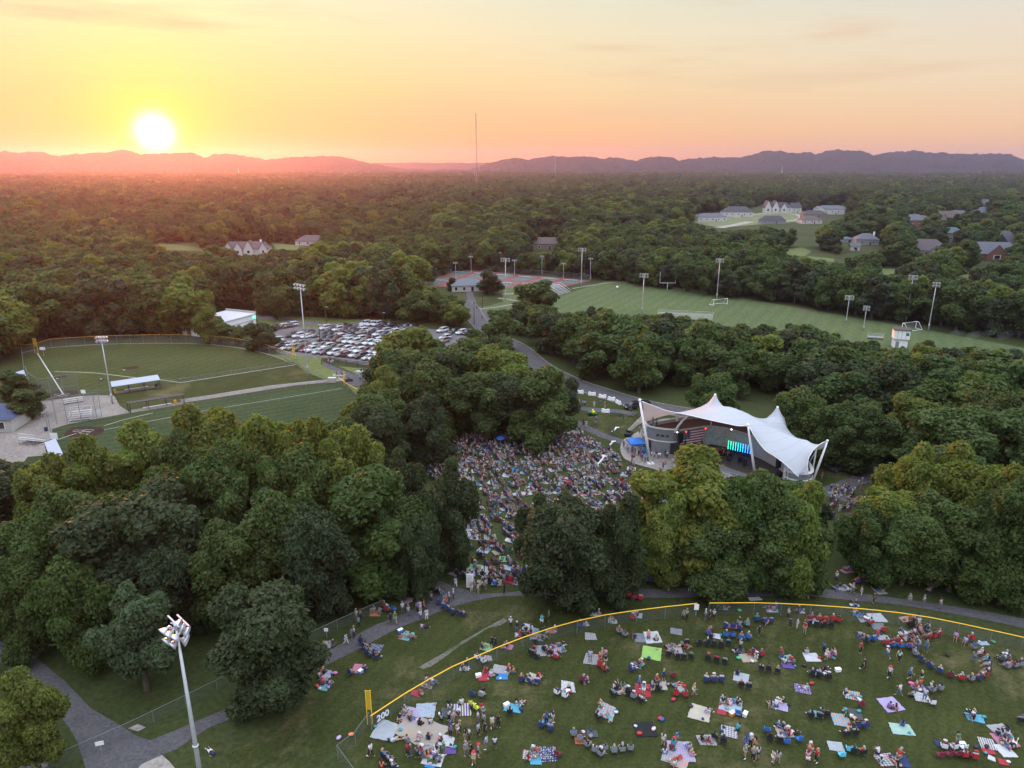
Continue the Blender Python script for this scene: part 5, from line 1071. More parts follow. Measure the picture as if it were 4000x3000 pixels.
# far churches and long pale buildings at the hill foot
def church(u, v, H, w, label):
    x, y = g(u, v); o = empty('church', (x, y, 0), 0, label, 'church', 'far churches'); MB().box((0, 0, w * .12), (w, w * .6, w * .24)).build('wall', HM['white'], o)
    MB().tube([(0, 0, w * .2), (0, 0, H * .45), (0, 0, H * .46), (0, 0, H)], [w * .12, w * .12, w * .10, .2], 6).build('steeple', HM['white'], o)
church(158, 706, 24, 40, 'far church with a short pale steeple at the hill foot'); church(934, 690, 40, 22, 'far church with a tall thin steeple'); church(1350, 694, 20, 26, 'small far white church right of the tall steeple'); church(3052, 690, 46, 20, 'far white steeple right of the big mast'); church(3450, 692, 20, 18, 'tiny far white steeple on the plain')
fb = []
for u, v, w, h in ((395, 695, 110, 14), (300, 690, 60, 10), (210, 705, 40, 8), (510, 698, 60, 10), (740, 688, 120, 14), (700, 690, 50, 8), (1230, 690, 260, 12), (1195, 688, 60, 14), (1652, 726, 40, 14), (2455, 660 + 26, 60, 16), (2610, 684, 120, 8), (2925, 682, 160, 8), (3190, 680, 200, 9), (3280, 684, 150, 9), (3430, 684, 140, 8), (3560, 684, 260, 8), (3680, 686, 150, 8), (3790, 684, 90, 9), (3410, 696, 60, 12), (3480, 697, 40, 14), (3155, 700, 30, 10), (2340, 686, 90, 7), (1960, 700, 40, 8), (1845, 694, 30, 9)):
    x, y = g(u, v); o = empty('far_building', (x, y, 0), 0, 'far pale low building at the foot of the hills', 'building', 'far pale buildings on the plain')
    MB().box((0, 0, h / 2), (w, 26, h)).build('wall', HM['white'], o); MB().box((0, 0, h + .4), (w + 2, 28, .8)).build('roof', RM['grey'], o); fb.append(o)
uniquify(fb)
for u, v, hh in ((1048 + 540, 935, 12), (280, 1010, 13)):
    x, y = g(u, v); o = empty('utility_pole', (x, y, 0), 0, 'wooden power pole with crossarms ' + ('in the woods above the courts' if u > 500 else 'in the red-lit woods'), 'pole', 'power poles')
    MB().tube([(0, 0, 0), (0, 0, hh)], [.2, .14], 6).build('pole', M['wood'], o)
    for z in (hh - .5, hh - 1.6): MB().box((0, 0, z), (2.6, .14, .14)).build('crossarm', M['wood'], o)
# ------------------------------------------------------------------ bandshell: tensile roof, masts, stage house
def H3(k, x, y, Y): return hy(*crop(k)(x, y), Y)
def mast(bk, tk, r, label):
    bx, by = bk; o = empty('mast', (bx, by, 0), 0, label, 'mast', 'leaning masts of the tent roof'); t = (tk[0] - bx, tk[1] - by, tk[2])
    MB().tube([(0, 0, 0), tuple(c * .5 for c in t), t], [r * .9, r * 1.1, r * .75], 12).build('pole', M['wpaint'], o, True)
    MB().box((0, 0, .15), (1.2, 1.0, .3), .3).build('base_plate', M['wpaint'], o); MB().ball((t[0], t[1], t[2] + .05), r * 1.25, 10, 6).build('mast_head', M['wpaint'], o, True)
LT = H3(11, 385, 215, 127.0); CT = H3(12, 560, 635, 121.4); RT = H3(12, 1785, 880, 118.9)
mast(g(2541, 1813), LT, .25, 'leftmost tall white mast, holding the high left corner of the tent'); mast(g(2951, 1868), CT, .23, 'middle white mast in front of the light bars'); mast(g(3171, 1892), RT, .20, 'rightmost white mast leaning outwards')
def tent():
    seg = []
    A = H3(11, 430, 235, 127.2); C_ = H3(12, 562, 645, 121.6); R_ = H3(12, 1765, 885, 119.0)
    front = [A] + [H3(11, *p) for p in ((560, 285, 127.0), (720, 345, 126.6), (900, 412, 126.0), (1100, 452, 125.2), (1300, 492, 124.4), (1600, 562, 123.2), (1850, 618, 122.4))] + [H3(12, 250, 615, 121.9), H3(12, 400, 645, 121.6), C_]
    right = [C_] + [H3(12, *p) for p in ((600, 700, 121.0), (650, 790, 120.3), (720, 895, 119.6), (825, 1025, 118.8), (940, 1095, 118.2), (1080, 1195, 117.5), (1200, 1300, 116.8), (1290, 1390, 116.3), (1340, 1432, 116.0))]
    e12 = [H3(12, 1340, 1432, 116.0), H3(12, 1350, 1385, 116.3), H3(12, 1400, 1368, 116.6), H3(12, 1460, 1380, 116.6), H3(12, 1500, 1415, 116.5)]
    rr_ = [H3(12, 1500, 1415, 116.5)] + [H3(12, *p) for p in ((1480, 1320, 117.0), (1478, 1220, 117.4), (1500, 1130, 117.7), (1560, 1030, 118.0), (1640, 950, 118.4), (1710, 905, 118.8))] + [R_]
    back = [R_, (57.2, 121.5, 6.0), (57.3, 125.0, 4.3), (57.6, 128.4, 3.4), (55.0, 131.5, 4.6), (52.0, 135.5, 4.6), (48.6, 141.5, 4.0), (44.5, 143.0, 5.0), (40.0, 144.6, 5.0), (35.5, 144.8, 4.6)] + [H3(11, *p) for p in ((1100, 487, 144.6), (900, 482, 144.0), (740, 535, 143.0), (560, 600, 142.0), (465, 625, 141.2), (390, 650, 140.8), (210, 790, 140.2))]
    tail = [H3(11, 210, 790, 140.2), H3(11, 150, 785, 139.8)] 
    left = [H3(11, 150, 785, 139.8)] + [H3(11, *p) for p in ((250, 690, 138.6), (350, 590, 137.0), (425, 505, 134.6), (455, 400, 132.0), (440, 300, 129.4))] + [A]
    loop = []
    for s_ in (front, right, e12, rr_, back, tail, left):
        d = densify([tuple(p) for p in s_], .55); loop += d[:-1]
    ridge_ = densify([H3(11, 1500, 375, 134.2), H3(11, 1760, 320, 132.6), H3(12, 100, 328, 131.0), H3(12, 300, 352, 130.0), H3(12, 420, 392, 129.2), H3(12, 560, 450, 128.4), H3(12, 700, 540, 127.2), H3(12, 900, 660, 125.6), H3(12, 1100, 752, 124.2), H3(12, 1300, 825, 122.6), H3(12, 1480, 858, 121.2)], .5)
    pk = [H3(11, 1825, 95, 138.5), H3(12, 1018, 350, 132.6)]
    fixed = {}; pts = [(p[0], p[1]) for p in loop]; nb = len(pts)
    for i, p in enumerate(loop): fixed[i] = p[2]
    for p in ridge_: fixed[len(pts)] = p[2]; pts.append((p[0], p[1]))
    for p in pk:
        fixed[len(pts)] = p[2]; pts.append((p[0], p[1]))
        for rad, dz in ((.22, .25), (.5, .8), (.9, 1.5), (1.5, 2.2)):
            for k in range(10): a = k * math.pi / 5 + rad; fixed[len(pts)] = p[2] - dz; pts.append((p[0] + rad * math.cos(a), p[1] + rad * math.sin(a)))
    poly_ = np.array([(p[0], p[1]) for p in loop]); xs = np.arange(20, 62, .62); ys = np.arange(112, 148, .62); X, Y = np.meshgrid(xs, ys); X = X.ravel(); Y = Y.ravel(); X = X + (np.round(Y / .62) % 2) * .31
    ins = in_poly(poly_, X, Y); P0 = np.array(pts)
    for x, y in zip(X[ins], Y[ins]):
        if np.min((P0[:, 0] - x) ** 2 + (P0[:, 1] - y) ** 2) > .10: pts.append((x, y))
    n0 = len(pts); out = delaunay_2d_cdt([Vector(p) for p in pts], [(i, (i + 1) % nb) for i in range(nb)], [list(range(nb))], 1, 1e-5)
    V, E, Fc, ov = out[0], out[1], out[2], out[3]
    z = np.full(len(V), 7.0); fx = np.zeros(len(V), bool)
    for i, src in enumerate(ov):
        for q in src:
            if q in fixed: z[i] = fixed[q]; fx[i] = True
    ei = np.array(E); deg = np.bincount(ei.ravel(), minlength=len(V)).astype(float)
    for it in range(1500):
        s = np.bincount(ei[:, 0], z[ei[:, 1]], len(V)) + np.bincount(ei[:, 1], z[ei[:, 0]], len(V)); zn = s / np.maximum(deg, 1); z = np.where(fx, z, zn)
    # round the ridge off: relax once more with the ridge line only weakly held
    rid = set()
    for i, src in enumerate(ov):
        for q in src:
            if nb <= q < nb + len(ridge_): rid.add(i)
    rm = np.zeros(len(V), bool); rm[list(rid)] = True; z0 = z.copy()
    for it in range(6):
        s = np.bincount(ei[:, 0], z[ei[:, 1]], len(V)) + np.bincount(ei[:, 1], z[ei[:, 0]], len(V)); zn = s / np.maximum(deg, 1); z = np.where(fx & ~rm, z, np.where(rm, .6 * z0 + .4 * zn, zn))
    me = bpy.data.meshes.new('membrane'); me.from_pydata([(v.x, v.y, zz) for v, zz in zip(V, z)], [], [list(f) for f in Fc]); me.materials.append(M['membrane']); me.update()
    me.polygons.foreach_set('use_smooth', [True] * len(me.polygons))
    if sum(p.normal.z for p in me.polygons) < 0: me.flip_normals()
    root = empty('tent_roof', (0, 0, 0), 0, 'white swooping tensile roof with two pointed peaks over the stage', 'tent roof'); link('membrane', me, root)
    for nm, s_ in (('front_edge', front), ('side_edge', right), ('side_edge', rr_), ('back_edge', back), ('side_edge', left)):
        MB().tube(densify([tuple(p) for p in s_], .6), .07, 5).build('edge_cable', M['wpaint'], root, True)
    for p in pk: MB().ball((p[0], p[1], p[2] - .16), .24, 12, 6, zs=1.1, z0=-.3).build('peak_cap', M['white'], root, True)
    return root
m, N, L, b = new_mat('membrane'); b.inputs['Base Color'].default_value = (0.74, 0.76, 0.80, 1); b.inputs['Roughness'].default_value = .5
tr = N.new('ShaderNodeBsdfTranslucent'); tr.inputs[0].default_value = (0.55, 0.52, 0.50, 1); ms = N.new('ShaderNodeMixShader'); ms.inputs[0].default_value = .22
L.new(b.outputs[0], ms.inputs[1]); L.new(tr.outputs[0], ms.inputs[2]); L.new(ms.outputs[0], N['Material Output'].inputs[0])
wv = N.new('ShaderNodeTexWave'); wv.inputs['Scale'].default_value = .16; wv.inputs['Distortion'].default_value = 0.0; gp = N.new('ShaderNodeNewGeometry'); mp = N.new('ShaderNodeMapping'); mp.inputs['Rotation'].default_value = (0, 0, 1.1); L.new(gp.outputs['Position'], mp.inputs[0]); L.new(mp.outputs[0], wv.inputs[0])
mr = N.new('ShaderNodeMapRange'); mr.inputs[1].default_value = 0.0; mr.inputs[2].default_value = .03; mr.inputs[3].default_value = .86; mr.inputs[4].default_value = 1.0; L.new(wv.outputs[1], mr.inputs[0])
nz = N.new('ShaderNodeTexNoise'); nz.inputs['Scale'].default_value = .35; L.new(gp.outputs['Position'], nz.inputs[0]); m2 = N.new('ShaderNodeMapRange'); m2.inputs[3].default_value = .93; m2.inputs[4].default_value = 1.05; L.new(nz.outputs[0], m2.inputs[0]); mm = N.new('ShaderNodeMath'); mm.operation = 'MULTIPLY'; L.new(mr.outputs[0], mm.inputs[0]); L.new(m2.outputs[0], mm.inputs[1])
sv = N.new('ShaderNodeVectorMath'); sv.operation = 'SCALE'; sv.inputs[0].default_value = (0.43, 0.455, 0.49); L.new(mm.outputs[0], sv.inputs['Scale']); L.new(sv.outputs[0], b.inputs['Base Color'])
M['membrane'] = m
tent()
# stage house
sh = empty('bandshell', (0, 0, 0), 0, 'grey bandshell building curving round the dark stage under the tent', 'bandshell')
shell = [gc(11, 1110, 1130, 1), gc(11, 1600, 1050, 1), (41.2, 135.8), gc(12, 200, 960, 1), gc(12, 590, 1075, 1), (49.0, 127.6), (50.4, 124.0), (51.0, 120.6)]
outer = [(29.0, 136.2), (33.5, 138.4), (38.1, 140.2), (42.7, 140.0), (47.5, 137.6), (51.5, 133.5), (53.4, 128.6)]
MB().wallstrip(shell, 1.0, [5.0, 5.0, 5.0, 5.0, 5.0, 4.6, 3.6, 2.6], .4).build('stage_wall', M['wallpale'], sh)
MB().wallstrip(densify(outer, 1.5), 0, 5.6, .35).build('parapet_wall', M['wallpale'], sh)
MB().wallstrip(densify(outer, 1.5), 5.6, 5.72, .5).build('coping', M['wpaint'], sh)
roof_pts = [(p[0], p[1]) for p in shell[:6]] + [(p[0], p[1]) for p in outer[::-1]]
MB().prism(roof_pts[::-1] if sum((roof_pts[i][0] * roof_pts[(i + 1) % len(roof_pts)][1] - roof_pts[(i + 1) % len(roof_pts)][0] * roof_pts[i][1]) for i in range(len(roof_pts))) < 0 else roof_pts, 4.86, 4.98).build('roof_deck', M['roofdeck'], sh)
stage_poly = [(p[0], p[1]) for p in shell] + [(50.2, 119.0), (48.0, 118.6)] + densify([(43.5, 121.2), gc(11, 1750, 1480, 0), (35.6, 129.0), gc(11, 1095, 1260, 0)], 1)
MB().prism([(p[0], p[1]) for p in stage_poly][::-1], 0.0, 1.0).build('stage_deck', M['deck'], sh)
MB().wallstrip(densify([(48.3, 118.4), (43.5, 121.0), gc(11, 1755, 1485, 0), (35.6, 128.8), gc(11, 1080, 1265, 0)], 1), .3, 1.03, .12).build('stage_front', M['wallgrey'], sh)
def wing(pts, H_, label_door):
    d = densify(pts, .8); MB().wallstrip(d, 0, H_, .35).build('wing_wall', M['wallgrey'], sh); MB().wallstrip(d, H_ * .49, H_ * .49 + .18, .55).build('ledge', M['wpaint'], sh); MB().wallstrip(d, H_, H_ + .13, .6).build('coping', M['wpaint'], sh)
lw = [(27.3, 138.0), (27.4, 136.0), (28.3, 134.5), (30.0, 133.5), (32.2, 133.0), (33.2, 133.3)]
wing(lw, 5.2, True)
MB().prism([(27.5, 138.0), (27.6, 136.0), (28.4, 134.7), (30.0, 133.7), (33.2, 133.5), (33.6, 134.2), (33.5, 138.2), (30, 137.6)], 4.7, 4.9).build('terrace', M['concrete'], sh)
rw = [(50.9, 120.8), (50.2, 119.2), (51.3, 117.9), (53.0, 117.6), (54.6, 118.8), (55.4, 121.5), (55.5, 123.2)]
wing(rw, 2.5, True)
MB().prism([(51.1, 120.8), (50.4, 119.2), (51.4, 118.1), (53.0, 117.8), (54.4, 118.9), (55.2, 121.5), (55.3, 123.0)], 2.1, 2.3).build('terrace', M['concrete'], sh)
for p, q in (((28.05, 134.75), -.95), ((32.3, 132.8), -.05), ((33.15, 132.9), 1.2)):
    MB().box((p[0], p[1] - .02, 1.25), (.95, .25, 2.3), q).build('door', M['dark'], sh)
for p in ((29.3, 133.5), (30.2, 133.12), (31.1, 132.9)): MB().box((p[0], p[1] - .03, 3.9), (.5, .2, .3), -.3).build('vent', M['dark'], sh)
def onwall(i, t0, t1, z0, z1, m, name, off=.26, par=sh):
    a, b2 = Vector(shell[i][:2]), Vector(shell[i + 1][:2]); d = (b2 - a); nn = Vector((d.y, -d.x)).normalized() * off; p, q = a + d * t0 + nn, a + d * t1 + nn
    return MB().wallstrip([tuple(p), tuple(q)], z0, z1, .06).build(name, m, par), p, q
onwall(3, .02, .98, 1.6, 4.7, M['wallpale'], 'backdrop_panel')
# painted backdrop in the corner, hung flags, light bars
paint = ground_mat('painted_backdrop', (.30, .36, .36), (.42, .42, .40), .9, 2.5, c3=(.16, .30, .34), bump=0)
bd = empty('painted_backdrop', (0, 0, 0), 0, 'pale blue-grey painted backdrop in the corner of the stage', 'backdrop')
for i, (t0, t1) in ((1, (.15, .98)), (2, (.02, .95))): onwall(i, t0, t1, 1.1, 4.6, paint, 'panel', .32, bd)
def flag(i, t0, t1, z0, z1, label, cols, off=.34, canton=True):
    a, b2 = Vector(shell[i][:2]), Vector(shell[i + 1][:2]); d = (b2 - a); nn = Vector((d.y, -d.x)).normalized() * off; p, q = a + d * t0 + nn, a + d * t1 + nn; W = (q - p).length; Hh = z1 - z0
    o = empty('flag', (p.x, p.y, z0), math.atan2(d.y, d.x), label, 'flag', 'flags hung on the stage wall')
    mb = MB()
    for k in range(13):
        x0 = W * .4 if (k >= 6 and canton) else 0; mb.poly([(x0, 0, Hh * k / 13), (W, 0, Hh * k / 13), (W, 0, Hh * (k + 1) / 13), (x0, 0, Hh * (k + 1) / 13)], 0 if k % 2 == 0 else 1)
    mb.build('stripes', cols, o)
    if canton:
        MB().poly([(0, 0, Hh * 6 / 13), (W * .4, 0, Hh * 6 / 13), (W * .4, 0, Hh), (0, 0, Hh)]).build('canton', M['navy'], o); ms_ = MB()
        for r_ in range(9):
            for c in range(6 if r_ % 2 == 0 else 5):
                cx = W * .4 * (c + (.5 if r_ % 2 == 0 else 1.0)) / 6; cz = Hh * (6.4 + 6.2 * (r_ + .5) / 9) / 13; s = Hh * .026
                ms_.poly([(cx + s * (1 if k % 2 == 0 else .4) * math.sin(k * math.pi / 5), -.02, cz + s * (1 if k % 2 == 0 else .4) * math.cos(k * math.pi / 5)) for k in range(10)])
        ms_.build('stars', M['wpaint'], o)
    return o
M['fred'] = mat('flag_red', (.30, .03, .05), .8, noise=.08); M['fwhite'] = mat('flag_white', (.62, .60, .60), .8, noise=.05); M['fgrey'] = mat('flag_grey', (.16, .15, .16), .8)
flag(0, .03, .97, 1.15, 4.75, 'large flag with stars and red and white stripes on the left of the stage', [M['fred'], M['fwhite']])
flag(3, .05, .95, 3.15, 4.6, 'faded flag banner of grey and pale stripes above the light bars', [M['fgrey'], M['fwhite']], canton=False)
lb = empty('light_bars', (0, 0, 0), 0, 'row of ten glowing tubes running from green to blue on the stage', 'stage lights')
a_ = Vector(H3(12, 252, 1000, 131.6)); b_ = Vector(H3(12, 590, 1078, 128.4))
for i in range(10):
    t = i / 9; p = a_.lerp(b_, t); hgt = 1.75
    c = (0.01, .55 - .40 * t, .22 + .6 * t) if i else (.02, .6, .2)
    MB().tube([(p.x, p.y, max(1.0, p.z)), (p.x, p.y, max(1.0, p.z) + hgt)], .038, 6).build('light_tube', emis('tube_light_%d' % i, c, 4.5), lb)
d_ = (b_ - a_).normalized()
for zz in (.5, 1.35): MB().tube([(a_.x, a_.y + .15, max(1, a_.z) + zz), (b_.x, b_.y + .15, max(1, b_.z) + zz)], .04, 4).build('crossbar', M['dark'], lb)
MB().wallstrip([(a_.x, a_.y + .3), (b_.x, b_.y + .3)], 1.05, 2.6, .05).build('panel', M['navy'], lb)
def stage_lamp(k, x, y, Y, col, s, label):
    X, Y_, Z = H3(k, x, y, Y); o = empty('stage_lamp', (X, Y_, Z), 0, label, 'stage lamp', 'lamps hung over the stage'); mb = MB(); lamp_head(mb, (0, 0, 0), (-.3, -1, -.4), .22, 10); mb.tube([(0, .1, 0), (0, .1, .7)], .03, 5); mb.build('housing', M['dark'], o); MB().ball((-.04, -.20, -.08), .12, 8, 5).build('bulb', emis('lamp_' + str(x), col, s), o)
stage_lamp(11, 1270, 797, 131.0, (1, .03, .03), 5, 'red lamp above the starred flag'); stage_lamp(11, 1640, 735, 133.0, (1, .03, .03), 5, 'red lamp high above the backdrop corner'); stage_lamp(12, 305, 690, 129.5, (1, .95, .95), 4, 'white lamp above the light bars'); stage_lamp(11, 1103, 808, 131.0, (1, .95, .95), 3, 'white lamp at the left pier')
# arches and struts under the roof
for pts, r, lab in (([H3(11, 1050, 830, 132.0), H3(11, 1120, 700, 132.2), H3(11, 1200, 600, 132.6), H3(11, 1310, 505, 133.5)], .22, 'curved white arch beam rising from the left pier'), ([H3(11, 1070, 685, 138.2), H3(11, 1095, 520, 138.4)], .12, 'thin white strut on the parapet'), ([H3(11, 1130, 665, 138.4), H3(11, 1098, 525, 138.4)], .12, 'leaning white strut on the parapet'), ([H3(11, 1735, 740, 135.5), H3(11, 1750, 620, 135.5)], .10, 'short white strut above the corner of the stage'),
                   ([H3(11, 500, 620, 131), H3(11, 520, 760, 131.0)], .12, 'thin white post beside the left mast'), ([H3(12, 1555, 1370, 121), H3(12, 1615, 985, 121)], .16, 'thin white back post left of the right mast'), ([H3(12, 1485, 1250, 122), H3(12, 1610, 1030, 121)], .08, 'slanting brace behind the right mast')):
    p0 = pts[0]; tag(MB().tube([tuple(p[i] - p0[i] for i in range(3)) for p in pts], r, 8).build('roof_strut', M['wpaint'], None, True), lab, 'strut', 'struts under the tent roof').location = p0
# speakers, truss, gear on the stage
def crate(name, x, y, z, s, m, lab, cat, rz=0.0):
    o = empty(name, (x, y, z), rz, lab, cat); MB().box((0, 0, s[2] / 2), s).build('body', m, o); return o
for (X, Y_, lab) in ((33.4, 131.9, 'black loudspeaker stack hung at the left side of the stage'), (48.6, 119.9, 'black loudspeaker stack hung at the right side of the stage')):
    o = empty('loudspeaker', (X, Y_, 0), .6, lab, 'speaker')
    MB().tube([(0, 0, 0), (0, 0, 5.2)], .09, 6).build('post', M['dark'], o)
    for k in range(4): c = MB().box((0, -.2, 4.7 - k * .52), (.9, .6, .48), 0).build('cabinet', M['black'], o)
    for k in range(2): MB().box((.7, -.1, .45 + k * .8), (1.0, .8, .76)).build('cabinet', M['black'], o)
rs = random.Random(3)
for k in range(9):
    t = rs.random(); X, Y_ = 36.5 + t * 9, 131.5 - t * 6 + rs.uniform(-1.5, 2.2); s = (rs.uniform(.6, 1.1), rs.uniform(.5, .8), rs.uniform(.5, 1.2)); o = empty('amplifier', (X, Y_, 1.0), rs.uniform(-1, 1), 'black amplifier or drum case on the dark stage', 'amplifier', 'gear on the stage'); MB().box((0, 0, s[2] / 2), s).build('cabinet', M['black'], o); MB().box((0, -s[1] / 2 - .02, s[2] * .5), (s[0] * .8, .03, s[2] * .7)).build('grille', M['dark'], o)
o = empty('drum_kit', (41.0, 131.0, 1.0), 0, 'drum kit at the middle of the stage', 'drum kit')
for (dx, dy, z, r, h) in ((0, -.5, .3, .3, .4), (-.4, -.2, .75, .17, .2), (.1, -.3, .8, .17, .2), (.55, 0, .5, .2, .4), (-.5, .3, .6, .18, .15)): MB().tube([(dx, dy, z - h / 2), (dx, dy, z + h / 2)], r, 12).build('drum', M['wpaint'] if dx == 0 else M['fred'], o)
for (dx, dy) in ((-.8, -.1), (.8, -.3)): MB().tube([(dx, dy, 0), (dx, dy, 1.15)], .02, 5).tube([(dx, dy, 1.15), (dx, dy, 1.17)], [.26, .24], 12).build('cymbal', mat('brass' + str(dx), (.5, .36, .12), .3, .8), o)
for k in range(5):
    X, Y_ = 37.5 + k * 2.1, 127.5 - k * 1.2; o = MB().tube([(0, 0, 0), (0, 0, 1.5), (.25, -.2, 1.6)], .03, 5).ball((.27, -.22, 1.62), .06, 6, 4).tube([(-.25, 0, .02), (.25, 0, .02)], .025, 4).build('microphone_stand', M['dark']); o.location = (X, Y_, 1.0); tag(o, 'microphone stand at the front of the stage', 'mic stand', 'gear on the stage')
# bunting on the stage front
for i, (px, py) in enumerate(((1345, 1385), (1620, 1475), (1480, 1430), (1780, 1530))):
    X, Y_ = gc(11, px, py, .95); o = empty('bunting', (X, Y_ - .25, 1.0), -.75, 'red white and blue fan bunting on the stage front', 'bunting', 'fan buntings along the stage front')
    for r0, r1, m_ in ((.0, .3, M['navy']), (.3, .62, M['fwhite']), (.62, .95, M['fred'])):
        mb = MB()
        for k in range(10):
            a0, a1 = math.pi + math.pi * k / 10, math.pi + math.pi * (k + 1) / 10; q = .05 * (k % 2)
            mb.poly([(r0 * math.cos(a0), -.05, r0 * math.sin(a0)), (r1 * math.cos(a0), -.05 - q, r1 * math.sin(a0)), (r1 * math.cos(a1), -.10 + q, r1 * math.sin(a1)), (r0 * math.cos(a1), -.05, r0 * math.sin(a1))])
        mb.build('fan_band', m_, o)
b0, b1 = gc(11, 1205, 1320, 1), gc(11, 1290, 1345, 1)
# steel barricade in front of the stage
bar = [gc(11, 1200, 1395), gc(11, 1400, 1450), gc(11, 1700, 1560), (43.5, 118.6), (47.5, 116.9)]
o = empty('barricade', (*bar[0], 0), 0, 'low steel barricade in front of the stage', 'barricade'); q = [(p[0] - bar[0][0], p[1] - bar[0][1]) for p in bar]
for z in (.15, .6, 1.1): MB().tube([(*p, z) for p in q], .035, 5).build('rail', M['steel'], o)
for p in densify(q, 1.3, smooth=False): MB().tube([(*p, 0), (*p, 1.1)], .03, 4).build('post', M['steel'], o)
# right lattice truss and grey canvas boxes
o = empty('lattice_truss', (49.6, 118.6, 0), 0, 'pale lattice truss tower at the right end of the stage', 'truss'); mb = MB()
for dx, dy in ((0, 0), (.6, 0), (.6, .6), (0, .6)): mb.tube([(dx, dy, 0), (dx, dy, 5.0)], .05, 4)
for k in range(8): z = k * .62; mb.tube([(0, 0, z), (.6, 0, z + .62), (.6, .6, z), (0, .6, z + .62), (0, 0, z)], .035, 4)
mb.build('lattice', M['wpaint'], o)
o = tag(MB().prism([(47.4, 113.8), (52.6, 112.2), (53.4, 114.2), (50.6, 115.6), (48.4, 115.8)][::1], 0, 1.1).build('covered_gear', mat('grey_tarp', (.36, .38, .44), .7, noise=.25, nscale=1.5)), 'pale grey tarpaulin over gear at the right wing', 'tarp')
# blue pop-up canopy on the plaza
X, Y_ = gc(11, 320, 985, 2.3); o = empty('canopy_tent', (X, Y_, 0), .15, 'bright blue pop-up canopy on the plaza', 'canopy')
MB().poly([(-1.6, -1.6, 2.2), (1.6, -1.6, 2.2), (0, 0, 3.1)]).poly([(1.6, -1.6, 2.2), (1.6, 1.6, 2.2), (0, 0, 3.1)]).poly([(1.6, 1.6, 2.2), (-1.6, 1.6, 2.2), (0, 0, 3.1)]).poly([(-1.6, 1.6, 2.2), (-1.6, -1.6, 2.2), (0, 0, 3.1)]).build('top', M['blue'], o)
MB().wallstrip([(-1.6, -1.6), (1.6, -1.6), (1.6, 1.6), (-1.6, 1.6), (-1.6, -1.6)], 1.95, 2.2, .02).build('valance', mat('deep_blue', (.02, .07, .34), .7), o)
for dx in (-1.55, 1.55):
    for dy in (-1.55, 1.55): MB().tube([(dx, dy, 0), (dx, dy, 2.2)], .03, 5).build('leg', M['steel'], o)
def table(x, y, rz, w, top, lab, h=.75, cat='table'):
    o = empty('table', (x, y, 0), rz, lab, cat, 'tables on the plaza'); MB().box((0, 0, h), (w, .75, .05)).build('tabletop', top, o)
    for sx in (-1, 1):
        for sy in (-1, 1): MB().tube([(sx * w * .44, sy * .3, 0), (sx * w * .44, sy * .3, h)], .02, 5).build('leg', M['steel'], o)
    return o
X, Y_ = gc(11, 370, 1085, .75); o = table(X, Y_, -.35, 2.4, mat('teal_cloth', (.12, .30, .34), .8), 'teal-topped table under the blue canopy')
X, Y_ = gc(11, 490, 1165, .75); o = table(X, Y_, -.55, 2.4, M['blue'], 'blue-draped table beside the left mast'); MB().box((0, -.39, .4), (2.4, .03, .72)).build('cloth_front', M['blue'], o)
X, Y_ = gc(11, 700, 1225, .75); table(X, Y_, -.35, 1.9, M['wpaint'], 'pale folding table below the grey wing')
X, Y_ = gc(11, 555, 1372); tag(MB().tube([(0, 0, 0), (0, 0, .9)], [.28, .30], 10).build('bin', M['dark']), 'dark bin beside the left mast', 'bin').location = (X, Y_, 0)
# water barriers along the path
for k, px, py, lab in ((4, 120, 160, 'white water barrier half behind the tree'), (4, 207, 175, 'white water barrier second along the verge'), (4, 282, 192, 'white water barrier third along the verge'), (4, 347, 210, 'white water barrier fourth along the verge'), (4, 397, 236, 'white water barrier at the end, turned to the car'), (4, 305, 298, 'single white water barrier standing by the path'), (4, 1840 - 1650, 0, None),
                      (10, 0, 0, None)):
    if lab is None: continue
    x, y = gc(k, px, py); o = empty('water_barrier', (x, y, 0), -.3 if 'turned' not in lab else -1.1, lab, 'barrier', 'white water-filled barriers')
    MB().box((0, 0, .18), (1.9, .55, .36)).box((0, 0, .55), (1.9, .32, .42)).box((-.6, 0, .84), (.5, .30, .18)).box((.6, 0, .84), (.5, .30, .18)).build('body', M['wpaint'], o)
for px, py, lab in ((573, 920, 'white water barrier on the right path before the dark van'), (665, 940, 'white water barrier at the grove edge'), (1580 - 1580, 0, None)):
    if lab is None: continue
    x, y = g(3000 + px * .7536, 1150 + py * .7536); o = empty('water_barrier', (x, y, 0), -.15, lab, 'barrier', 'white water-filled barriers'); MB().box((0, 0, .18), (1.9, .55, .36)).box((0, 0, .55), (1.9, .32, .42)).box((-.6, 0, .84), (.5, .30, .18)).box((.6, 0, .84), (.5, .30, .18)).build('body', M['wpaint'], o)
# slanting white beams standing in the crowd
for (x0, y0, x1, y1, lab) in ((318, 548, 362, 505, 'long slanting white beam beside the path in the crowd'), (250, 672, 297, 612, 'slanting white beam with a flat head in the middle of the crowd'), (350, 440, 388, 405, 'slanting white beam held up by two people near the canopy'), (0, 0, 0, 0, None)):
    if lab is None: continue
    b0 = gc(4, x0, y0); tp = H3(4, x1, y1, b0[1] + 1.2); o = empty('slanting_beam', (*b0, 0), 0, lab, 'beam', 'slanting white beams in the crowd'); v = (tp[0] - b0[0], 1.2, tp[2])
    MB().tube([(0, 0, .1), v], .13, 6).build('beam', M['wpaint'], o); MB().box(v, (.9, .35, .12), .2).build('head', M['wpaint'], o)
    MB().tube([(.5, .3, 0), tuple(c * .8 for c in v)], .05, 5).build('prop', M['wpaint'], o)
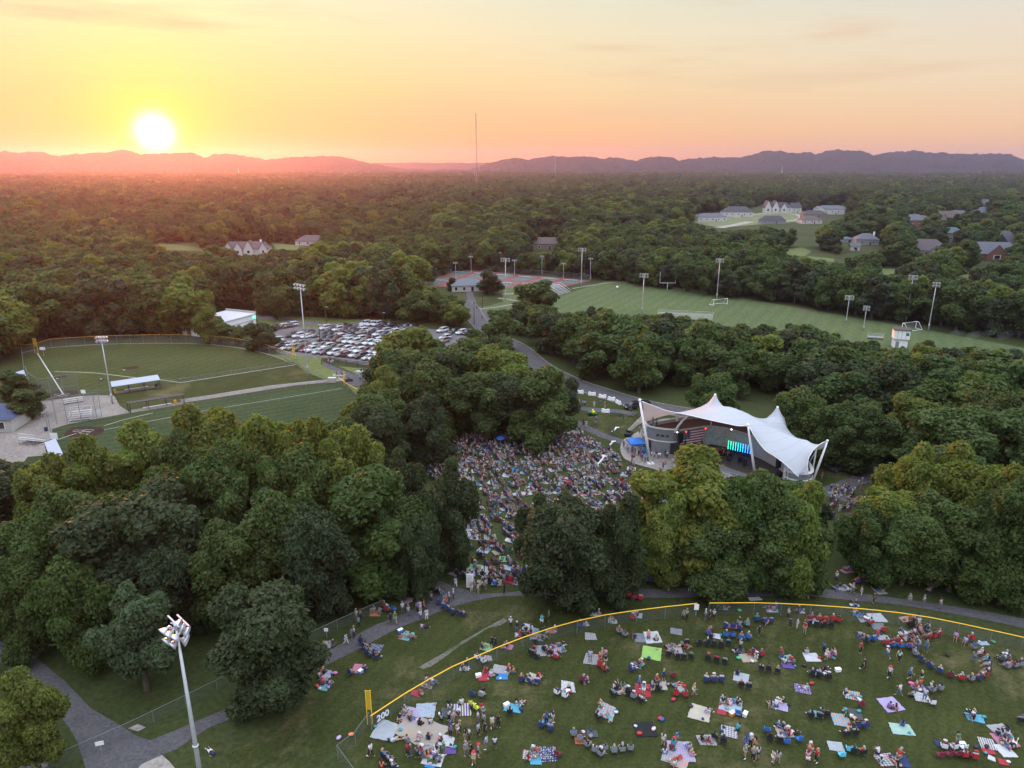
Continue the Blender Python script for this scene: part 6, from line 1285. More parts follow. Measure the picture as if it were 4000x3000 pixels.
# ------------------------------------------------------------------ vehicles
def loft(sections, mi=0, mb=None):
    mb = mb or MB(); n = len(sections[0]); n0 = len(mb.v)
    for s in sections: mb.v += list(s)
    for i in range(len(sections) - 1):
        for k in range(n):
            k2 = (k + 1) % n; mb.f.append([n0 + i * n + k, n0 + i * n + k2, n0 + (i + 1) * n + k2, n0 + (i + 1) * n + k]); mb.m.append(mi)
    mb.f.append([n0 + k for k in reversed(range(n))]); mb.m.append(mi); e = n0 + (len(sections) - 1) * n; mb.f.append([e + k for k in range(n)]); mb.m.append(mi); return mb
def car_meshes(kind):
    """x forward; returns body, glass and the wheel positions"""
    if kind == 'suv': Ln, W, prof, cab = 4.7, 1.9, [(-2.35, .45, .85), (-2.25, .32, 1.02), (-1.4, .28, 1.08), (.8, .28, 1.06), (1.3, .28, 1.02), (2.1, .32, .92), (2.35, .45, .70)], [(-2.2, 1.0, .80), (-1.95, 1.62, .66), (-.4, 1.72, .68), (.45, 1.66, .66), (1.15, 1.02, .80)]
    elif kind == 'sedan': Ln, W, prof, cab = 4.7, 1.82, [(-2.35, .40, .80), (-2.2, .28, .92), (-1.4, .25, .95), (.8, .25, .92), (1.3, .25, .88), (2.1, .28, .76), (2.35, .40, .58)], [(-1.75, .90, .76), (-1.1, 1.36, .60), (-.2, 1.44, .62), (.35, 1.38, .60), (1.15, .88, .76)]
    else: Ln, W, prof, cab = 5.5, 1.98, [(-2.75, .50, .95), (-2.7, .40, 1.08), (-.75, .35, 1.10), (.8, .35, 1.12), (1.3, .35, 1.10), (2.5, .40, 1.02), (2.75, .5, .80)], [(-.85, 1.06, .84), (-.7, 1.70, .70), (.1, 1.80, .72), (.55, 1.74, .70), (1.3, 1.08, .84)]
    hw = W / 2
    def sec(x, z0, z1, w): return [(x, -w * .86, z0), (x, -w, z0 + .12), (x, -w, z1 - .22), (x, -w * .9, z1), (x, w * .9, z1), (x, w, z1 - .22), (x, w, z0 + .12), (x, w * .86, z0)]
    body = loft([sec(x, z0, z1, hw * (.86 if abs(x) > Ln / 2 - .12 else (.96 if abs(x) > Ln / 2 - .4 else 1))) for x, z0, z1 in prof])
    glass = MB(); roof = MB()
    cs = [[(x, -hw * w, z - .0), (x, hw * w, z)] for x, z, w in cab]
    for (x0, z0, w0), (x1, z1, w1) in zip(cab, cab[1:]):
        base0 = prof[0][2]; zb = 1.0 if kind != 'sedan' else .88; zb = zb if kind != 'pickup' else 1.06
        top = min(z0, z1) > zb + .3
        (roof if top else glass).poly([(x0, -hw * w0, z0), (x1, -hw * w1, z1), (x1, hw * w1, z1), (x0, hw * w0, z0)])
        for s in (-1, 1):
            q = [(x0, s * hw * .86, zb - .06), (x1, s * hw * .86, zb - .06), (x1, s * hw * w1, z1), (x0, s * hw * w0, z0)]; glass.poly(q if s < 0 else q[::-1])
    for (x0, z0, w0), (x1, z1, w1) in zip(cab[1:-1], cab[2:-1]):
        for s in (-1, 1): body.tube([(x0, s * hw * w0, z0), (x1, s * hw * w1, z1)], .05, 5)
    for i in (1, 3):
        x, z, w = cab[i]; j = 0 if i == 1 else 4; x2, z2, w2 = cab[j]
        for s in (-1, 1): body.tube([(x, s * hw * w, z), (x2, s * hw * w2, z2)], .05, 5)
    for v, f, m_ in ((roof.v, roof.f, roof.m),):
        n = len(body.v); body.v += v; body.f += [[i + n for i in q] for q in f]; body.m += m_
    if kind == 'pickup': # flat dark sheet painting the shade inside an open bed
        glass.poly([(-2.55, -.8, 1.095), (-.95, -.8, 1.095), (-.95, .8, 1.095), (-2.55, .8, 1.095)])
    return body.mesh('body_' + kind, [M['carpaint']]), glass.mesh('window_' + kind, [M['glass']]), (Ln * .30, W / 2 - .06)
m, N, L, b = new_mat('car_paint'); oi = N.new('ShaderNodeObjectInfo'); L.new(oi.outputs['Color'], b.inputs['Base Color']); b.inputs['Roughness'].default_value = .28; b.inputs['Metallic'].default_value = .15; b.inputs['Coat Weight'].default_value = .5; b.inputs['Coat Roughness'].default_value = .1; M['carpaint'] = m
M['tyre'] = mat('tyre', (.02, .02, .02), .9); M['rim'] = mat('rim', (.35, .35, .37), .35, .7); M['tail'] = mat('tail_lamp', (.30, .01, .01), .3); M['head'] = mat('head_lamp', (.65, .66, .70), .2)
CARM = {k: car_meshes(k) for k in ('suv', 'sedan', 'pickup')}
WHEEL = MB().tube([(0, -.12, 0), (0, -.11, 0), (0, .11, 0), (0, .12, 0)], [.30, .35, .35, .30], 14).mesh('wheel', [M['tyre']]); RIM = MB().tube([(0, -.135, 0), (0, .135, 0)], .2, 10).mesh('rim', [M['rim']])
HEADL = MB().box((0, 0, 0), (.12, .36, .15)).mesh('headlight', [M['head']]); TAILL = MB().box((0, 0, 0), (.10, .22, .26)).mesh('tail_light', [M['tail']])
CC = {'white': (.50, .51, .53), 'black': (.014, .014, .017), 'dark grey': (.055, .058, .065), 'silver': (.36, .37, .39), 'red': (.20, .015, .02), 'dark blue': (.02, .035, .09), 'beige': (.24, .20, .17), 'maroon': (.10, .018, .02)}
def car(x, y, rz, kind, col, label, group='cars in the parking lot', full=True):
    o = empty('parked_car', (x, y, .0), rz, label, 'car' if kind != 'pickup' else 'pickup', group); bm, gm, (wx, wy) = CARM[kind]
    link('body', bm, o, CC[col]); link('window', gm, o)
    for sx in (-1, 1):
        for sy in (-1, 1):
            w = link('wheel', WHEEL, o); w.location = (sx * wx * 1.02, sy * wy, .35)
            if full: link('rim', RIM, w)
    if full:
        zz = {'suv': .80, 'sedan': .66, 'pickup': .88}[kind]; Lh = {'suv': 2.30, 'sedan': 2.30, 'pickup': 2.70}[kind]
        for sy in (-1, 1): h = link('headlight', HEADL, o); h.location = (Lh - .02, sy * .62, zz - .08); t = link('tail_light', TAILL, o); t.location = (-Lh + .02, sy * .72, zz)
    return o
# rows read off the photo: (x, y) in the crop of the lot, kind and colour letters
rows = [('in the nearest parking row', [(245, 492, 'p', 'k'), (300, 510, 'c', 'w'), (362, 512, 's', 'e'), (425, 520, 's', 'k'), (490, 528, 'c', 'r'), (548, 532, 'p', 'w'), (610, 548, 'c', 'l'), (675, 556, 's', 'k'), (755, 560, 's', 'w'), (825, 572, 's', 'e'), (890, 577, 's', 'm'), (955, 583, 's', 'w'), (1012, 592, 's', 'k'), (1085, 605, 'c', 'l'), (1150, 612, 's', 'w'), (1215, 620, 's', 'g')]),
        ('in the second parking row', [(200, 440, 's', 'w'), (265, 468, 's', 'l'), (362, 474, 'c', 'w'), (430, 472, 's', 'e'), (488, 486, 'c', 'm'), (556, 494, 'c', 'w'), (640, 490, 's', 'g'), (690, 500, 's', 'w'), (745, 512, 's', 'k'), (800, 518, 's', 'e'), (870, 528, 's', 'w'), (930, 535, 'c', 'w'), (1000, 540, 's', 'w'), (1060, 540, 's', 'm'), (1125, 548, 's', 'l'), (1190, 556, 's', 'w')]),
        ('in the third parking row', [(348, 392, 's', 'k'), (412, 397, 's', 'w'), (490, 402, 'c', 'w'), (590, 390, 'c', 'g'), (645, 424, 's', 'k'), (705, 428, 's', 'g'), (770, 432, 's', 'm'), (838, 440, 'c', 'e'), (890, 450, 's', 'w'), (955, 455, 's', 'w'), (1015, 462, 'c', 'e'), (1085, 466, 's', 'w'), (1150, 470, 's', 'w'), (1210, 476, 's', 'w'), (1275, 484, 's', 'k')]),
        ('in the fourth parking row', [(455, 362, 'c', 'm'), (508, 372, 's', 'k'), (545, 380, 'c', 'r'), (648, 390, 's', 'g'), (715, 392, 's', 'k'), (775, 400, 's', 'e'), (835, 402, 's', 'w'), (900, 412, 'c', 'l'), (955, 420, 'c', 'g'), (1000, 428, 's', 'w'), (1070, 435, 's', 'm'), (1130, 432, 'p', 'k'), (1200, 440, 's', 'w'), (1262, 448, 's', 'l')]),
        ('in the fifth parking row', [(665, 322, 's', 'w'), (728, 335, 's', 'g'), (790, 335, 's', 'w'), (850, 344, 's', 'm'), (910, 345, 's', 'g'), (945, 360, 's', 'k'), (1015, 362, 'c', 'e'), (1052, 343, 's', 'w'), (1110, 347, 'c', 'l'), (1137, 372, 's', 'k'), (1178, 382, 's', 'w'), (1238, 386, 's', 'g'), (1300, 392, 's', 'l'), (1370, 398, 's', 'w'), (1435, 404, 's', 'w')]),
        ('in the sixth parking row', [(790, 308, 'c', 'e'), (852, 305, 'p', 'k'), (955, 325, 'c', 'g'), (1010, 326, 's', 'w'), (1180, 348, 's', 'k'), (1238, 352, 's', 'l'), (1330, 360, 's', 'w'), (1400, 366, 's', 'l')]),
        ('in the farthest row under the wood', [(1052, 278, 's', 'w'), (1110, 284, 's', 'w'), (1165, 285, 's', 'w'), (1215, 295, 's', 'k'), (1290, 296, 's', 'k'), (1392, 305, 'c', 'k'), (1442, 312, 's', 'g'), (1502, 315, 's', 'k'), (1792, 345, 's', 'w'), (1910, 355, 's', 'k'), (1975, 365, 's', 'w'), (2030, 368, 's', 'k')]),
        ('at the left end of the lot', [(92, 345, 's', 'm'), (150, 338, 'c', 'm'), (198, 320, 'p', 'k'), (256, 310, 's', 'w'), (310, 304, 'c', 'm'), (345, 292, 's', 'w')]),
        ('between the trees at the right of the lot', [(1820, 415, 's', 'w'), (1800, 445, 's', 'e'), (1960, 515, 's', 'w'), (2050, 472, 's', 'k'), (2040, 500, 's', 'w'), (1900, 600, 's', 'w'), (1980, 560, 's', 'w')])]
rs = random.Random(8); ca_ = math.atan2(*(lambda a, b: (b[1] - a[1], b[0] - a[0]))(g(1122, 1358), g(1388, 1387)))
KK = {'s': 'suv', 'c': 'sedan', 'p': 'pickup'}; KC = {'w': 'white', 'k': 'black', 'g': 'dark grey', 'e': 'beige', 'l': 'silver', 'r': 'red', 'm': 'maroon', 'b': 'dark blue'}; cars = []
for zone, lst in rows:
    for (px, py, k, c) in lst:
        x, y = gc(9, px, py + 6, .35); h = ca_ - math.pi / 2 - .42 + rs.uniform(-.05, .05) + (math.pi if rs.random() < .12 else 0)
        cars.append(car(x, y, h, KK[k], KC[c], f'{KC[c]} {KK[k]} {zone}'))
M['dimwhite'] = M['wpaint']
for px, py, lab in ((330, 583, 'left'), (408, 600, 'middle'), (545, 612, 'right'), (605, 617, 'far right')):
    pass
x, y = gc(4, 505, 268); car(x, y, -2.85, 'suv', 'black', 'large black suv parked where the path meets the road', 'vehicles round the bandshell')
x, y = gc(4, 560, 262); car(x, y, -2.8, 'suv', 'black', 'black suv half behind the left mast', 'vehicles round the bandshell')
def gg(px, py): return g(3000 + px * .7536, 1150 + py * .7536)
x, y = gg(620, 852); car(x, y, -.12, 'pickup', 'black', 'long black vehicle on the road at the grove edge', 'vehicles round the bandshell')
x, y = gg(372, 912); car(x, y, .2, 'sedan', 'dark grey', 'small dark car on the grass behind the right mast', 'vehicles round the bandshell')
# golf carts
def cart(x, y, rz, body, seat, label):
    o = empty('golf_cart', (x, y, 0), rz, label, 'cart', 'utility carts'); MB().box((.3, 0, .5), (1.1, 1.2, .45)).box((-.75, 0, .62), (1.1, 1.3, .35)).build('body', M['any'], o, color=body); MB().box((0, 0, .85), (.5, 1.1, .25)).box((-.2, 0, 1.15), (.15, 1.1, .5)).build('seat', M['any'], o, color=seat)
    for sx in (-.85, .65):
        for sy in (-.6, .6): w = link('wheel', WHEEL, o); w.location = (sx, sy, .28); w.scale = (.8, 1, .8)
x, y = gc(4, 217, 318); cart(x, y, -.4, (.02, .10, .03), (.65, .55, .03), 'green utility cart with bright yellow seats on the lawn'); x, y = gc(4, 472, 462); cart(x, y, 1.2, (.02, .02, .025), (.02, .02, .02), 'black cart parked at the plaza edge'); x, y = gc(9, 895, 832); cart(x, y, .3, (.02, .06, .07), (.12, .03, .03), 'dark teal cart on the path by the ball fields')
def bike(x, y, rz, label):
    o = empty('bicycle', (x, y, 0), rz, label, 'bicycle', 'bicycles on the stage lawn')
    for wx in (-.5, .5):
        mb = MB(); mb.tube([(wx + .33 * math.cos(t), 0, .34 + .33 * math.sin(t)) for t in [k * math.pi / 8 for k in range(17)]], .025, 4, caps=False); mb.build('wheel', M['tyre'], o)
    MB().tube([(-.5, 0, .34), (-.15, 0, .8), (.35, 0, .82), (-.02, 0, .3), (-.5, 0, .34)], .025, 4).tube([(.5, 0, .34), (.35, 0, .95), (.3, .22, .98)], .022, 4).tube([(.35, 0, .95), (.3, -.22, .98)], .022, 4).build('frame', M['dark'], o); MB().box((-.18, 0, .88), (.24, .12, .06)).build('saddle', M['black'], o)
for i, (px, py) in enumerate(((380, 325), (398, 332), (415, 328), (432, 338), (340, 325), (515, 330), (530, 345), (480, 345))): x, y = gc(4, px, py); bike(x, y, .5 * i, 'dark bicycle parked on the stage lawn')
# ------------------------------------------------------------------ people, blankets, chairs
def skinned(name, joints, chains, radii, m, sub=1, root=None):
    """one continuous skinned surface from a skeleton of joints"""
    ids = {}; V = []; E = []
    for ch in chains:
        for k in ch:
            if k not in ids: ids[k] = len(V); V.append(joints[k])
        for a, b in zip(ch, ch[1:]): E.append((ids[a], ids[b]))
    me = bpy.data.meshes.new(name); me.from_pydata(V, E, []); o = bpy.data.objects.new(name, me); COL.objects.link(o)
    sk = o.modifiers.new('skin', 'SKIN'); sk.use_smooth_shade = True
    if not me.skin_vertices: 
        pass
    d = me.skin_vertices[0].data
    for k, i in ids.items():
        r = radii.get(k, .05); d[i].radius = (r, r) if not isinstance(r, tuple) else r; d[i].use_root = (k == (root or 'pelvis'))
    if sub: sm = o.modifiers.new('smooth', 'SUBSURF'); sm.levels = sub; sm.render_levels = sub
    dg = bpy.context.evaluated_depsgraph_get(); out = bpy.data.meshes.new_from_object(o.evaluated_get(dg)); bpy.data.objects.remove(o)
    out.name = name; out.materials.clear(); out.materials.append(m); out.polygons.foreach_set('use_smooth', [True] * len(out.polygons)); return out
M['skin'] = mat('skin', (1, 1, 1), .55, objcol=True, noise=.05); M['hair'] = mat('hair', (1, 1, 1), .7, objcol=True, noise=.2, nscale=30)
def J(pelvis, chest, neck, head, top, sh, el, wr, hip, kn, an, toe):
    """joints; limbs given for the right side then left side, as pairs"""
    j = dict(pelvis=pelvis, waist=tuple(pelvis[i] * .55 + chest[i] * .45 for i in range(3)), chest=chest, neck=neck, head=head, top=top)
    for s, i in (('r', 0), ('l', 1)):
        j['sh' + s], j['el' + s], j['wr' + s] = sh[i], el[i], wr[i]; j['hip' + s], j['kn' + s], j['an' + s], j['toe' + s] = hip[i], kn[i], an[i], toe[i]
        j['heel' + s] = tuple(an[i][q] + (0, 0, -.03)[q] for q in range(3))
        e, w = Vector(el[i]), Vector(wr[i]); d = (w - e).normalized(); palm = w + d * .05; j['palm' + s] = tuple(palm)
        side = Vector((1 if s == 'r' else -1, 0, 0)); lat = d.cross(side if abs(d.dot(side)) < .9 else Vector((0, 0, 1))).normalized()
        for f, (off, ln) in enumerate(((-.030, .070), (-.010, .085), (.010, .080), (.030, .062))):
            b = palm + d * .035 + lat * off; j['f%d%sa' % (f, s)] = tuple(b); j['f%d%sb' % (f, s)] = tuple(b + d * ln * .55 - side * .012); j['f%d%sc' % (f, s)] = tuple(b + d * ln - side * .03)
        t = palm - d * .01 + lat * -.035; j['t%sa' % s] = tuple(t); j['t%sb' % s] = tuple(t + d * .04 + lat * -.03)
    f_ = Vector(head) - Vector(neck); fw = Vector((0, 1, 0)); j['nose'] = tuple(Vector(head) + fw * .115)
    return j
RAD = dict(pelvis=.135, waist=.125, chest=.15, neck=.055, head=.095, top=.07, nose=.012)
for s in 'rl':
    RAD.update({'sh' + s: .062, 'el' + s: .042, 'wr' + s: .028, 'palm' + s: (.034, .020), 'hip' + s: .092, 'kn' + s: .056, 'an' + s: .038, 'toe' + s: .032, 'heel' + s: .035, 't%sa' % s: .012, 't%sb' % s: .009})
    for f in range(4): RAD.update({'f%d%sa' % (f, s): .010, 'f%d%sb' % (f, s): .009, 'f%d%sc' % (f, s): .008})
BODYC = [['pelvis', 'waist', 'chest', 'neck', 'head', 'top'], ['head', 'nose']]
for s in 'rl':
    BODYC += [['chest', 'sh' + s, 'el' + s, 'wr' + s, 'palm' + s], ['pelvis', 'hip' + s, 'kn' + s, 'an' + s, 'toe' + s], ['palm' + s, 't%sa' % s, 't%sb' % s]]
    for f in range(4): BODYC += [['palm' + s, 'f%d%sa' % (f, s), 'f%d%sb' % (f, s), 'f%d%sc' % (f, s)]]
def lerp(a, b, t): return tuple(a[i] + (b[i] - a[i]) * t for i in range(3))
POSES = {}
def pose(name, j, drop=0.0):
    for s in 'rl':
        j['slv' + s] = lerp(j['sh' + s], j['el' + s], .62); j['hem' + s] = lerp(j['hip' + s], j['kn' + s], .75); j['cuff' + s] = lerp(j['kn' + s], j['an' + s], .8)
    j['collar'] = lerp(j['chest'], j['neck'], .55)
    body = skinned('body_' + name, j, BODYC, RAD, M['skin'])
    R2 = dict(RAD); R2.update(pelvis=.152, waist=.150, chest=.170, collar=.085)
    for s in 'rl': R2.update({'sh' + s: .082, 'slv' + s: .070, 'hip' + s: .110, 'hem' + s: .092, 'kn' + s: .074, 'cuff' + s: .058})
    shirt = skinned('shirt_' + name, j, [['pelvis', 'waist', 'chest', 'collar'], ['chest', 'shr', 'slvr'], ['chest', 'shl', 'slvl']], R2, M['cloth'], root='waist')
    R3 = dict(R2); R3.update(pelvis=.158); shorts = skinned('shorts_' + name, j, [['pelvis', 'hipr', 'hemr'], ['pelvis', 'hipl', 'heml']], R3, M['cloth'])
    long_ = skinned('trousers_' + name, j, [['pelvis', 'hipr', 'knr', 'cuffr'], ['pelvis', 'hipl', 'knl', 'cuffl']], R3, M['cloth'])
    up = (Vector(j['top']) - Vector(j['neck'])).normalized(); c = Vector(j['head']) + up * .035; q = Vector((0, 0, 1)).rotation_difference(up).to_matrix().to_4x4(); mt = Matrix.Translation(c) @ q
    def hairm(nm, long_hair):
        mb = MB(); mb.ball((0, -.018, .0), .118, 12, 7, z0=-.25, zs=1.12)
        if long_hair: mb.tube([(0, -.07, .04), (0, -.115, -.08), (0, -.12, -.24), (0, -.10, -.36)], [.085, .10, .085, .03], 8)
        else: mb.tube([(0, -.05, .03), (0, -.075, -.06)], [.10, .06], 8)
        me = mb.mesh(nm, [M['hair']], True); me.transform(mt); return me
    hat = MB().ball((0, 0, .03), .125, 12, 5, z0=0, zs=.95).tube([(0, .02, .02), (0, .02, .035)], [.20, .19], 14).mesh('hat', [M['cloth']], True); hat.transform(mt)
    shoe = []
    for s in 'rl':
        a, t = Vector(j['an' + s]), Vector(j['toe' + s]); d = (t - a).normalized(); sm = MB().tube([tuple(a - d * .06), tuple(a), tuple(a + (t - a) * .7), tuple(t + d * .06)], [.035, .052, .050, .030], 7).mesh('shoe', [M['cloth']], True); shoe.append(sm)
    POSES[name] = dict(body=body, shirt=shirt, shorts=shorts, trousers=long_, hair=hairm('hair_short', False), hairl=hairm('hair_long', True), hat=hat, shoe=shoe)
pose('standing', J((0, 0, .96), (0, 0, 1.32), (0, 0, 1.50), (0, .015, 1.61), (0, .01, 1.68), ((.17, 0, 1.41), (-.17, 0, 1.41)), ((.23, -.02, 1.13), (-.23, -.02, 1.13)), ((.24, .08, .90), (-.22, .10, .92)), ((.095, 0, .90), (-.095, 0, .90)), ((.11, .02, .50), (-.12, .03, .50)), ((.12, -.02, .09), (-.14, -.01, .09)), ((.14, .13, .04), (-.17, .13, .04))))
pose('walking', J((0, 0, .95), (0, .03, 1.31), (0, .05, 1.49), (0, .07, 1.60), (0, .07, 1.67), ((.17, .0, 1.40), (-.17, .05, 1.40)), ((.23, .12, 1.15), (-.24, -.12, 1.14)), ((.20, .32, 1.02), (-.24, -.16, .90)), ((.095, 0, .89), (-.095, 0, .89)), ((.10, -.05, .50), (-.10, .18, .52)), ((.11, -.34, .22), (-.10, .28, .10)), ((.12, -.28, .06), (-.11, .43, .07))))
pose('sitting', J((0, 0, .14), (0, -.07, .50), (0, -.03, .67), (0, .0, .78), (0, .0, .85), ((.17, -.05, .59), (-.17, -.05, .59)), ((.24, .02, .33), (-.25, -.10, .32)), ((.14, .24, .30), (-.28, -.22, .08)), ((.10, .03, .14), (-.10, .03, .14)), ((.15, .38, .40), (-.20, .40, .34)), ((.14, .62, .08), (-.16, .68, .08)), ((.15, .76, .06), (-.20, .82, .10))))
pose('cross-legged', J((0, 0, .14), (0, .03, .50), (0, .06, .67), (0, .09, .77), (0, .09, .84), ((.17, .03, .59), (-.17, .03, .59)), ((.26, .08, .34), (-.26, .08, .34)), ((.16, .28, .24), (-.16, .28, .24)), ((.10, .03, .13), (-.10, .03, .13)), ((.40, .30, .18), (-.40, .30, .18)), ((-.05, .38, .08), (.08, .28, .10)), ((-.17, .36, .06), (.20, .27, .08))))
pose('seated', J((0, 0, .50), (0, -.08, .86), (0, -.07, 1.03), (0, -.04, 1.14), (0, -.04, 1.21), ((.17, -.07, .95), (-.17, -.07, .95)), ((.25, .0, .68), (-.25, .02, .68)), ((.18, .24, .66), (-.14, .26, .62)), ((.10, .04, .49), (-.10, .04, .49)), ((.13, .46, .50), (-.15, .46, .50)), ((.13, .55, .09), (-.17, .64, .10)), ((.14, .70, .05), (-.20, .78, .06))))
pose('lying', J((0, 0, .14), (0, -.36, .17), (0, -.54, .22), (0, -.64, .28), (0, -.70, .31), ((.17, -.45, .15), (-.17, -.45, .15)), ((.30, -.28, .10), (-.34, -.50, .12)), ((.20, -.06, .18), (-.26, -.70, .16)), ((.10, .05, .12), (-.10, .05, .12)), ((.14, .48, .14), (-.18, .42, .34)), ((.16, .90, .09), (-.16, .68, .08)), ((.17, .96, .20), (-.18, .82, .10))))
pose('kneeling', J((0, 0, .42), (0, .10, .76), (0, .16, .92), (0, .22, 1.02), (0, .23, 1.09), ((.17, .10, .85), (-.17, .10, .85)), ((.24, .28, .66), (-.24, .26, .62)), ((.16, .48, .56), (-.14, .46, .52)), ((.10, .02, .38), (-.10, .02, .38)), ((.13, .30, .10), (-.14, .30, .10)), ((.13, -.12, .09), (-.14, -.12, .09)), ((.14, -.24, .05), (-.15, -.24, .05))))
SKIN = [(.36, .21, .15), (.42, .26, .19), (.30, .17, .115), (.14, .08, .05), (.39, .24, .175)]
HAIR = {'dark': (.02, .015, .012), 'brown': (.07, .04, .025), 'blond': (.32, .22, .11), 'grey': (.25, .24, .23)}
SC = {'white': (.54, .55, .58), 'pale blue': (.30, .42, .58), 'navy': (.022, .035, .12), 'black': (.018, .018, .02), 'red': (.50, .035, .04), 'grey': (.24, .25, .27), 'maroon': (.16, .02, .035), 'teal': (.05, .34, .38), 'pink': (.60, .26, .32), 'orange': (.65, .18, .06), 'beige': (.46, .38, .30), 'purple': (.22, .13, .32), 'blue': (.04, .16, .45), 'green': (.05, .20, .09), 'mint': (.36, .56, .48), 'yellow': (.65, .50, .08), 'lilac': (.52, .44, .66)}
SC = {k: tuple(q * .88 + .004 for q in v) for k, v in SC.items()}
TC = {'black': (.02, .02, .022), 'denim': (.08, .12, .22), 'khaki': (.34, .28, .20), 'white': (.62, .62, .62), 'grey': (.16, .165, .18), 'navy': (.02, .03, .08)}
SHW = ['white'] * 7 + ['pale blue'] * 2 + ['navy'] * 4 + ['black'] * 6 + ['red'] * 4 + ['grey'] * 4 + ['maroon', 'teal', 'pink', 'pink', 'orange', 'beige', 'beige', 'purple', 'blue', 'blue', 'green', 'lilac']
pr = random.Random(21)
PEOPLE, CHAIRS, BLANKETS = [], [], []      # collected first; the largest in view become objects
def add_person(x, y, ps, rz, shirt=None, low=None, hat=None, ctx='', z=0.0, scale=None):
    PEOPLE.append(dict(x=x, y=y, z=z, pose=ps, rz=rz, shirt=shirt or pr.choice(SHW), low=low or pr.choice(['black', 'denim', 'denim', 'khaki', 'grey', 'navy', 'white']), hat=hat if hat is not None else (pr.random() < .14), ctx=ctx, skin=pr.choice(SKIN), hair=pr.choice(['dark', 'dark', 'brown', 'brown', 'blond', 'grey']), long=pr.random() < .45, sc=scale or pr.uniform(.93, 1.06)))
CHC = {'navy': (.025, .045, .16), 'black': (.018, .018, .022), 'red': (.38, .025, .03), 'blue': (.03, .13, .42), 'grey': (.20, .21, .23), 'maroon': (.17, .02, .04), 'lime': (.50, .62, .04), 'cyan': (.12, .50, .68), 'white': (.66, .67, .7), 'green': (.03, .13, .06)}
def add_chair(x, y, rz, col=None, seated=True, ctx='', **k):
    col = col or pr.choice(['navy', 'navy', 'black', 'black', 'black', 'blue', 'red', 'grey', 'grey', 'maroon', 'green']); CHAIRS.append(dict(x=x, y=y, rz=rz, col=col, ctx=ctx, seated=seated))
    if seated: add_person(x, y, 'seated', rz, ctx='in a %s chair' % col + (' ' + ctx if ctx else ''), **k)
STAGE = (40, 126)
def face(x, y, j=.35): return math.atan2(STAGE[1] - y, STAGE[0] - x) - math.pi / 2 + pr.uniform(-j, j)
# blanket kinds: colour, pattern, w, d
def add_blanket(x, y, w, d, rz, col, pat, ctx): BLANKETS.append(dict(x=x, y=y, w=w, d=d, rz=rz, col=col, pat=pat, ctx=ctx))
BC = {'white': (.66, .68, .72), 'cream': (.60, .54, .44), 'pale blue': (.42, .54, .66), 'blue': (.05, .26, .62), 'navy': (.03, .05, .16), 'cyan': (.12, .45, .62), 'teal': (.22, .46, .46), 'mint': (.42, .62, .54), 'lime': (.36, .62, .16), 'green': (.26, .46, .24), 'red': (.48, .04, .06), 'orange': (.62, .20, .08), 'pink': (.58, .22, .32), 'rose': (.56, .38, .36), 'lilac': (.50, .42, .68), 'purple': (.16, .08, .34), 'grey': (.24, .26, .30), 'pale grey': (.46, .50, .54), 'black': (.015, .015, .018), 'beige': (.48, .40, .30), 'dark grey': (.09, .095, .11), 'maroon': (.2, .03, .05)}
BC = {k: tuple(q * .58 + .014 for q in v) for k, v in BC.items()}
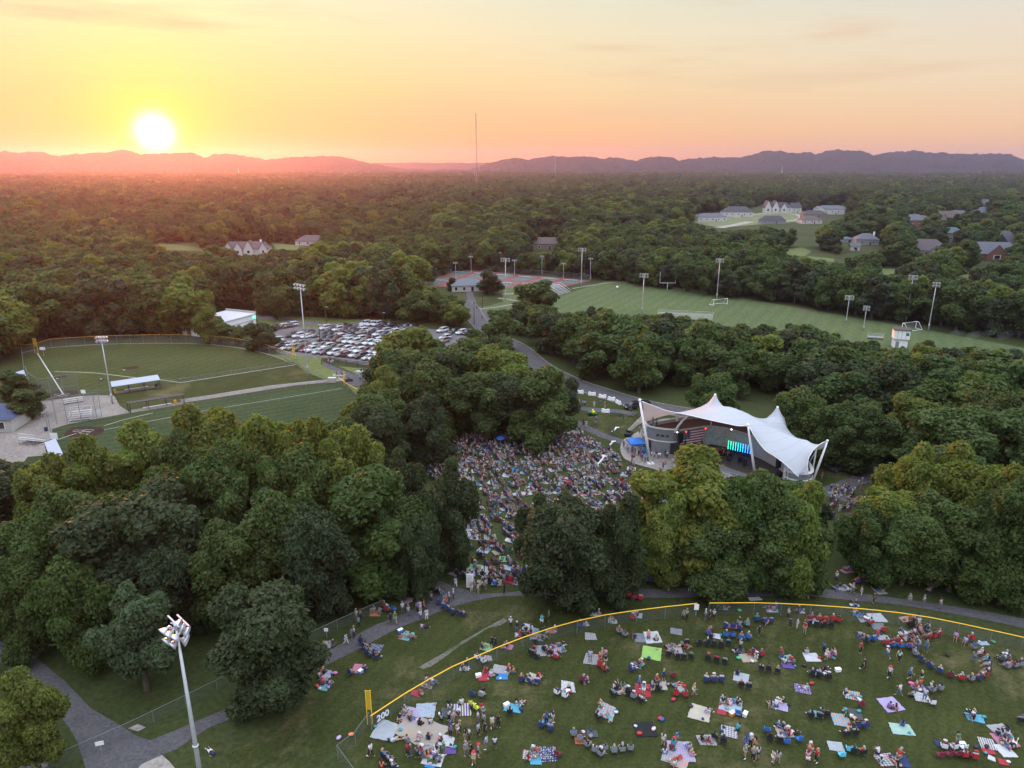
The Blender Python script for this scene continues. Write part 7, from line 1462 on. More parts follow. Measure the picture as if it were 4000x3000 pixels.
# clusters read off the photo: crop, x, y, colour, pattern (s solid, t striped, p plaid, d dotted), width, depth, turn, people on it, chairs, seat colour
CL = """
6 120 510 teal p 1.8 1.5 .3 2 0
6 115 695 lilac d 2.0 2.2 .2 4 0
6 108 768 teal s 1.6 1.2 .1 2 0
6 320 652 pink s 2.0 1.8 .2 1 1 navy
6 432 528 navy d 2.2 2.0 .1 0 5 navy
6 617 450 teal s 1.9 2.0 .4 2 0
6 880 312 - s 0 0 0 0 6 navy
6 618 232 pink d 2.1 1.8 .5 3 0
6 420 312 orange s 1.9 1.6 .2 3 0
6 482 292 - s 0 0 0 1 2 red
6 530 303 - s 0 0 0 0 1 blue
6 710 396 purple s .8 .7 .3 1 0
6 1068 48 white s 3.6 3.0 .35 2 0
6 916 30 white s 2.0 1.6 .4 1 0
6 1232 32 pale_blue s 2.2 1.4 .2 2 1
6 1215 70 - s 0 0 0 1 2 maroon
6 1292 74 - s 0 0 0 0 2 blue
6 1320 130 cream t 2.0 1.2 .1 1 0
6 1010 74 lilac s 1.8 1.0 .1 1 1
6 710 178 - s 0 0 0 1 7 black
6 1120 115 - s 0 0 0 2 4 black
6 1150 130 - s 0 0 0 1 2 blue
6 1362 398 white s 2.0 1.5 .3 0 0
6 1388 415 red p 2.2 1.4 .3 1 0
6 1508 421 orange s 1.7 1.2 .2 2 0
6 1300 447 white s 1.2 1.0 .2 3 0
6 1425 458 grey s 2.6 1.8 .3 3 1 black
6 1112 521 green s 1.9 1.6 .5 2 0
6 1246 520 pink s 1.6 1.2 .2 2 0
6 1110 590 red t 1.8 1.2 .1 0 2 white
6 972 650 white s 1.7 1.3 .3 2 0
6 680 806 red s 1.7 1.2 .3 1 0
6 748 752 beige s 1.8 1.2 .3 4 0
6 1770 318 white s 1.8 .8 .1 1 0
6 1700 380 blue t 1.5 .9 .1 2 1
6 1890 365 white s 1.2 .9 .3 2 0
6 2040 325 pale_grey s 2.0 1.4 .2 2 1
6 2080 90 - s 0 0 0 2 5 black
6 1860 110 - s 0 0 0 1 2 red
6 2000 220 - s 0 0 0 2 4 red
6 2120 80 red s 1.2 1.0 .1 1 1
6 1445 541 cyan t 2.7 2.3 .15 1 2 black
6 1550 532 lilac d 2.2 1.8 -.2 4 0
6 1500 575 - s 0 0 0 2 3 black
6 1528 602 - s 0 0 0 0 1 red
6 1750 455 cream p 2.2 1.7 .2 0 0
6 1945 440 - s 0 0 0 1 2 grey
6 2068 462 grey s 2.5 2.0 .1 2 0
6 2132 458 white s 2.7 2.6 .1 1 0
6 2125 562 lime s 3.1 2.8 .1 0 0
6 1755 592 mint p 2.2 2.2 .1 1 0
6 1825 657 - s 0 0 0 0 2 red
6 2035 636 navy d 1.6 1.3 .3 2 1 navy
6 1094 702 red s 1.9 1.8 .1 2 0
6 1208 662 lilac p 3.0 2.0 .35 3 0
6 1205 702 blue s 1.8 1.2 .2 0 0
6 1395 716 cream d 2.3 1.9 .1 2 3 navy
6 1610 768 white d 2.4 2.2 .1 1 2 white
6 1692 735 - s 0 0 0 3 1 maroon
6 1925 782 orange p 2.2 1.8 .2 4 1
6 2072 785 red s 2.4 2.4 .1 4 3
6 2182 755 cream d 2.3 1.8 .2 3 1
6 1020 832 - s 0 0 0 0 1 navy
6 1080 836 - s 0 0 0 0 1 grey
6 742 908 pale_blue d 3.0 2.8 .1 0 0
6 638 935 lilac s 2.9 2.4 .1 6 0
6 868 925 dark_grey s 2.0 1.8 .2 1 0
6 955 912 purple t 2.6 2.2 -.2 3 0
6 482 1038 pale_grey s 3.6 3.2 .35 0 0
6 722 1042 beige d 7.2 4.6 .3 12 0
6 862 1102 white s 2.4 1.7 .3 0 0
6 757 1148 grey s 3.2 2.0 .2 2 0
6 888 1160 purple s 1.7 1.1 .1 0 0
6 782 1212 white s 2.8 1.8 .2 6 0
6 760 1248 blue s 1.4 1.0 .3 1 0
6 490 1248 - s 0 0 0 1 3 black
6 1270 898 cyan s 2.8 1.5 .05 2 1 black
6 1490 985 grey s 1.6 1.2 .2 4 2 navy
6 1845 918 pink p 3.0 2.6 .2 2 1 black
6 2085 1032 black s 3.0 2.4 .1 0 0
6 1760 1056 dark_grey s 1.8 1.2 .2 0 0
6 1685 1100 orange s 1.5 1.2 .2 1 0
6 1745 1120 - s 0 0 0 0 5 grey
6 1915 1180 - s 0 0 0 0 4 grey
6 1478 1180 navy d 2.8 2.2 .3 0 0
6 1385 1188 red p 2.2 1.6 .3 4 0
6 1412 1222 cyan s 1.7 1.3 .2 1 0
6 1540 1202 - s 0 0 0 0 1 maroon
7 65 427 grey s 2.0 1.5 .1 0 0
7 60 535 rose p 2.6 2.0 .1 3 0
7 130 512 - s 0 0 0 2 1 black
7 90 592 - s 0 0 0 0 4 black
7 262 448 - s 0 0 0 1 1 blue
7 312 452 white s 1.8 1.3 .2 1 0
7 300 525 - s 0 0 0 0 5 black
7 440 475 - s 0 0 0 1 4 blue
7 415 392 pink s 2.3 1.2 .1 0 3 navy
7 480 398 - s 0 0 0 0 2 grey
7 605 375 - s 0 0 0 1 3 navy
7 345 280 pale_grey s 2.4 1.0 .1 2 0
7 655 290 white s 2.0 1.2 .1 4 0
7 840 302 white s 1.2 .9 .1 2 0
7 908 360 white s 2.1 1.3 .1 0 0
7 985 365 - s 0 0 0 1 5 red
7 950 400 - s 0 0 0 0 4 black
7 1305 342 white s 2.7 2.2 .05 0 0
7 1222 345 blue t 2.0 1.6 .1 1 1 red
7 1310 392 grey s 2.2 1.6 .1 0 1 red
7 1180 318 blue s 1.8 1.2 .1 3 0
7 1502 345 beige s 3.8 1.3 -.1 2 0
7 1510 390 - s 0 0 0 0 2 black
7 1222 460 navy s 2.4 1.2 .1 1 2 blue
7 1345 462 white t 2.2 1.5 .2 1 3 red
7 1505 455 white t 2.6 2.2 -.2 2 0
7 1462 520 - s 0 0 0 0 4 blue
7 1650 465 - s 0 0 0 0 3 red
7 1890 490 - s 0 0 0 0 1 red
7 1965 497 pale_blue s 1.8 .9 .0 0 0
7 508 590 beige s 2.4 1.8 .1 1 0
7 562 572 - s 0 0 0 1 2 red
7 462 545 dark_grey s 1.8 1.3 .1 1 0
7 312 622 - s 0 0 0 0 3 black
7 755 590 teal d 2.2 1.6 .1 2 0
7 760 636 purple s 2.0 1.2 .1 1 0
7 902 582 white s 2.4 1.8 .2 1 0
7 1015 570 pink s 1.8 1.6 .3 1 0
7 945 672 black s 2.3 1.6 .1 2 3 black
7 2090 600 - s 0 0 0 1 2 grey
7 2140 645 - s 0 0 0 1 3 grey
7 297 742 - s 0 0 0 0 3 navy
7 465 712 pale_grey s 2.3 2.0 .3 1 2 black
7 637 672 - s 0 0 0 0 3 black
7 845 782 purple d 2.3 1.7 .1 1 0
7 92 775 cyan t 1.4 1.6 .2 1 2 red
7 45 702 - s 0 0 0 0 1 maroon
7 1152 822 orange t 2.3 1.7 .3 2 0
7 1388 872 lilac s 2.9 2.4 .1 2 0
7 1555 765 purple d 2.0 1.6 .1 3 0
7 1582 832 white d 2.4 1.9 .1 3 1 white
7 1655 790 - s 0 0 0 1 2 grey
7 400 885 pale_blue s 3.2 2.6 .2 5 0
7 352 905 red s 1.3 1.8 .3 0 0
7 448 938 - s 0 0 0 0 1 blue
7 708 885 lilac s 2.7 1.6 .1 3 0
7 215 925 cream s 3.0 2.6 .5 1 0
7 930 935 teal s 1.8 1.2 .2 1 3 black
7 1155 935 dark_grey s 2.5 1.8 .4 2 0
7 1082 975 cyan t 2.4 2.2 .4 0 0
7 1212 900 - s 0 0 0 0 1 maroon
7 1205 1022 - s 0 0 0 0 2 navy
7 1128 1060 - s 0 0 0 0 2 black
7 1458 1026 mint s 3.0 1.8 .2 1 0
7 1916 958 cyan s 2.4 1.6 .1 2 0
7 732 1042 yellow p 2.2 1.8 .2 5 0
7 620 1060 - s 0 0 0 0 1 blue
7 668 1102 - s 0 0 0 0 2 black
7 742 1122 - s 0 0 0 0 1 blue
7 820 1110 - s 0 0 0 0 1 blue
7 392 1046 white p 2.2 1.8 .5 1 0
7 262 1092 lilac t 2.6 1.8 .2 2 0
7 330 1115 - s 0 0 0 0 2 black
7 95 1160 lilac d 3.6 3.0 .2 5 0
7 22 1205 pale_blue p 2.0 1.6 .2 1 0
7 92 1238 rose s 2.4 1.6 .2 1 0
7 1050 1137 pale_grey s 2.0 1.5 .1 0 0
7 1082 1192 - s 0 0 0 0 1 cyan
7 1135 1172 - s 0 0 0 0 1 cyan
7 1192 1192 - s 0 0 0 0 2 black
7 1362 1222 red p 2.6 1.8 .1 2 0
7 1452 1222 navy s 2.4 2.0 .1 2 0
7 1712 1122 navy s 1.8 1.2 .5 0 0
7 1745 1152 - s 0 0 0 0 2 white
7 1822 1146 - s 0 0 0 0 1 white
7 1770 1200 - s 0 0 0 0 4 maroon
7 1862 1202 - s 0 0 0 0 2 red
7 1986 1116 white t 2.0 1.8 .2 0 0
7 2065 1028 pale_grey t 2.6 2.0 .1 0 0
7 2092 1092 pink s 2.8 2.2 .1 6 0
7 2098 1165 white s 2.0 2.0 .1 1 0
7 1992 1166 red s 1.8 .9 .1 0 0
7 2012 1208 white s 1.0 .8 .4 0 0
7 2085 1230 red s 1.2 .9 .3 0 0
7 2192 1000 - s 0 0 0 0 1 black
7 552 222 pale_grey s 2.4 .9 .1 0 0
7 1165 262 white s 1.6 .6 .1 2 0
"""
def where(k, x, y):
    if k == 7: return 'on the ball field'
    u, v = crop(k)(x, y)
    fx, fv = (1444, 1580, 1770, 1941, 2150, 2365, 2600), (2860, 2775, 2670, 2590, 2510, 2450, 2420)
    inside = u > 1400 and v > np.interp(u, fx, fv)
    return 'on the ball field' if inside else ('by the path' if v > 2350 else 'in the grove')
for line in CL.strip().splitlines():
    t = line.split(); k, px, py = int(t[0]), float(t[1]), float(t[2]); col, pat = t[3].replace('_', ' '), t[4]; w, d, rz = map(float, t[5:8]); n1, n2 = int(t[8]), int(t[9]); sc_ = t[10] if len(t) > 10 else None
    if col == 'yellow': col = 'orange'
    x, y = gc(k, px, py); wh = where(k, px, py)
    if col != '-': add_blanket(x, y, w * .72, d * .80, -rz + pr.uniform(-.25, .25), col, pat, wh)
    bn = ('on the %s blanket, ' % col if col != '-' else '') + (wh.replace('on the ', '') if col != '-' else wh)
    for i in range(n1):
        a = pr.uniform(0, 6.28); q = pr.uniform(.35, .85); dx, dy = (w or 1.6) / 2 * q * math.cos(a), (d or 1.4) / 2 * q * math.sin(a)
        if n1 > 8: dx, dy = ((i % 6) - 2.5) * w / 6.5, ((i // 6) - .5) * d * .5 + pr.uniform(-.4, .4)
        ps = pr.choice(['sitting', 'sitting', 'cross-legged', 'cross-legged', 'kneeling', 'lying']) if n1 < 3 or pr.random() < .85 else 'standing'
        add_person(x + dx, y + dy, ps, face(x, y, 1.2), ctx=bn)
    fr = face(x, y, .3); off = (d / 2 + .4) if w else 0
    for i in range(n2):
        t_ = (i - (n2 - 1) / 2) * .88 + pr.uniform(-.1, .1); off += pr.uniform(-.28, .28); bx, by = x + math.cos(fr) * t_ + math.sin(fr) * off, y + math.sin(fr) * t_ - math.cos(fr) * off
        bend = fr - (t_ * .2 if n2 > 3 else 0) + pr.uniform(-.35, .35)
        empty_seat = sc_ in ('lime', 'cyan', 'maroon') or (n2 == 1 and n1 == 0 and pr.random() < .5)
        add_chair(bx, by + .06 * t_ * t_, bend, sc_, seated=not empty_seat, ctx=wh)
for px, py in ((1020, 892), (1046, 912)): x, y = gc(6, px, py); add_chair(x, y, face(x, y), 'lime', False, 'beside the standing group')
# the ring of chairs on the right
for i in range(24):
    a = i / 24 * 6.283; cx, cy = gc(7, 1740, 575); R_ = 3.9; 
    if 1.0 < a < 1.45: continue
    x, y = cx + R_ * math.cos(a), cy + R_ * math.sin(a) * 1.12; add_chair(x, y, a + math.pi / 2 + pr.uniform(-.2, .2), pr.choice(['black', 'navy', 'red', 'maroon', 'grey']), ctx='in the chair ring')
# people standing or walking one by one: crop x y pose shirt lower hat heading
ST = """6 240 505 w lilac white 0|6 276 470 s grey denim 0|6 291 465 s white navy 0|6 320 405 s teal black 0|6 305 355 s white grey 0|6 330 355 s grey black 0|6 515 375 w black black 0|6 545 375 w green khaki 0|6 590 310 s white denim 0|6 626 330 s beige denim 0|6 700 360 s white denim 0|6 738 355 s white white 0|6 682 310 s purple black 0|6 698 300 s white white 0|6 722 300 s red red 0|6 765 242 s white black 1|6 832 235 w blue grey 0|6 846 258 w teal white 0|6 860 268 w red grey 0|6 877 245 s white black 1|6 903 228 s white black 1|6 793 135 s white grey 0|6 917 150 w pale_blue white 0|6 697 82 w pale_blue white 0|6 1014 178 s pink white 1|6 1032 170 s grey grey 0|6 1055 192 s white khaki 0|6 1080 170 s white black 0|6 1103 165 s white grey 0|6 1215 192 s black black 0|6 1348 205 w red red 1|6 1215 125 s beige grey 0|6 1256 408 w white black 1|6 1447 368 k teal white 0|6 1490 362 s green black 0|6 1240 20 s blue navy 1
6 1140 522 s black black 0|6 1162 522 s black black 0|6 1803 625 s red khaki 0|6 1818 600 s beige white 0|6 1838 600 s pink grey 0|6 1840 635 s black khaki 0|6 1745 612 s pale_blue grey 0|6 1075 930 s red khaki 0|6 906 990 s beige khaki 0|6 876 980 s white black 0|6 928 1062 s beige white 0|6 942 1050 s grey black 0|6 975 1100 s black khaki 0|6 1001 1098 s white black 0|6 1056 1070 s pale_blue black 0|6 1055 990 s white grey 0|6 1088 975 s grey denim 0|6 1098 1060 s black black 0|6 1090 1010 s grey black 0|6 1142 1020 s white khaki 0|6 1180 1020 s black black 0|6 1158 1150 s white navy 0|6 1105 1150 s pale_blue grey 0|6 1056 1200 s grey navy 1|6 1012 1190 s black black 0|6 980 1190 s grey grey 0|6 1028 1245 s beige khaki 1|6 620 1190 s red black 0|6 640 1200 s maroon denim 0|6 845 1185 s green grey 0|6 680 1205 s grey black 0|6 395 1200 w white black 0|6 2196 1130 s white khaki 0
7 108 360 s grey black 0|7 128 355 s khaki black 0|7 245 350 s white denim 1|7 270 365 s black black 0|7 296 352 s white black 0|7 766 405 s navy black 0|7 810 405 s white white 0|7 856 435 s red khaki 0|7 755 345 s white black 0|7 575 450 w black black 0|7 460 545 s white black 0|7 972 555 s blue black 0|7 990 600 s white white 0|7 1020 590 s grey pink 0|7 1235 520 w black black 0|7 1198 560 s red black 0|7 1220 665 w black black 0|7 1365 590 w white denim 1|7 1436 615 w mint black 0|7 1378 712 s white black 1|7 1502 725 w blue navy 0|7 1438 825 w white denim 0|7 172 820 w beige white 0|7 492 1150 s blue denim 1|7 522 1140 s white black 1|7 545 1160 s orange grey 0|7 488 1205 s grey khaki 0|7 536 1225 s grey black 0|7 565 1215 s white navy 0|7 660 1240 s beige white 0|7 692 1235 s pale_blue khaki 0|7 878 1215 s red white 0|7 928 1230 s red black 0|7 870 1245 s pink white 0|7 905 1160 k red white 1|7 1793 1130 s green grey 0|7 1560 545 s pale_blue denim 0|7 1605 550 s blue denim 0|7 1900 610 s grey denim 0|7 1525 400 s black black 0|7 1555 405 s white khaki 0|7 1625 415 k white grey 0|7 2085 625 s white blue 1|7 1150 190 w white grey 0|7 1205 205 s white white 0|7 1282 250 s maroon black 0|7 1500 260 s grey grey 0|7 1590 265 s white grey 0|7 1050 120 s white navy 1|7 18 175 s white white 0|7 147 178 s white white 0|7 2180 255 s white blue 1|7 330 240 s red red 0|7 1690 285 s beige grey 0"""
PO = {'w': 'walking', 's': 'standing', 'k': 'kneeling'}
for e in ST.replace('\n', '|').split('|'):
    k, px, py, ps, s, l, ht = e.split(); x, y = gc(int(k), float(px), float(py)); s = s.replace('_', ' '); s = 'beige' if s == 'khaki' else s; l = {'red': 'black', 'pink': 'grey', 'blue': 'denim'}.get(l, l)
    wh = where(int(k), float(px), float(py)); add_person(x, y, PO[ps], pr.uniform(0, 6.28) if ps == 's' else pr.uniform(-1.8, 1.8), s, l, ht == '1', ('on the path' if wh == 'by the path' else ('on the grass' if wh == 'on the ball field' else wh)))
# lone cyclist at the drive
x, y = gc(8, 1300, 1170); add_person(x, y, 'lying', .8, 'black', 'white', True, 'on the grass beside the tall floodlight pole')
# stage, plaza and path people
for px, py in ((75, 1120), (150, 1200), (330, 1270), (360, 1270), (240, 1230), (425, 1380), (490, 1400), (270, 1400), (240, 1380), (800, 1270), (865, 1310), (905, 1330), (630, 1330), (680, 1300), (835, 1540), (865, 1550), (1000, 1500), (1040, 1510), (1150, 1600), (1140, 1360), (470, 920), (430, 900), (380, 860), (480, 1100), (1250, 1470), (560, 1250), (440, 1250), (700, 1330), (405, 1330)):
    x, y = gc(11, px, py); add_person(x, y, 'standing', pr.uniform(0, 6.28), ctx='on the pale plaza')
for px, py in ((600, 700), (630, 650), (700, 690)):
    x, y = gc(11, px, py + 40, 4.9); add_person(x, y, 'standing', pr.uniform(0, 6.28), pr.choice(['white', 'pale blue']), ctx='on the terrace over the grey wing', z=4.9)
for i, (px, py, s) in enumerate(((1690, 1230, 'white'), (1250, 1100, 'black'), (1450, 1130, 'black'), (1560, 1090, 'black'), (1870, 1220, 'red'))):
    x, y = gc(11, px, py + 30, 1.0); add_person(x, y, 'standing', math.pi + .6, s, 'black', False, 'playing on the dark stage', z=1.0)
for px, py in ((85, 1110), (180, 1130), (245, 1150)):
    x, y = gc(12, px, py, 1.0); add_person(x, y, 'standing', math.pi + .6, 'red', 'black', False, 'in a row on the stage', z=1.0)
for px, py in ((115, 255), (140, 255), (155, 258), (222, 262), (265, 250), (300, 270), (145, 400), (165, 405), (230, 400), (335, 455), (360, 465), (490, 300), (235, 380), (1860, 780), (1925, 880), (1950, 870), (1965, 868), (2005, 885), (2025, 905), (2080, 815), (2120, 850), (2145, 880), (2150, 820)):
    x, y = gc(4, px, py); add_person(x, y, 'standing', pr.uniform(0, 6.28), ctx='on the path beside the bandshell' if px > 1700 else 'on the grass left of the bandshell')
for px, py in ((700, 658), (725, 662), (740, 655)): x, y = gc(9, px, py + 20); add_person(x, y, 'standing', 0, 'pink' if px == 700 else 'white', ctx='beside the dark rail fence')
for px, py in ((1000, 830), (1025, 835)): x, y = gc(9, px, py); add_person(x, y, 'standing', 0, ctx='on the path by the ball fields')
for px, py in ((775, 770), (795, 765), (825, 768)): x, y = gc(9, px, py + 8); add_person(x, y, 'sitting', 0, 'white' if px == 795 else 'red', ctx='on the bank by the ball fields')
x, y = gc(9, 798, 778); add_blanket(x, y, 3.4, 1.6, 0, 'pale blue', 's', 'on the bank by the ball fields'); x, y = gc(9, 1010, 740); add_blanket(x, y, 3.2, 2.0, 0, 'white', 's', 'on the bank by the ball fields'); add_person(x, y, 'sitting', 0, 'black', ctx='on the bank by the ball fields')
for px, py in ((600, 352), (590, 356), (615, 352)): x, y = gc(2, px, py + 6); add_person(x, y, 'standing', 0, 'white', ctx='on the tennis courts')
for px, py in ((768, 585), (778, 583), (788, 612), (822, 680), (870, 632)): x, y = gc(2, px, py); add_person(x, y, 'walking', 2.8, ctx='on the road by the tennis courts')
n_listed = len(PEOPLE)
# the great crowd on the amphitheatre lawn
CR = [g(u * 1.8083, v * 1.8083) for u, v in ((885, 1010), (900, 960), (960, 945), (1010, 935), (1110, 926), (1180, 920), (1238, 926), (1290, 958), (1335, 985), (1345, 1005), (1400, 1030), (1475, 1058), (1500, 1090), (1480, 1170), (1400, 1275), (1180, 1262), (1000, 1262), (930, 1220), (950, 1100), (1010, 1060), (960, 1045), (920, 1030))]
CR2 = [g(u * 1.8083, v * 1.8083) for u, v in ((1800, 1060), (1850, 1050), (1885, 1075), (1885, 1180), (1990, 1250), (2100, 1290), (1800, 1284), (1700, 1270), (1770, 1180), (1785, 1110))]
cr = np.random.RandomState(77)
def fill(poly_, step, name, dens):
    P_ = np.array(poly_); x0, y0, x1, y1 = P_[:, 0].min(), P_[:, 1].min(), P_[:, 0].max(), P_[:, 1].max()
    gx, gy = np.meshgrid(np.arange(x0, x1, step), np.arange(y0, y1, step)); X = (gx + cr.uniform(-.62, .62, gx.shape) * step).ravel(); Y = (gy + cr.uniform(-.62, .62, gx.shape) * step).ravel(); ok = in_poly(P_, X, Y)
    for x, y in zip(X[ok], Y[ok]):
        far = y > 98; 
        if pr.random() > (dens if far else dens * .62): continue
        q = pr.random(); n = pr.choice([2, 2, 3, 3, 4]); fr = face(x, y, .5); bx = pr.random() < .5
        col = pr.choice(['white'] * 5 + ['pale grey'] * 3 + ['pale blue', 'pale blue', 'cyan', 'lilac', 'rose', 'red', 'navy', 'grey', 'cream', 'cream', 'pink', 'teal', 'blue', 'beige', 'green'])
        if bx: add_blanket(x, y, pr.uniform(1.3, 2.1), pr.uniform(1.1, 1.8), pr.uniform(-.6, .6), col, pr.choice('ssstpd'), 'in the crowd')
        for i in range(n):
            t_ = (i - (n - 1) / 2) * .78 + pr.uniform(-.1, .1); px, py = x + math.cos(fr) * t_ + pr.uniform(-.15, .15), y + math.sin(fr) * t_ + pr.uniform(-.3, .3)
            if bx and pr.random() < .6: add_person(px, py, pr.choice(['sitting', 'cross-legged', 'sitting', 'lying']), fr + pr.uniform(-.6, .6), ctx='in the crowd')
            elif pr.random() < .12: add_person(px, py, 'standing', fr, ctx='in the crowd')
            else: add_chair(px, py, fr + pr.uniform(-.15, .15), ctx='in the crowd')
fill(CR, 1.8, 'crowd', 1.0); fill(CR2, 2.3, 'crowd', .85)

# ---- build: blankets
def pattern_mat(name, kind):
    m, N, L, b = new_mat(name); b.inputs['Roughness'].default_value = .95; b.inputs['Specular IOR Level'].default_value = .1
    tc = N.new('ShaderNodeTexCoord'); oi = N.new('ShaderNodeObjectInfo'); base = oi.outputs['Color']
    nz = N.new('ShaderNodeTexNoise'); nz.inputs['Scale'].default_value = 2.5; L.new(tc.outputs['Generated'], nz.inputs[0])
    def mathn(op, a, b_):
        n = N.new('ShaderNodeMath'); n.operation = op
        for i, v in enumerate((a, b_)):
            if isinstance(v, (int, float)): n.inputs[i].default_value = v
            else: L.new(v, n.inputs[i])
        return n.outputs[0]
    sx = N.new('ShaderNodeSeparateXYZ'); L.new(tc.outputs['Generated'], sx.inputs[0])
    def stripes(o, n): return mathn('GREATER_THAN', mathn('FRACT', mathn('MULTIPLY', o, n), 0), .5)
    if kind == 's': f = None
    elif kind == 't': f = stripes(sx.outputs[0], 7)
    elif kind == 'p': f = mathn('MULTIPLY', mathn('ADD', stripes(sx.outputs[0], 6), stripes(sx.outputs[1], 6)), .5)
    else:
        vo = N.new('ShaderNodeTexVoronoi'); vo.inputs['Scale'].default_value = 9; vo.inputs['Randomness'].default_value = .5; L.new(tc.outputs['Generated'], vo.inputs['Vector']); f = mathn('LESS_THAN', vo.outputs['Distance'], .34)
    if f is not None:
        g_ = N.new('ShaderNodeMix'); g_.data_type = 'RGBA'; L.new(f, g_.inputs[0]); L.new(base, g_.inputs[6]); sv_ = N.new('ShaderNodeVectorMath'); sv_.operation = 'MULTIPLY_ADD'; L.new(base, sv_.inputs[0]); sv_.inputs[1].default_value = (-.9, -.9, -.9); sv_.inputs[2].default_value = (.50, .48, .50) 
        L.new(sv_.outputs[0], g_.inputs[7]); base = g_.outputs[2]
    mr_ = N.new('ShaderNodeMapRange'); mr_.inputs[3].default_value = .8; mr_.inputs[4].default_value = 1.15; L.new(nz.outputs[0], mr_.inputs[0]); s_ = N.new('ShaderNodeVectorMath'); s_.operation = 'SCALE'; L.new(base, s_.inputs[0]); L.new(mr_.outputs[0], s_.inputs['Scale']); L.new(s_.outputs[0], b.inputs['Base Color']); return m
PM = {k: pattern_mat('blanket_' + k, k) for k in 'stpd'}
PN = {'s': 'plain', 't': 'striped', 'p': 'plaid', 'd': 'patterned'}
def blanket_mesh(seed, k):
    rs = np.random.RandomState(seed); n = 11; u = np.linspace(-.5, .5, n); X, Y = np.meshgrid(u, u)
    c = rs.uniform(-.13, .13, (4, 2)); w00 = (.5 - X) * (.5 - Y); w10 = (.5 + X) * (.5 - Y); w01 = (.5 - X) * (.5 + Y); w11 = (.5 + X) * (.5 + Y)
    PX = X + w00 * c[0, 0] + w10 * c[1, 0] + w01 * c[2, 0] + w11 * c[3, 0] + .012 * np.sin(Y * 17 + seed); PY = Y + w00 * c[0, 1] + w10 * c[1, 1] + w01 * c[2, 1] + w11 * c[3, 1] + .012 * np.sin(X * 15 + seed)
    Z = .03 + .035 * vnoise((X + .5) * 6 + seed, (Y + .5) * 6, 1.0, seed) + .01 * rs.rand(n, n)
    V = np.stack([PX, PY, Z], -1).reshape(-1, 3); i = (np.arange(n - 1)[:, None] * n + np.arange(n - 1)[None]).ravel()
    Fq = np.stack([i, i + 1, i + 1 + n, i + n], -1); per = list(range(n)) + [n * k_ + n - 1 for k_ in range(1, n)] + [n * (n - 1) + k_ for k_ in range(n - 2, -1, -1)] + [n * k_ for k_ in range(n - 2, 0, -1)]
    Vb = V[per].copy(); Vb[:, 2] = .004; off = len(V); V = np.concatenate([V, Vb]); m_ = len(per)
    side = [[per[(q + 1) % m_], per[q], off + q, off + (q + 1) % m_] for q in range(m_)]
    return np_mesh('blanket', V, np.concatenate([Fq, np.array(side)]), [PM[k]])
BM = {(k, s): blanket_mesh(s, k) for k in 'stpd' for s in range(4)}
def size_of(d, s): u, v, f = proj(d['x'], d['y'], d.get('z', 0)); return (s / f) if (-40 < u < 4040 and v < 3080) else 0
BLANKETS.sort(key=lambda d: -size_of(d, 1)); things = []; zl = 0
for i, d in enumerate([b_ for b_ in BLANKETS if size_of(b_, 1) > 0][:290]):
    o = link('picnic_blanket', BM[(d['pat'], i % 4)], None, BC[d['col']]); o.location = (d['x'], d['y'], .035 + .004 * (i % 7)); o.rotation_euler = (0, 0, d['rz']); o.scale = (d['w'], d['d'], 1)
    tag(o, f"{d['col']} {PN[d['pat']]} picnic blanket spread {d['ctx']}", 'blanket', 'picnic blankets on the grass'); things.append(o)
# ---- chairs
fr_ = MB()
for s in (-1, 1):
    fr_.tube([(s * .27, .24, .02), (s * .27, -.22, .44), (s * .27, -.30, .95)], .014, 4).tube([(s * .27, -.26, .02), (s * .27, .26, .43), (s * .29, .26, .62), (s * .29, -.26, .62)], .014, 4)
fr_.tube([(-.27, .24, .02), (.27, -.26, .02)], .012, 4).tube([(.27, .24, .02), (-.27, -.26, .02)], .012, 4)
CHF = fr_.mesh('frame', [M['dark']]); CHS = MB().poly([(-.26, .27, .44), (-.26, 0, .39), (.26, 0, .39), (.26, .27, .44)]).poly([(-.26, 0, .39), (-.26, -.22, .42), (.26, -.22, .42), (.26, 0, .39)]).box((0, .02, .41), (.50, .46, .03)).mesh('seat', [M['cloth']])
CHB = MB().box((0, -.285, .70), (.52, .03, .50)).mesh('backrest', [M['cloth']]); CHA = MB().box((-.29, 0, .63), (.07, .48, .02)).mesh('armrest', [M['cloth']])
CHAIRS.sort(key=lambda d: -size_of(d, 1)); vis_c = [c for c in CHAIRS if size_of(c, 1) > 0]; IC, RC = vis_c[:295], vis_c[295:]
for d in IC:
    o = empty('camp_chair', (d['x'], d['y'], .03), d['rz'], (f"{d['col']} folding camp chair " + ('' if d['seated'] else 'standing empty ') + d['ctx']).strip(), 'camp chair', 'folding camp chairs on the grass')
    link('frame', CHF, o); link('seat', CHS, o, CHC[d['col']]); link('backrest', CHB, o, CHC[d['col']])
    for sx in (0, 1): a = link('armrest', CHA, o, CHC[d['col']]); a.location = (sx * .58, 0, 0)
    things.append(o)
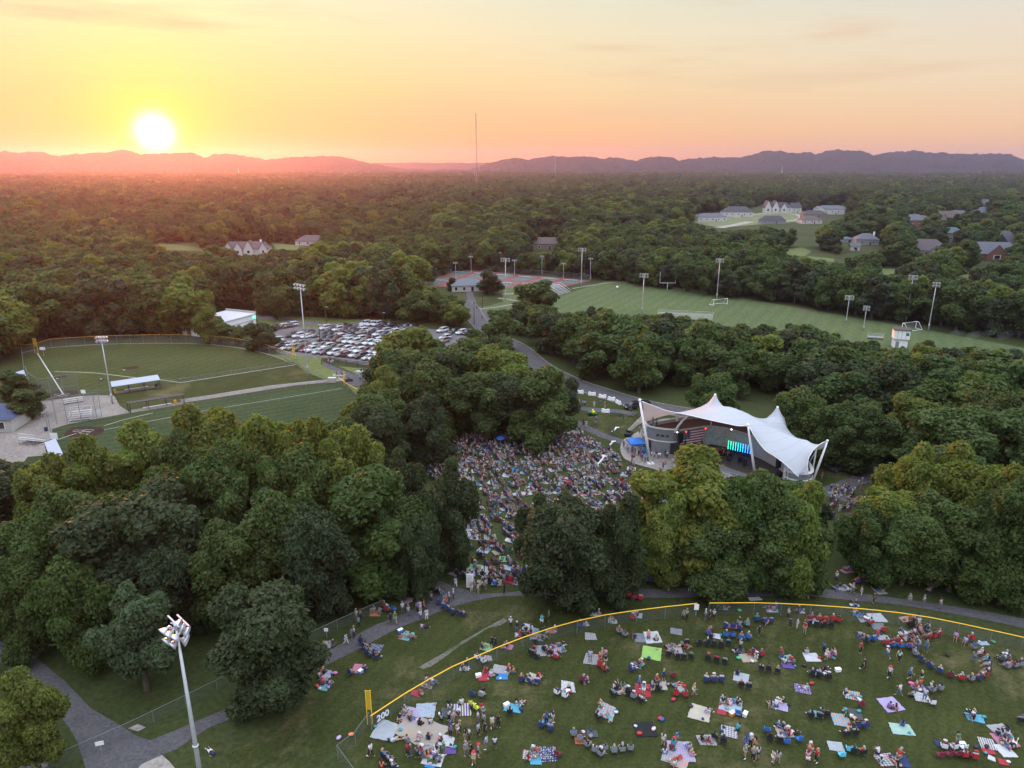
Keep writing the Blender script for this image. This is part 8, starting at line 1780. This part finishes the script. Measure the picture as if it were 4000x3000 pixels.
# ---- people
PEOPLE_V = [p for p in PEOPLE if size_of(p, 1) > 0]; PEOPLE_V.sort(key=lambda d: -size_of(d, 1.0)); IP, RP = PEOPLE_V[:298], PEOPLE_V[298:]
VERB = {'standing': 'standing', 'walking': 'walking', 'sitting': 'sitting', 'cross-legged': 'cross-legged', 'seated': '', 'lying': 'lying', 'kneeling': 'kneeling'}
for d in IP:
    P_ = POSES[d['pose']]; o = link('person', P_['body'], None, d['skin']); o.location = (d['x'], d['y'], d['z'] + .05); o.rotation_euler = (0, 0, d['rz']); o.scale = (d['sc'],) * 3
    wear = f"person in {d['shirt']} shirt and {d['low']} {'trousers' if d['low'] in ('black', 'denim', 'grey') else 'shorts'}" if d['pose'] in ('standing', 'walking') else f"person in {d['shirt']} shirt"
    tag(o, ' '.join(f"{wear} {VERB[d['pose']]} {d['ctx']}".split()), 'person', 'people on the field and lawn'); things.append(o)
    link('shirt', P_['shirt'], o, SC[d['shirt']]); lo = d['low'] in ('black', 'denim', 'grey'); link('trousers' if lo else 'shorts', P_['trousers' if lo else 'shorts'], o, TC[d['low']])
    link('hair', P_['hairl' if d['long'] else 'hair'], o, HAIR[d['hair']])
    if d['hat']: link('hat', P_['hat'], o, SC[pr.choice(['white', 'white', 'navy', 'red'])])
    for s in P_['shoe']: link('shoe', s, o, pr.choice([(.6, .6, .6), (.05, .05, .05), (.3, .2, .15)]))
# ---- the crowd beyond: one object
def arr(me):
    v = np.zeros(len(me.vertices) * 3, np.float32); me.vertices.foreach_get('co', v); f = []
    me.calc_loop_triangles(); t = np.zeros(len(me.loop_triangles) * 3, np.int32); me.loop_triangles.foreach_get('vertices', t); return v.reshape(-1, 3), t.reshape(-1, 3)
def lowpose(name):
    """lighter copies of a pose for the far crowd: same joints, no fingers, no smoothing"""
    P_ = POSES[name]; return [(arr(P_['shirt']), 'shirt'), (arr(P_['trousers']), 'low'), (arr(P_['hair']), 'hair'), (LOWB[name], 'skin')]
LOWB = {}
for nm, P_ in POSES.items():
    v, t = arr(P_['body']); 
    LOWB[nm] = (v, t)
def join_mass(name, items, label):
    VS, TS, CS = [], [], []; off = 0
    for parts, x, y, z, rz, s in items:
        c_, s_ = math.cos(rz) * s, math.sin(rz) * s
        for (v, t), col in parts:
            q = np.empty_like(v); q[:, 0] = v[:, 0] * c_ - v[:, 1] * s_ + x; q[:, 1] = v[:, 0] * s_ + v[:, 1] * c_ + y; q[:, 2] = v[:, 2] * s + z
            VS.append(q); TS.append(t + off); CS.append(np.tile(np.array([*col, 1], np.float32), (len(v), 1))); off += len(v)
    me = np_mesh(name, np.concatenate(VS), np.concatenate(TS), [M['crowd']]); ca = me.color_attributes.new('tone', 'FLOAT_COLOR', 'POINT'); ca.data.foreach_set('color', np.concatenate(CS).ravel())
    return tag(link(name, me), label, kind='stuff')
m, N, L, b = new_mat('crowd'); at = N.new('ShaderNodeAttribute'); at.attribute_name = 'tone'; dk = N.new('ShaderNodeVectorMath'); dk.operation = 'SCALE'; dk.inputs['Scale'].default_value = .8; L.new(at.outputs['Color'], dk.inputs[0]); L.new(dk.outputs[0], b.inputs['Base Color']); b.inputs['Roughness'].default_value = .85; M['crowd'] = m
items = []
for d in RP:
    P_ = POSES[d['pose']]; nm = d['pose']
    parts = [(SHA[nm], SC[d['shirt']]) if False else (arr(P_['shirt']) if nm not in LOWB.get('_s', {}) else None, SC[d['shirt']])]
    parts = [(P_.setdefault('_as', arr(P_['shirt'])), SC[d['shirt']]), (P_.setdefault('_at', arr(P_['trousers' if d['low'] in ('black', 'denim', 'grey') else 'shorts'])), TC[d['low']]), (P_.setdefault('_ah', arr(P_['hair'])), HAIR[d['hair']] if not d['hat'] else SC['white']), (LOWB[nm], d['skin'])]
    items.append((parts, d['x'], d['y'], d['z'] + .05, d['rz'], d['sc']))
join_mass('crowd', items, 'dense seated crowd facing the stage')
AF, AS, AB = arr(CHF), arr(CHS), arr(CHB)
BA = {k_: arr(m_) for k_, m_ in BM.items()}; bits = []
for i, d in enumerate([b_ for b_ in BLANKETS if size_of(b_, 1) > 0][290:]):
    v, t = BA[('s', i % 4)]; v = v * np.array([d['w'], d['d'], 1], np.float32); bits.append(([((v, t), BC[d['col']])], d['x'], d['y'], .035 + .004 * (i % 7), d['rz'], 1.0))
if bits: join_mass('crowd_blankets', bits, 'many small blankets under the dense crowd')
join_mass('crowd_chairs', [([(AF, (.03, .03, .03)), (AS, CHC[d['col']]), (AB, CHC[d['col']])], d['x'], d['y'], .03, d['rz'], 1.0) for d in RC], 'mass of folding chairs in the crowd')
print('people', len(PEOPLE_V), 'chairs', len(vis_c), 'blankets', len(BLANKETS))
# ---- bags, coolers and other small things on the grass
SM = [(6, 575, 425, 'blue cooler with a white lid beside the teal blanket', 'cooler', (.05, .2, .6)), (6, 575, 462, 'red bag beside the teal blanket', 'bag', (.5, .03, .04)), (6, 172, 685, 'bright pink bag beside the lilac blanket', 'bag', (.65, .15, .35)), (6, 62, 765, 'red and white bag at the teal blanket corner', 'bag', (.45, .08, .08)), (6, 130, 770, 'purple bag at the teal blanket', 'bag', (.35, .25, .5)), (6, 332, 675, 'blue cooler in front of the pink blanket', 'cooler', (.08, .3, .5)),
      (6, 1057, 703, 'white cooler at the red blanket', 'cooler', (.7, .7, .7)), (6, 1230, 885, 'white cooler on the cyan blanket', 'cooler', (.7, .7, .72)), (6, 822, 940, 'white bag below the patterned blanket', 'bag', (.7, .7, .72)), (6, 875, 855, 'black stroller-like bag behind the striped blanket', 'bag', (.02, .02, .02)), (6, 1085, 780, 'small dark bag alone on the grass', 'bag', (.03, .03, .03)), (6, 1605, 802, 'red and white cooler under the white patterned blanket', 'cooler', (.5, .1, .1)), (6, 2178, 965, 'red bag right of the big seated group', 'bag', (.5, .04, .04)), (6, 2190, 972, 'blue bag beside a red bag', 'bag', (.03, .1, .4)),
      (6, 2050, 1058, 'red bag on the black blanket', 'bag', (.5, .04, .04)), (6, 2138, 1030, 'white and red bag on the black blanket edge', 'bag', (.6, .5, .5)), (6, 196, 1085, 'pale purple bundle on the fence corner', 'bag', (.45, .35, .6)), (6, 272, 1065, 'orange cushion behind the fence corner', 'bag', (.8, .25, .12)), (7, 490, 942, 'white cooler at the blue-white blanket', 'cooler', (.7, .7, .7)), (7, 410, 938, 'orange cooler beside the blue chair', 'cooler', (.75, .22, .04)), (7, 1062, 668, 'white cooler beside the black blanket', 'cooler', (.7, .7, .7)), (7, 925, 692, 'white bag in front of the black blanket', 'bag', (.7, .7, .7)), (7, 1825, 1128, 'blue and white cooler by the white chairs', 'cooler', (.2, .3, .6)), (7, 1238, 352, 'red and blue cooler by the striped blanket', 'cooler', (.4, .1, .15)), (7, 855, 638, 'dark round mat alone on the grass', 'bag', (.03, .03, .03)), (7, 900, 748, 'red and black bag above the purple blanket', 'bag', (.4, .03, .04)), (7, 48, 848, 'long red bag lying on the grass', 'bag', (.45, .03, .06)), (7, 1915, 1140, 'small dark bag alone on the grass', 'bag', (.03, .04, .08)), (7, 155, 892, 'small dark bag left of the cream blanket', 'bag', (.03, .03, .03)), (7, 1738, 572, 'dark bag in the middle of the ring of chairs', 'bag', (.02, .02, .025)), (7, 455, 298, 'bright green bag behind the fence', 'bag', (.05, .4, .12)), (7, 450, 592, 'green cloth beside the beige blanket', 'bag', (.08, .4, .22)), (7, 2020, 492, 'small green bag beside the pale mattress', 'bag', (.08, .3, .15)), (7, 1512, 748, 'bright pink bag at the purple blanket', 'bag', (.75, .12, .3)), (7, 1275, -2, None, '', 0)]
for k, px, py, lab, kind, c in SM:
    if not lab: continue
    x, y = gc(k, px, py); o = empty(kind, (x, y, .04), pr.uniform(-1, 1), lab, kind)
    if kind == 'cooler': MB().box((0, 0, .17), (.62, .38, .34)).build('body', M['any'], o, color=c); MB().box((0, 0, .365), (.66, .42, .06)).build('lid', M['wpaint'], o); MB().tube([(-.33, 0, .3), (-.36, 0, .42), (.36, 0, .42), (.33, 0, .3)], .015, 4).build('handle', M['wpaint'], o)
    else: b_ = MB().ball((0, 0, .16), .28, 10, 6, zs=.6).build('body', M['any'], o, True, c); b_.scale = (1.1, .75, 1); MB().tube([(-.12, 0, .28), (-.08, 0, .46), (.08, 0, .46), (.12, 0, .28)], .015, 4).build('handle', M['dark'], o)
BAGC = {'black': (.02, .02, .022), 'navy': (.02, .035, .12), 'red': (.4, .03, .03), 'grey': (.2, .21, .22), 'white': (.55, .56, .58), 'teal': (.05, .28, .30), 'tan': (.32, .24, .16)}
BAG_M = MB().ball((0, 0, .15), .24, 8, 5, zs=.6).mesh('body', [M['any']], True); HAN_M = MB().tube([(-.1, 0, .24), (-.06, 0, .38), (.06, 0, .38), (.1, 0, .24)], .015, 4).mesh('handle', [M['dark']])
for d in [b_ for b_ in BLANKETS if 'crowd' not in b_['ctx'] and size_of(b_, 1) > 0]:
    for q in range(pr.choice([0, 1, 1, 2])):
        a = pr.uniform(0, 6.28); cn = pr.choice(list(BAGC)); o = empty('bag', (d['x'] + math.cos(a) * d['w'] * .48, d['y'] + math.sin(a) * d['d'] * .48, .06), a, f"small {cn} bag at the {d['col']} {PN[d['pat']]} blanket", 'bag', 'bags beside the blankets')
        s_ = pr.uniform(.7, 1.2); o.scale = (s_, s_ * .8, s_); link('body', BAG_M, o, BAGC[cn]); link('handle', HAN_M, o)
x, y = gc(5, 620, 1285); o = empty('menu_board', (x, y, 0), -.15, 'tall white board with rows of grey print beside the path', 'sign board'); MB().box((0, 0, 1.15), (1.0, .08, 2.1)).build('panel', M['wpaint'], o)
for i in range(9): MB().box((-.05 * (i % 3), -.055, 1.95 - i * .2), (.7 - .1 * (i % 2), .02, .05)).build('print_line', M['wallgrey'], o)
for k, px, py, lab in ((6, 2205, 80, 'red umbrella standing open in the grove crowd'), (5, 840, 240, None), (7, 430, 200, None)):
    if not lab: continue
    x, y = gc(k, px, py); o = empty('umbrella', (x, y, 0), 0, lab, 'umbrella'); MB().ball((0, 0, 1.5), 1.0, 12, 4, zs=.45, z0=0).build('canopy', M['redc'], o); MB().tube([(0, 0, 0), (0, 0, 1.95)], .02, 5).build('pole', M['steel'], o)
x, y = gc(5, 840, 255); o = empty('umbrella', (x, y, 0), 0, 'bright blue umbrella at the left edge of the crowd', 'umbrella'); MB().ball((0, 0, 1.5), 1.0, 12, 4, zs=.45, z0=0).build('canopy', M['blue'], o); MB().tube([(0, 0, 0), (0, 0, 1.95)], .02, 5).build('pole', M['steel'], o)
# yellow balloon over the right crowd
X, Y_, Z = hy(3407, 2200, 88); o = empty('balloon', (X, Y_, 0), 0, 'small yellow balloon floating over the grove beyond the crowd', 'balloon'); MB().ball((0, 0, Z), .28, 12, 8, zs=1.2).build('body', M['yellow'], o, True); MB().tube([(0, 0, 1.0), (0, 0, Z - .3)], .01, 3).build('string', M['wpaint'], o)
# teal smoke drifting over the far corner of the sports field
m = bpy.data.materials.new('smoke'); m.use_nodes = True; N = m.node_tree.nodes; L = m.node_tree.links; N.clear(); o_ = N.new('ShaderNodeOutputMaterial'); v_ = N.new('ShaderNodeVolumePrincipled'); v_.inputs['Color'].default_value = (.92, 1.0, 1.0, 1); v_.inputs['Density'].default_value = .02; L.new(v_.outputs[0], o_.inputs['Volume'])
mb = MB(); iv, jf = ico(2); rs = np.random.RandomState(4)
for i in range(5):
    px, py = 3735 + i * 62, 1325 + (i % 2) * 10; x, y = g(px, py); q = iv * np.array([2.3, 1.2, .9 + .5 * (i % 2)]) * (1 + .25 * rs.rand(len(iv), 1)); n = len(mb.v); mb.v += [(x + a[0] + a[2] * .6, y + a[1], 2.2 + a[2]) for a in q]; mb.f += [[int(k_) + n for k_ in t] for t in jf]; mb.m += [0] * len(jf)
tag(mb.build('smoke', m), 'thin blue-green smoke drifting over the sports field', kind='stuff')
# every label must point at one thing
uniquify([o for o in COL.objects if o.parent is None and o.get('label') and o.get('category')])
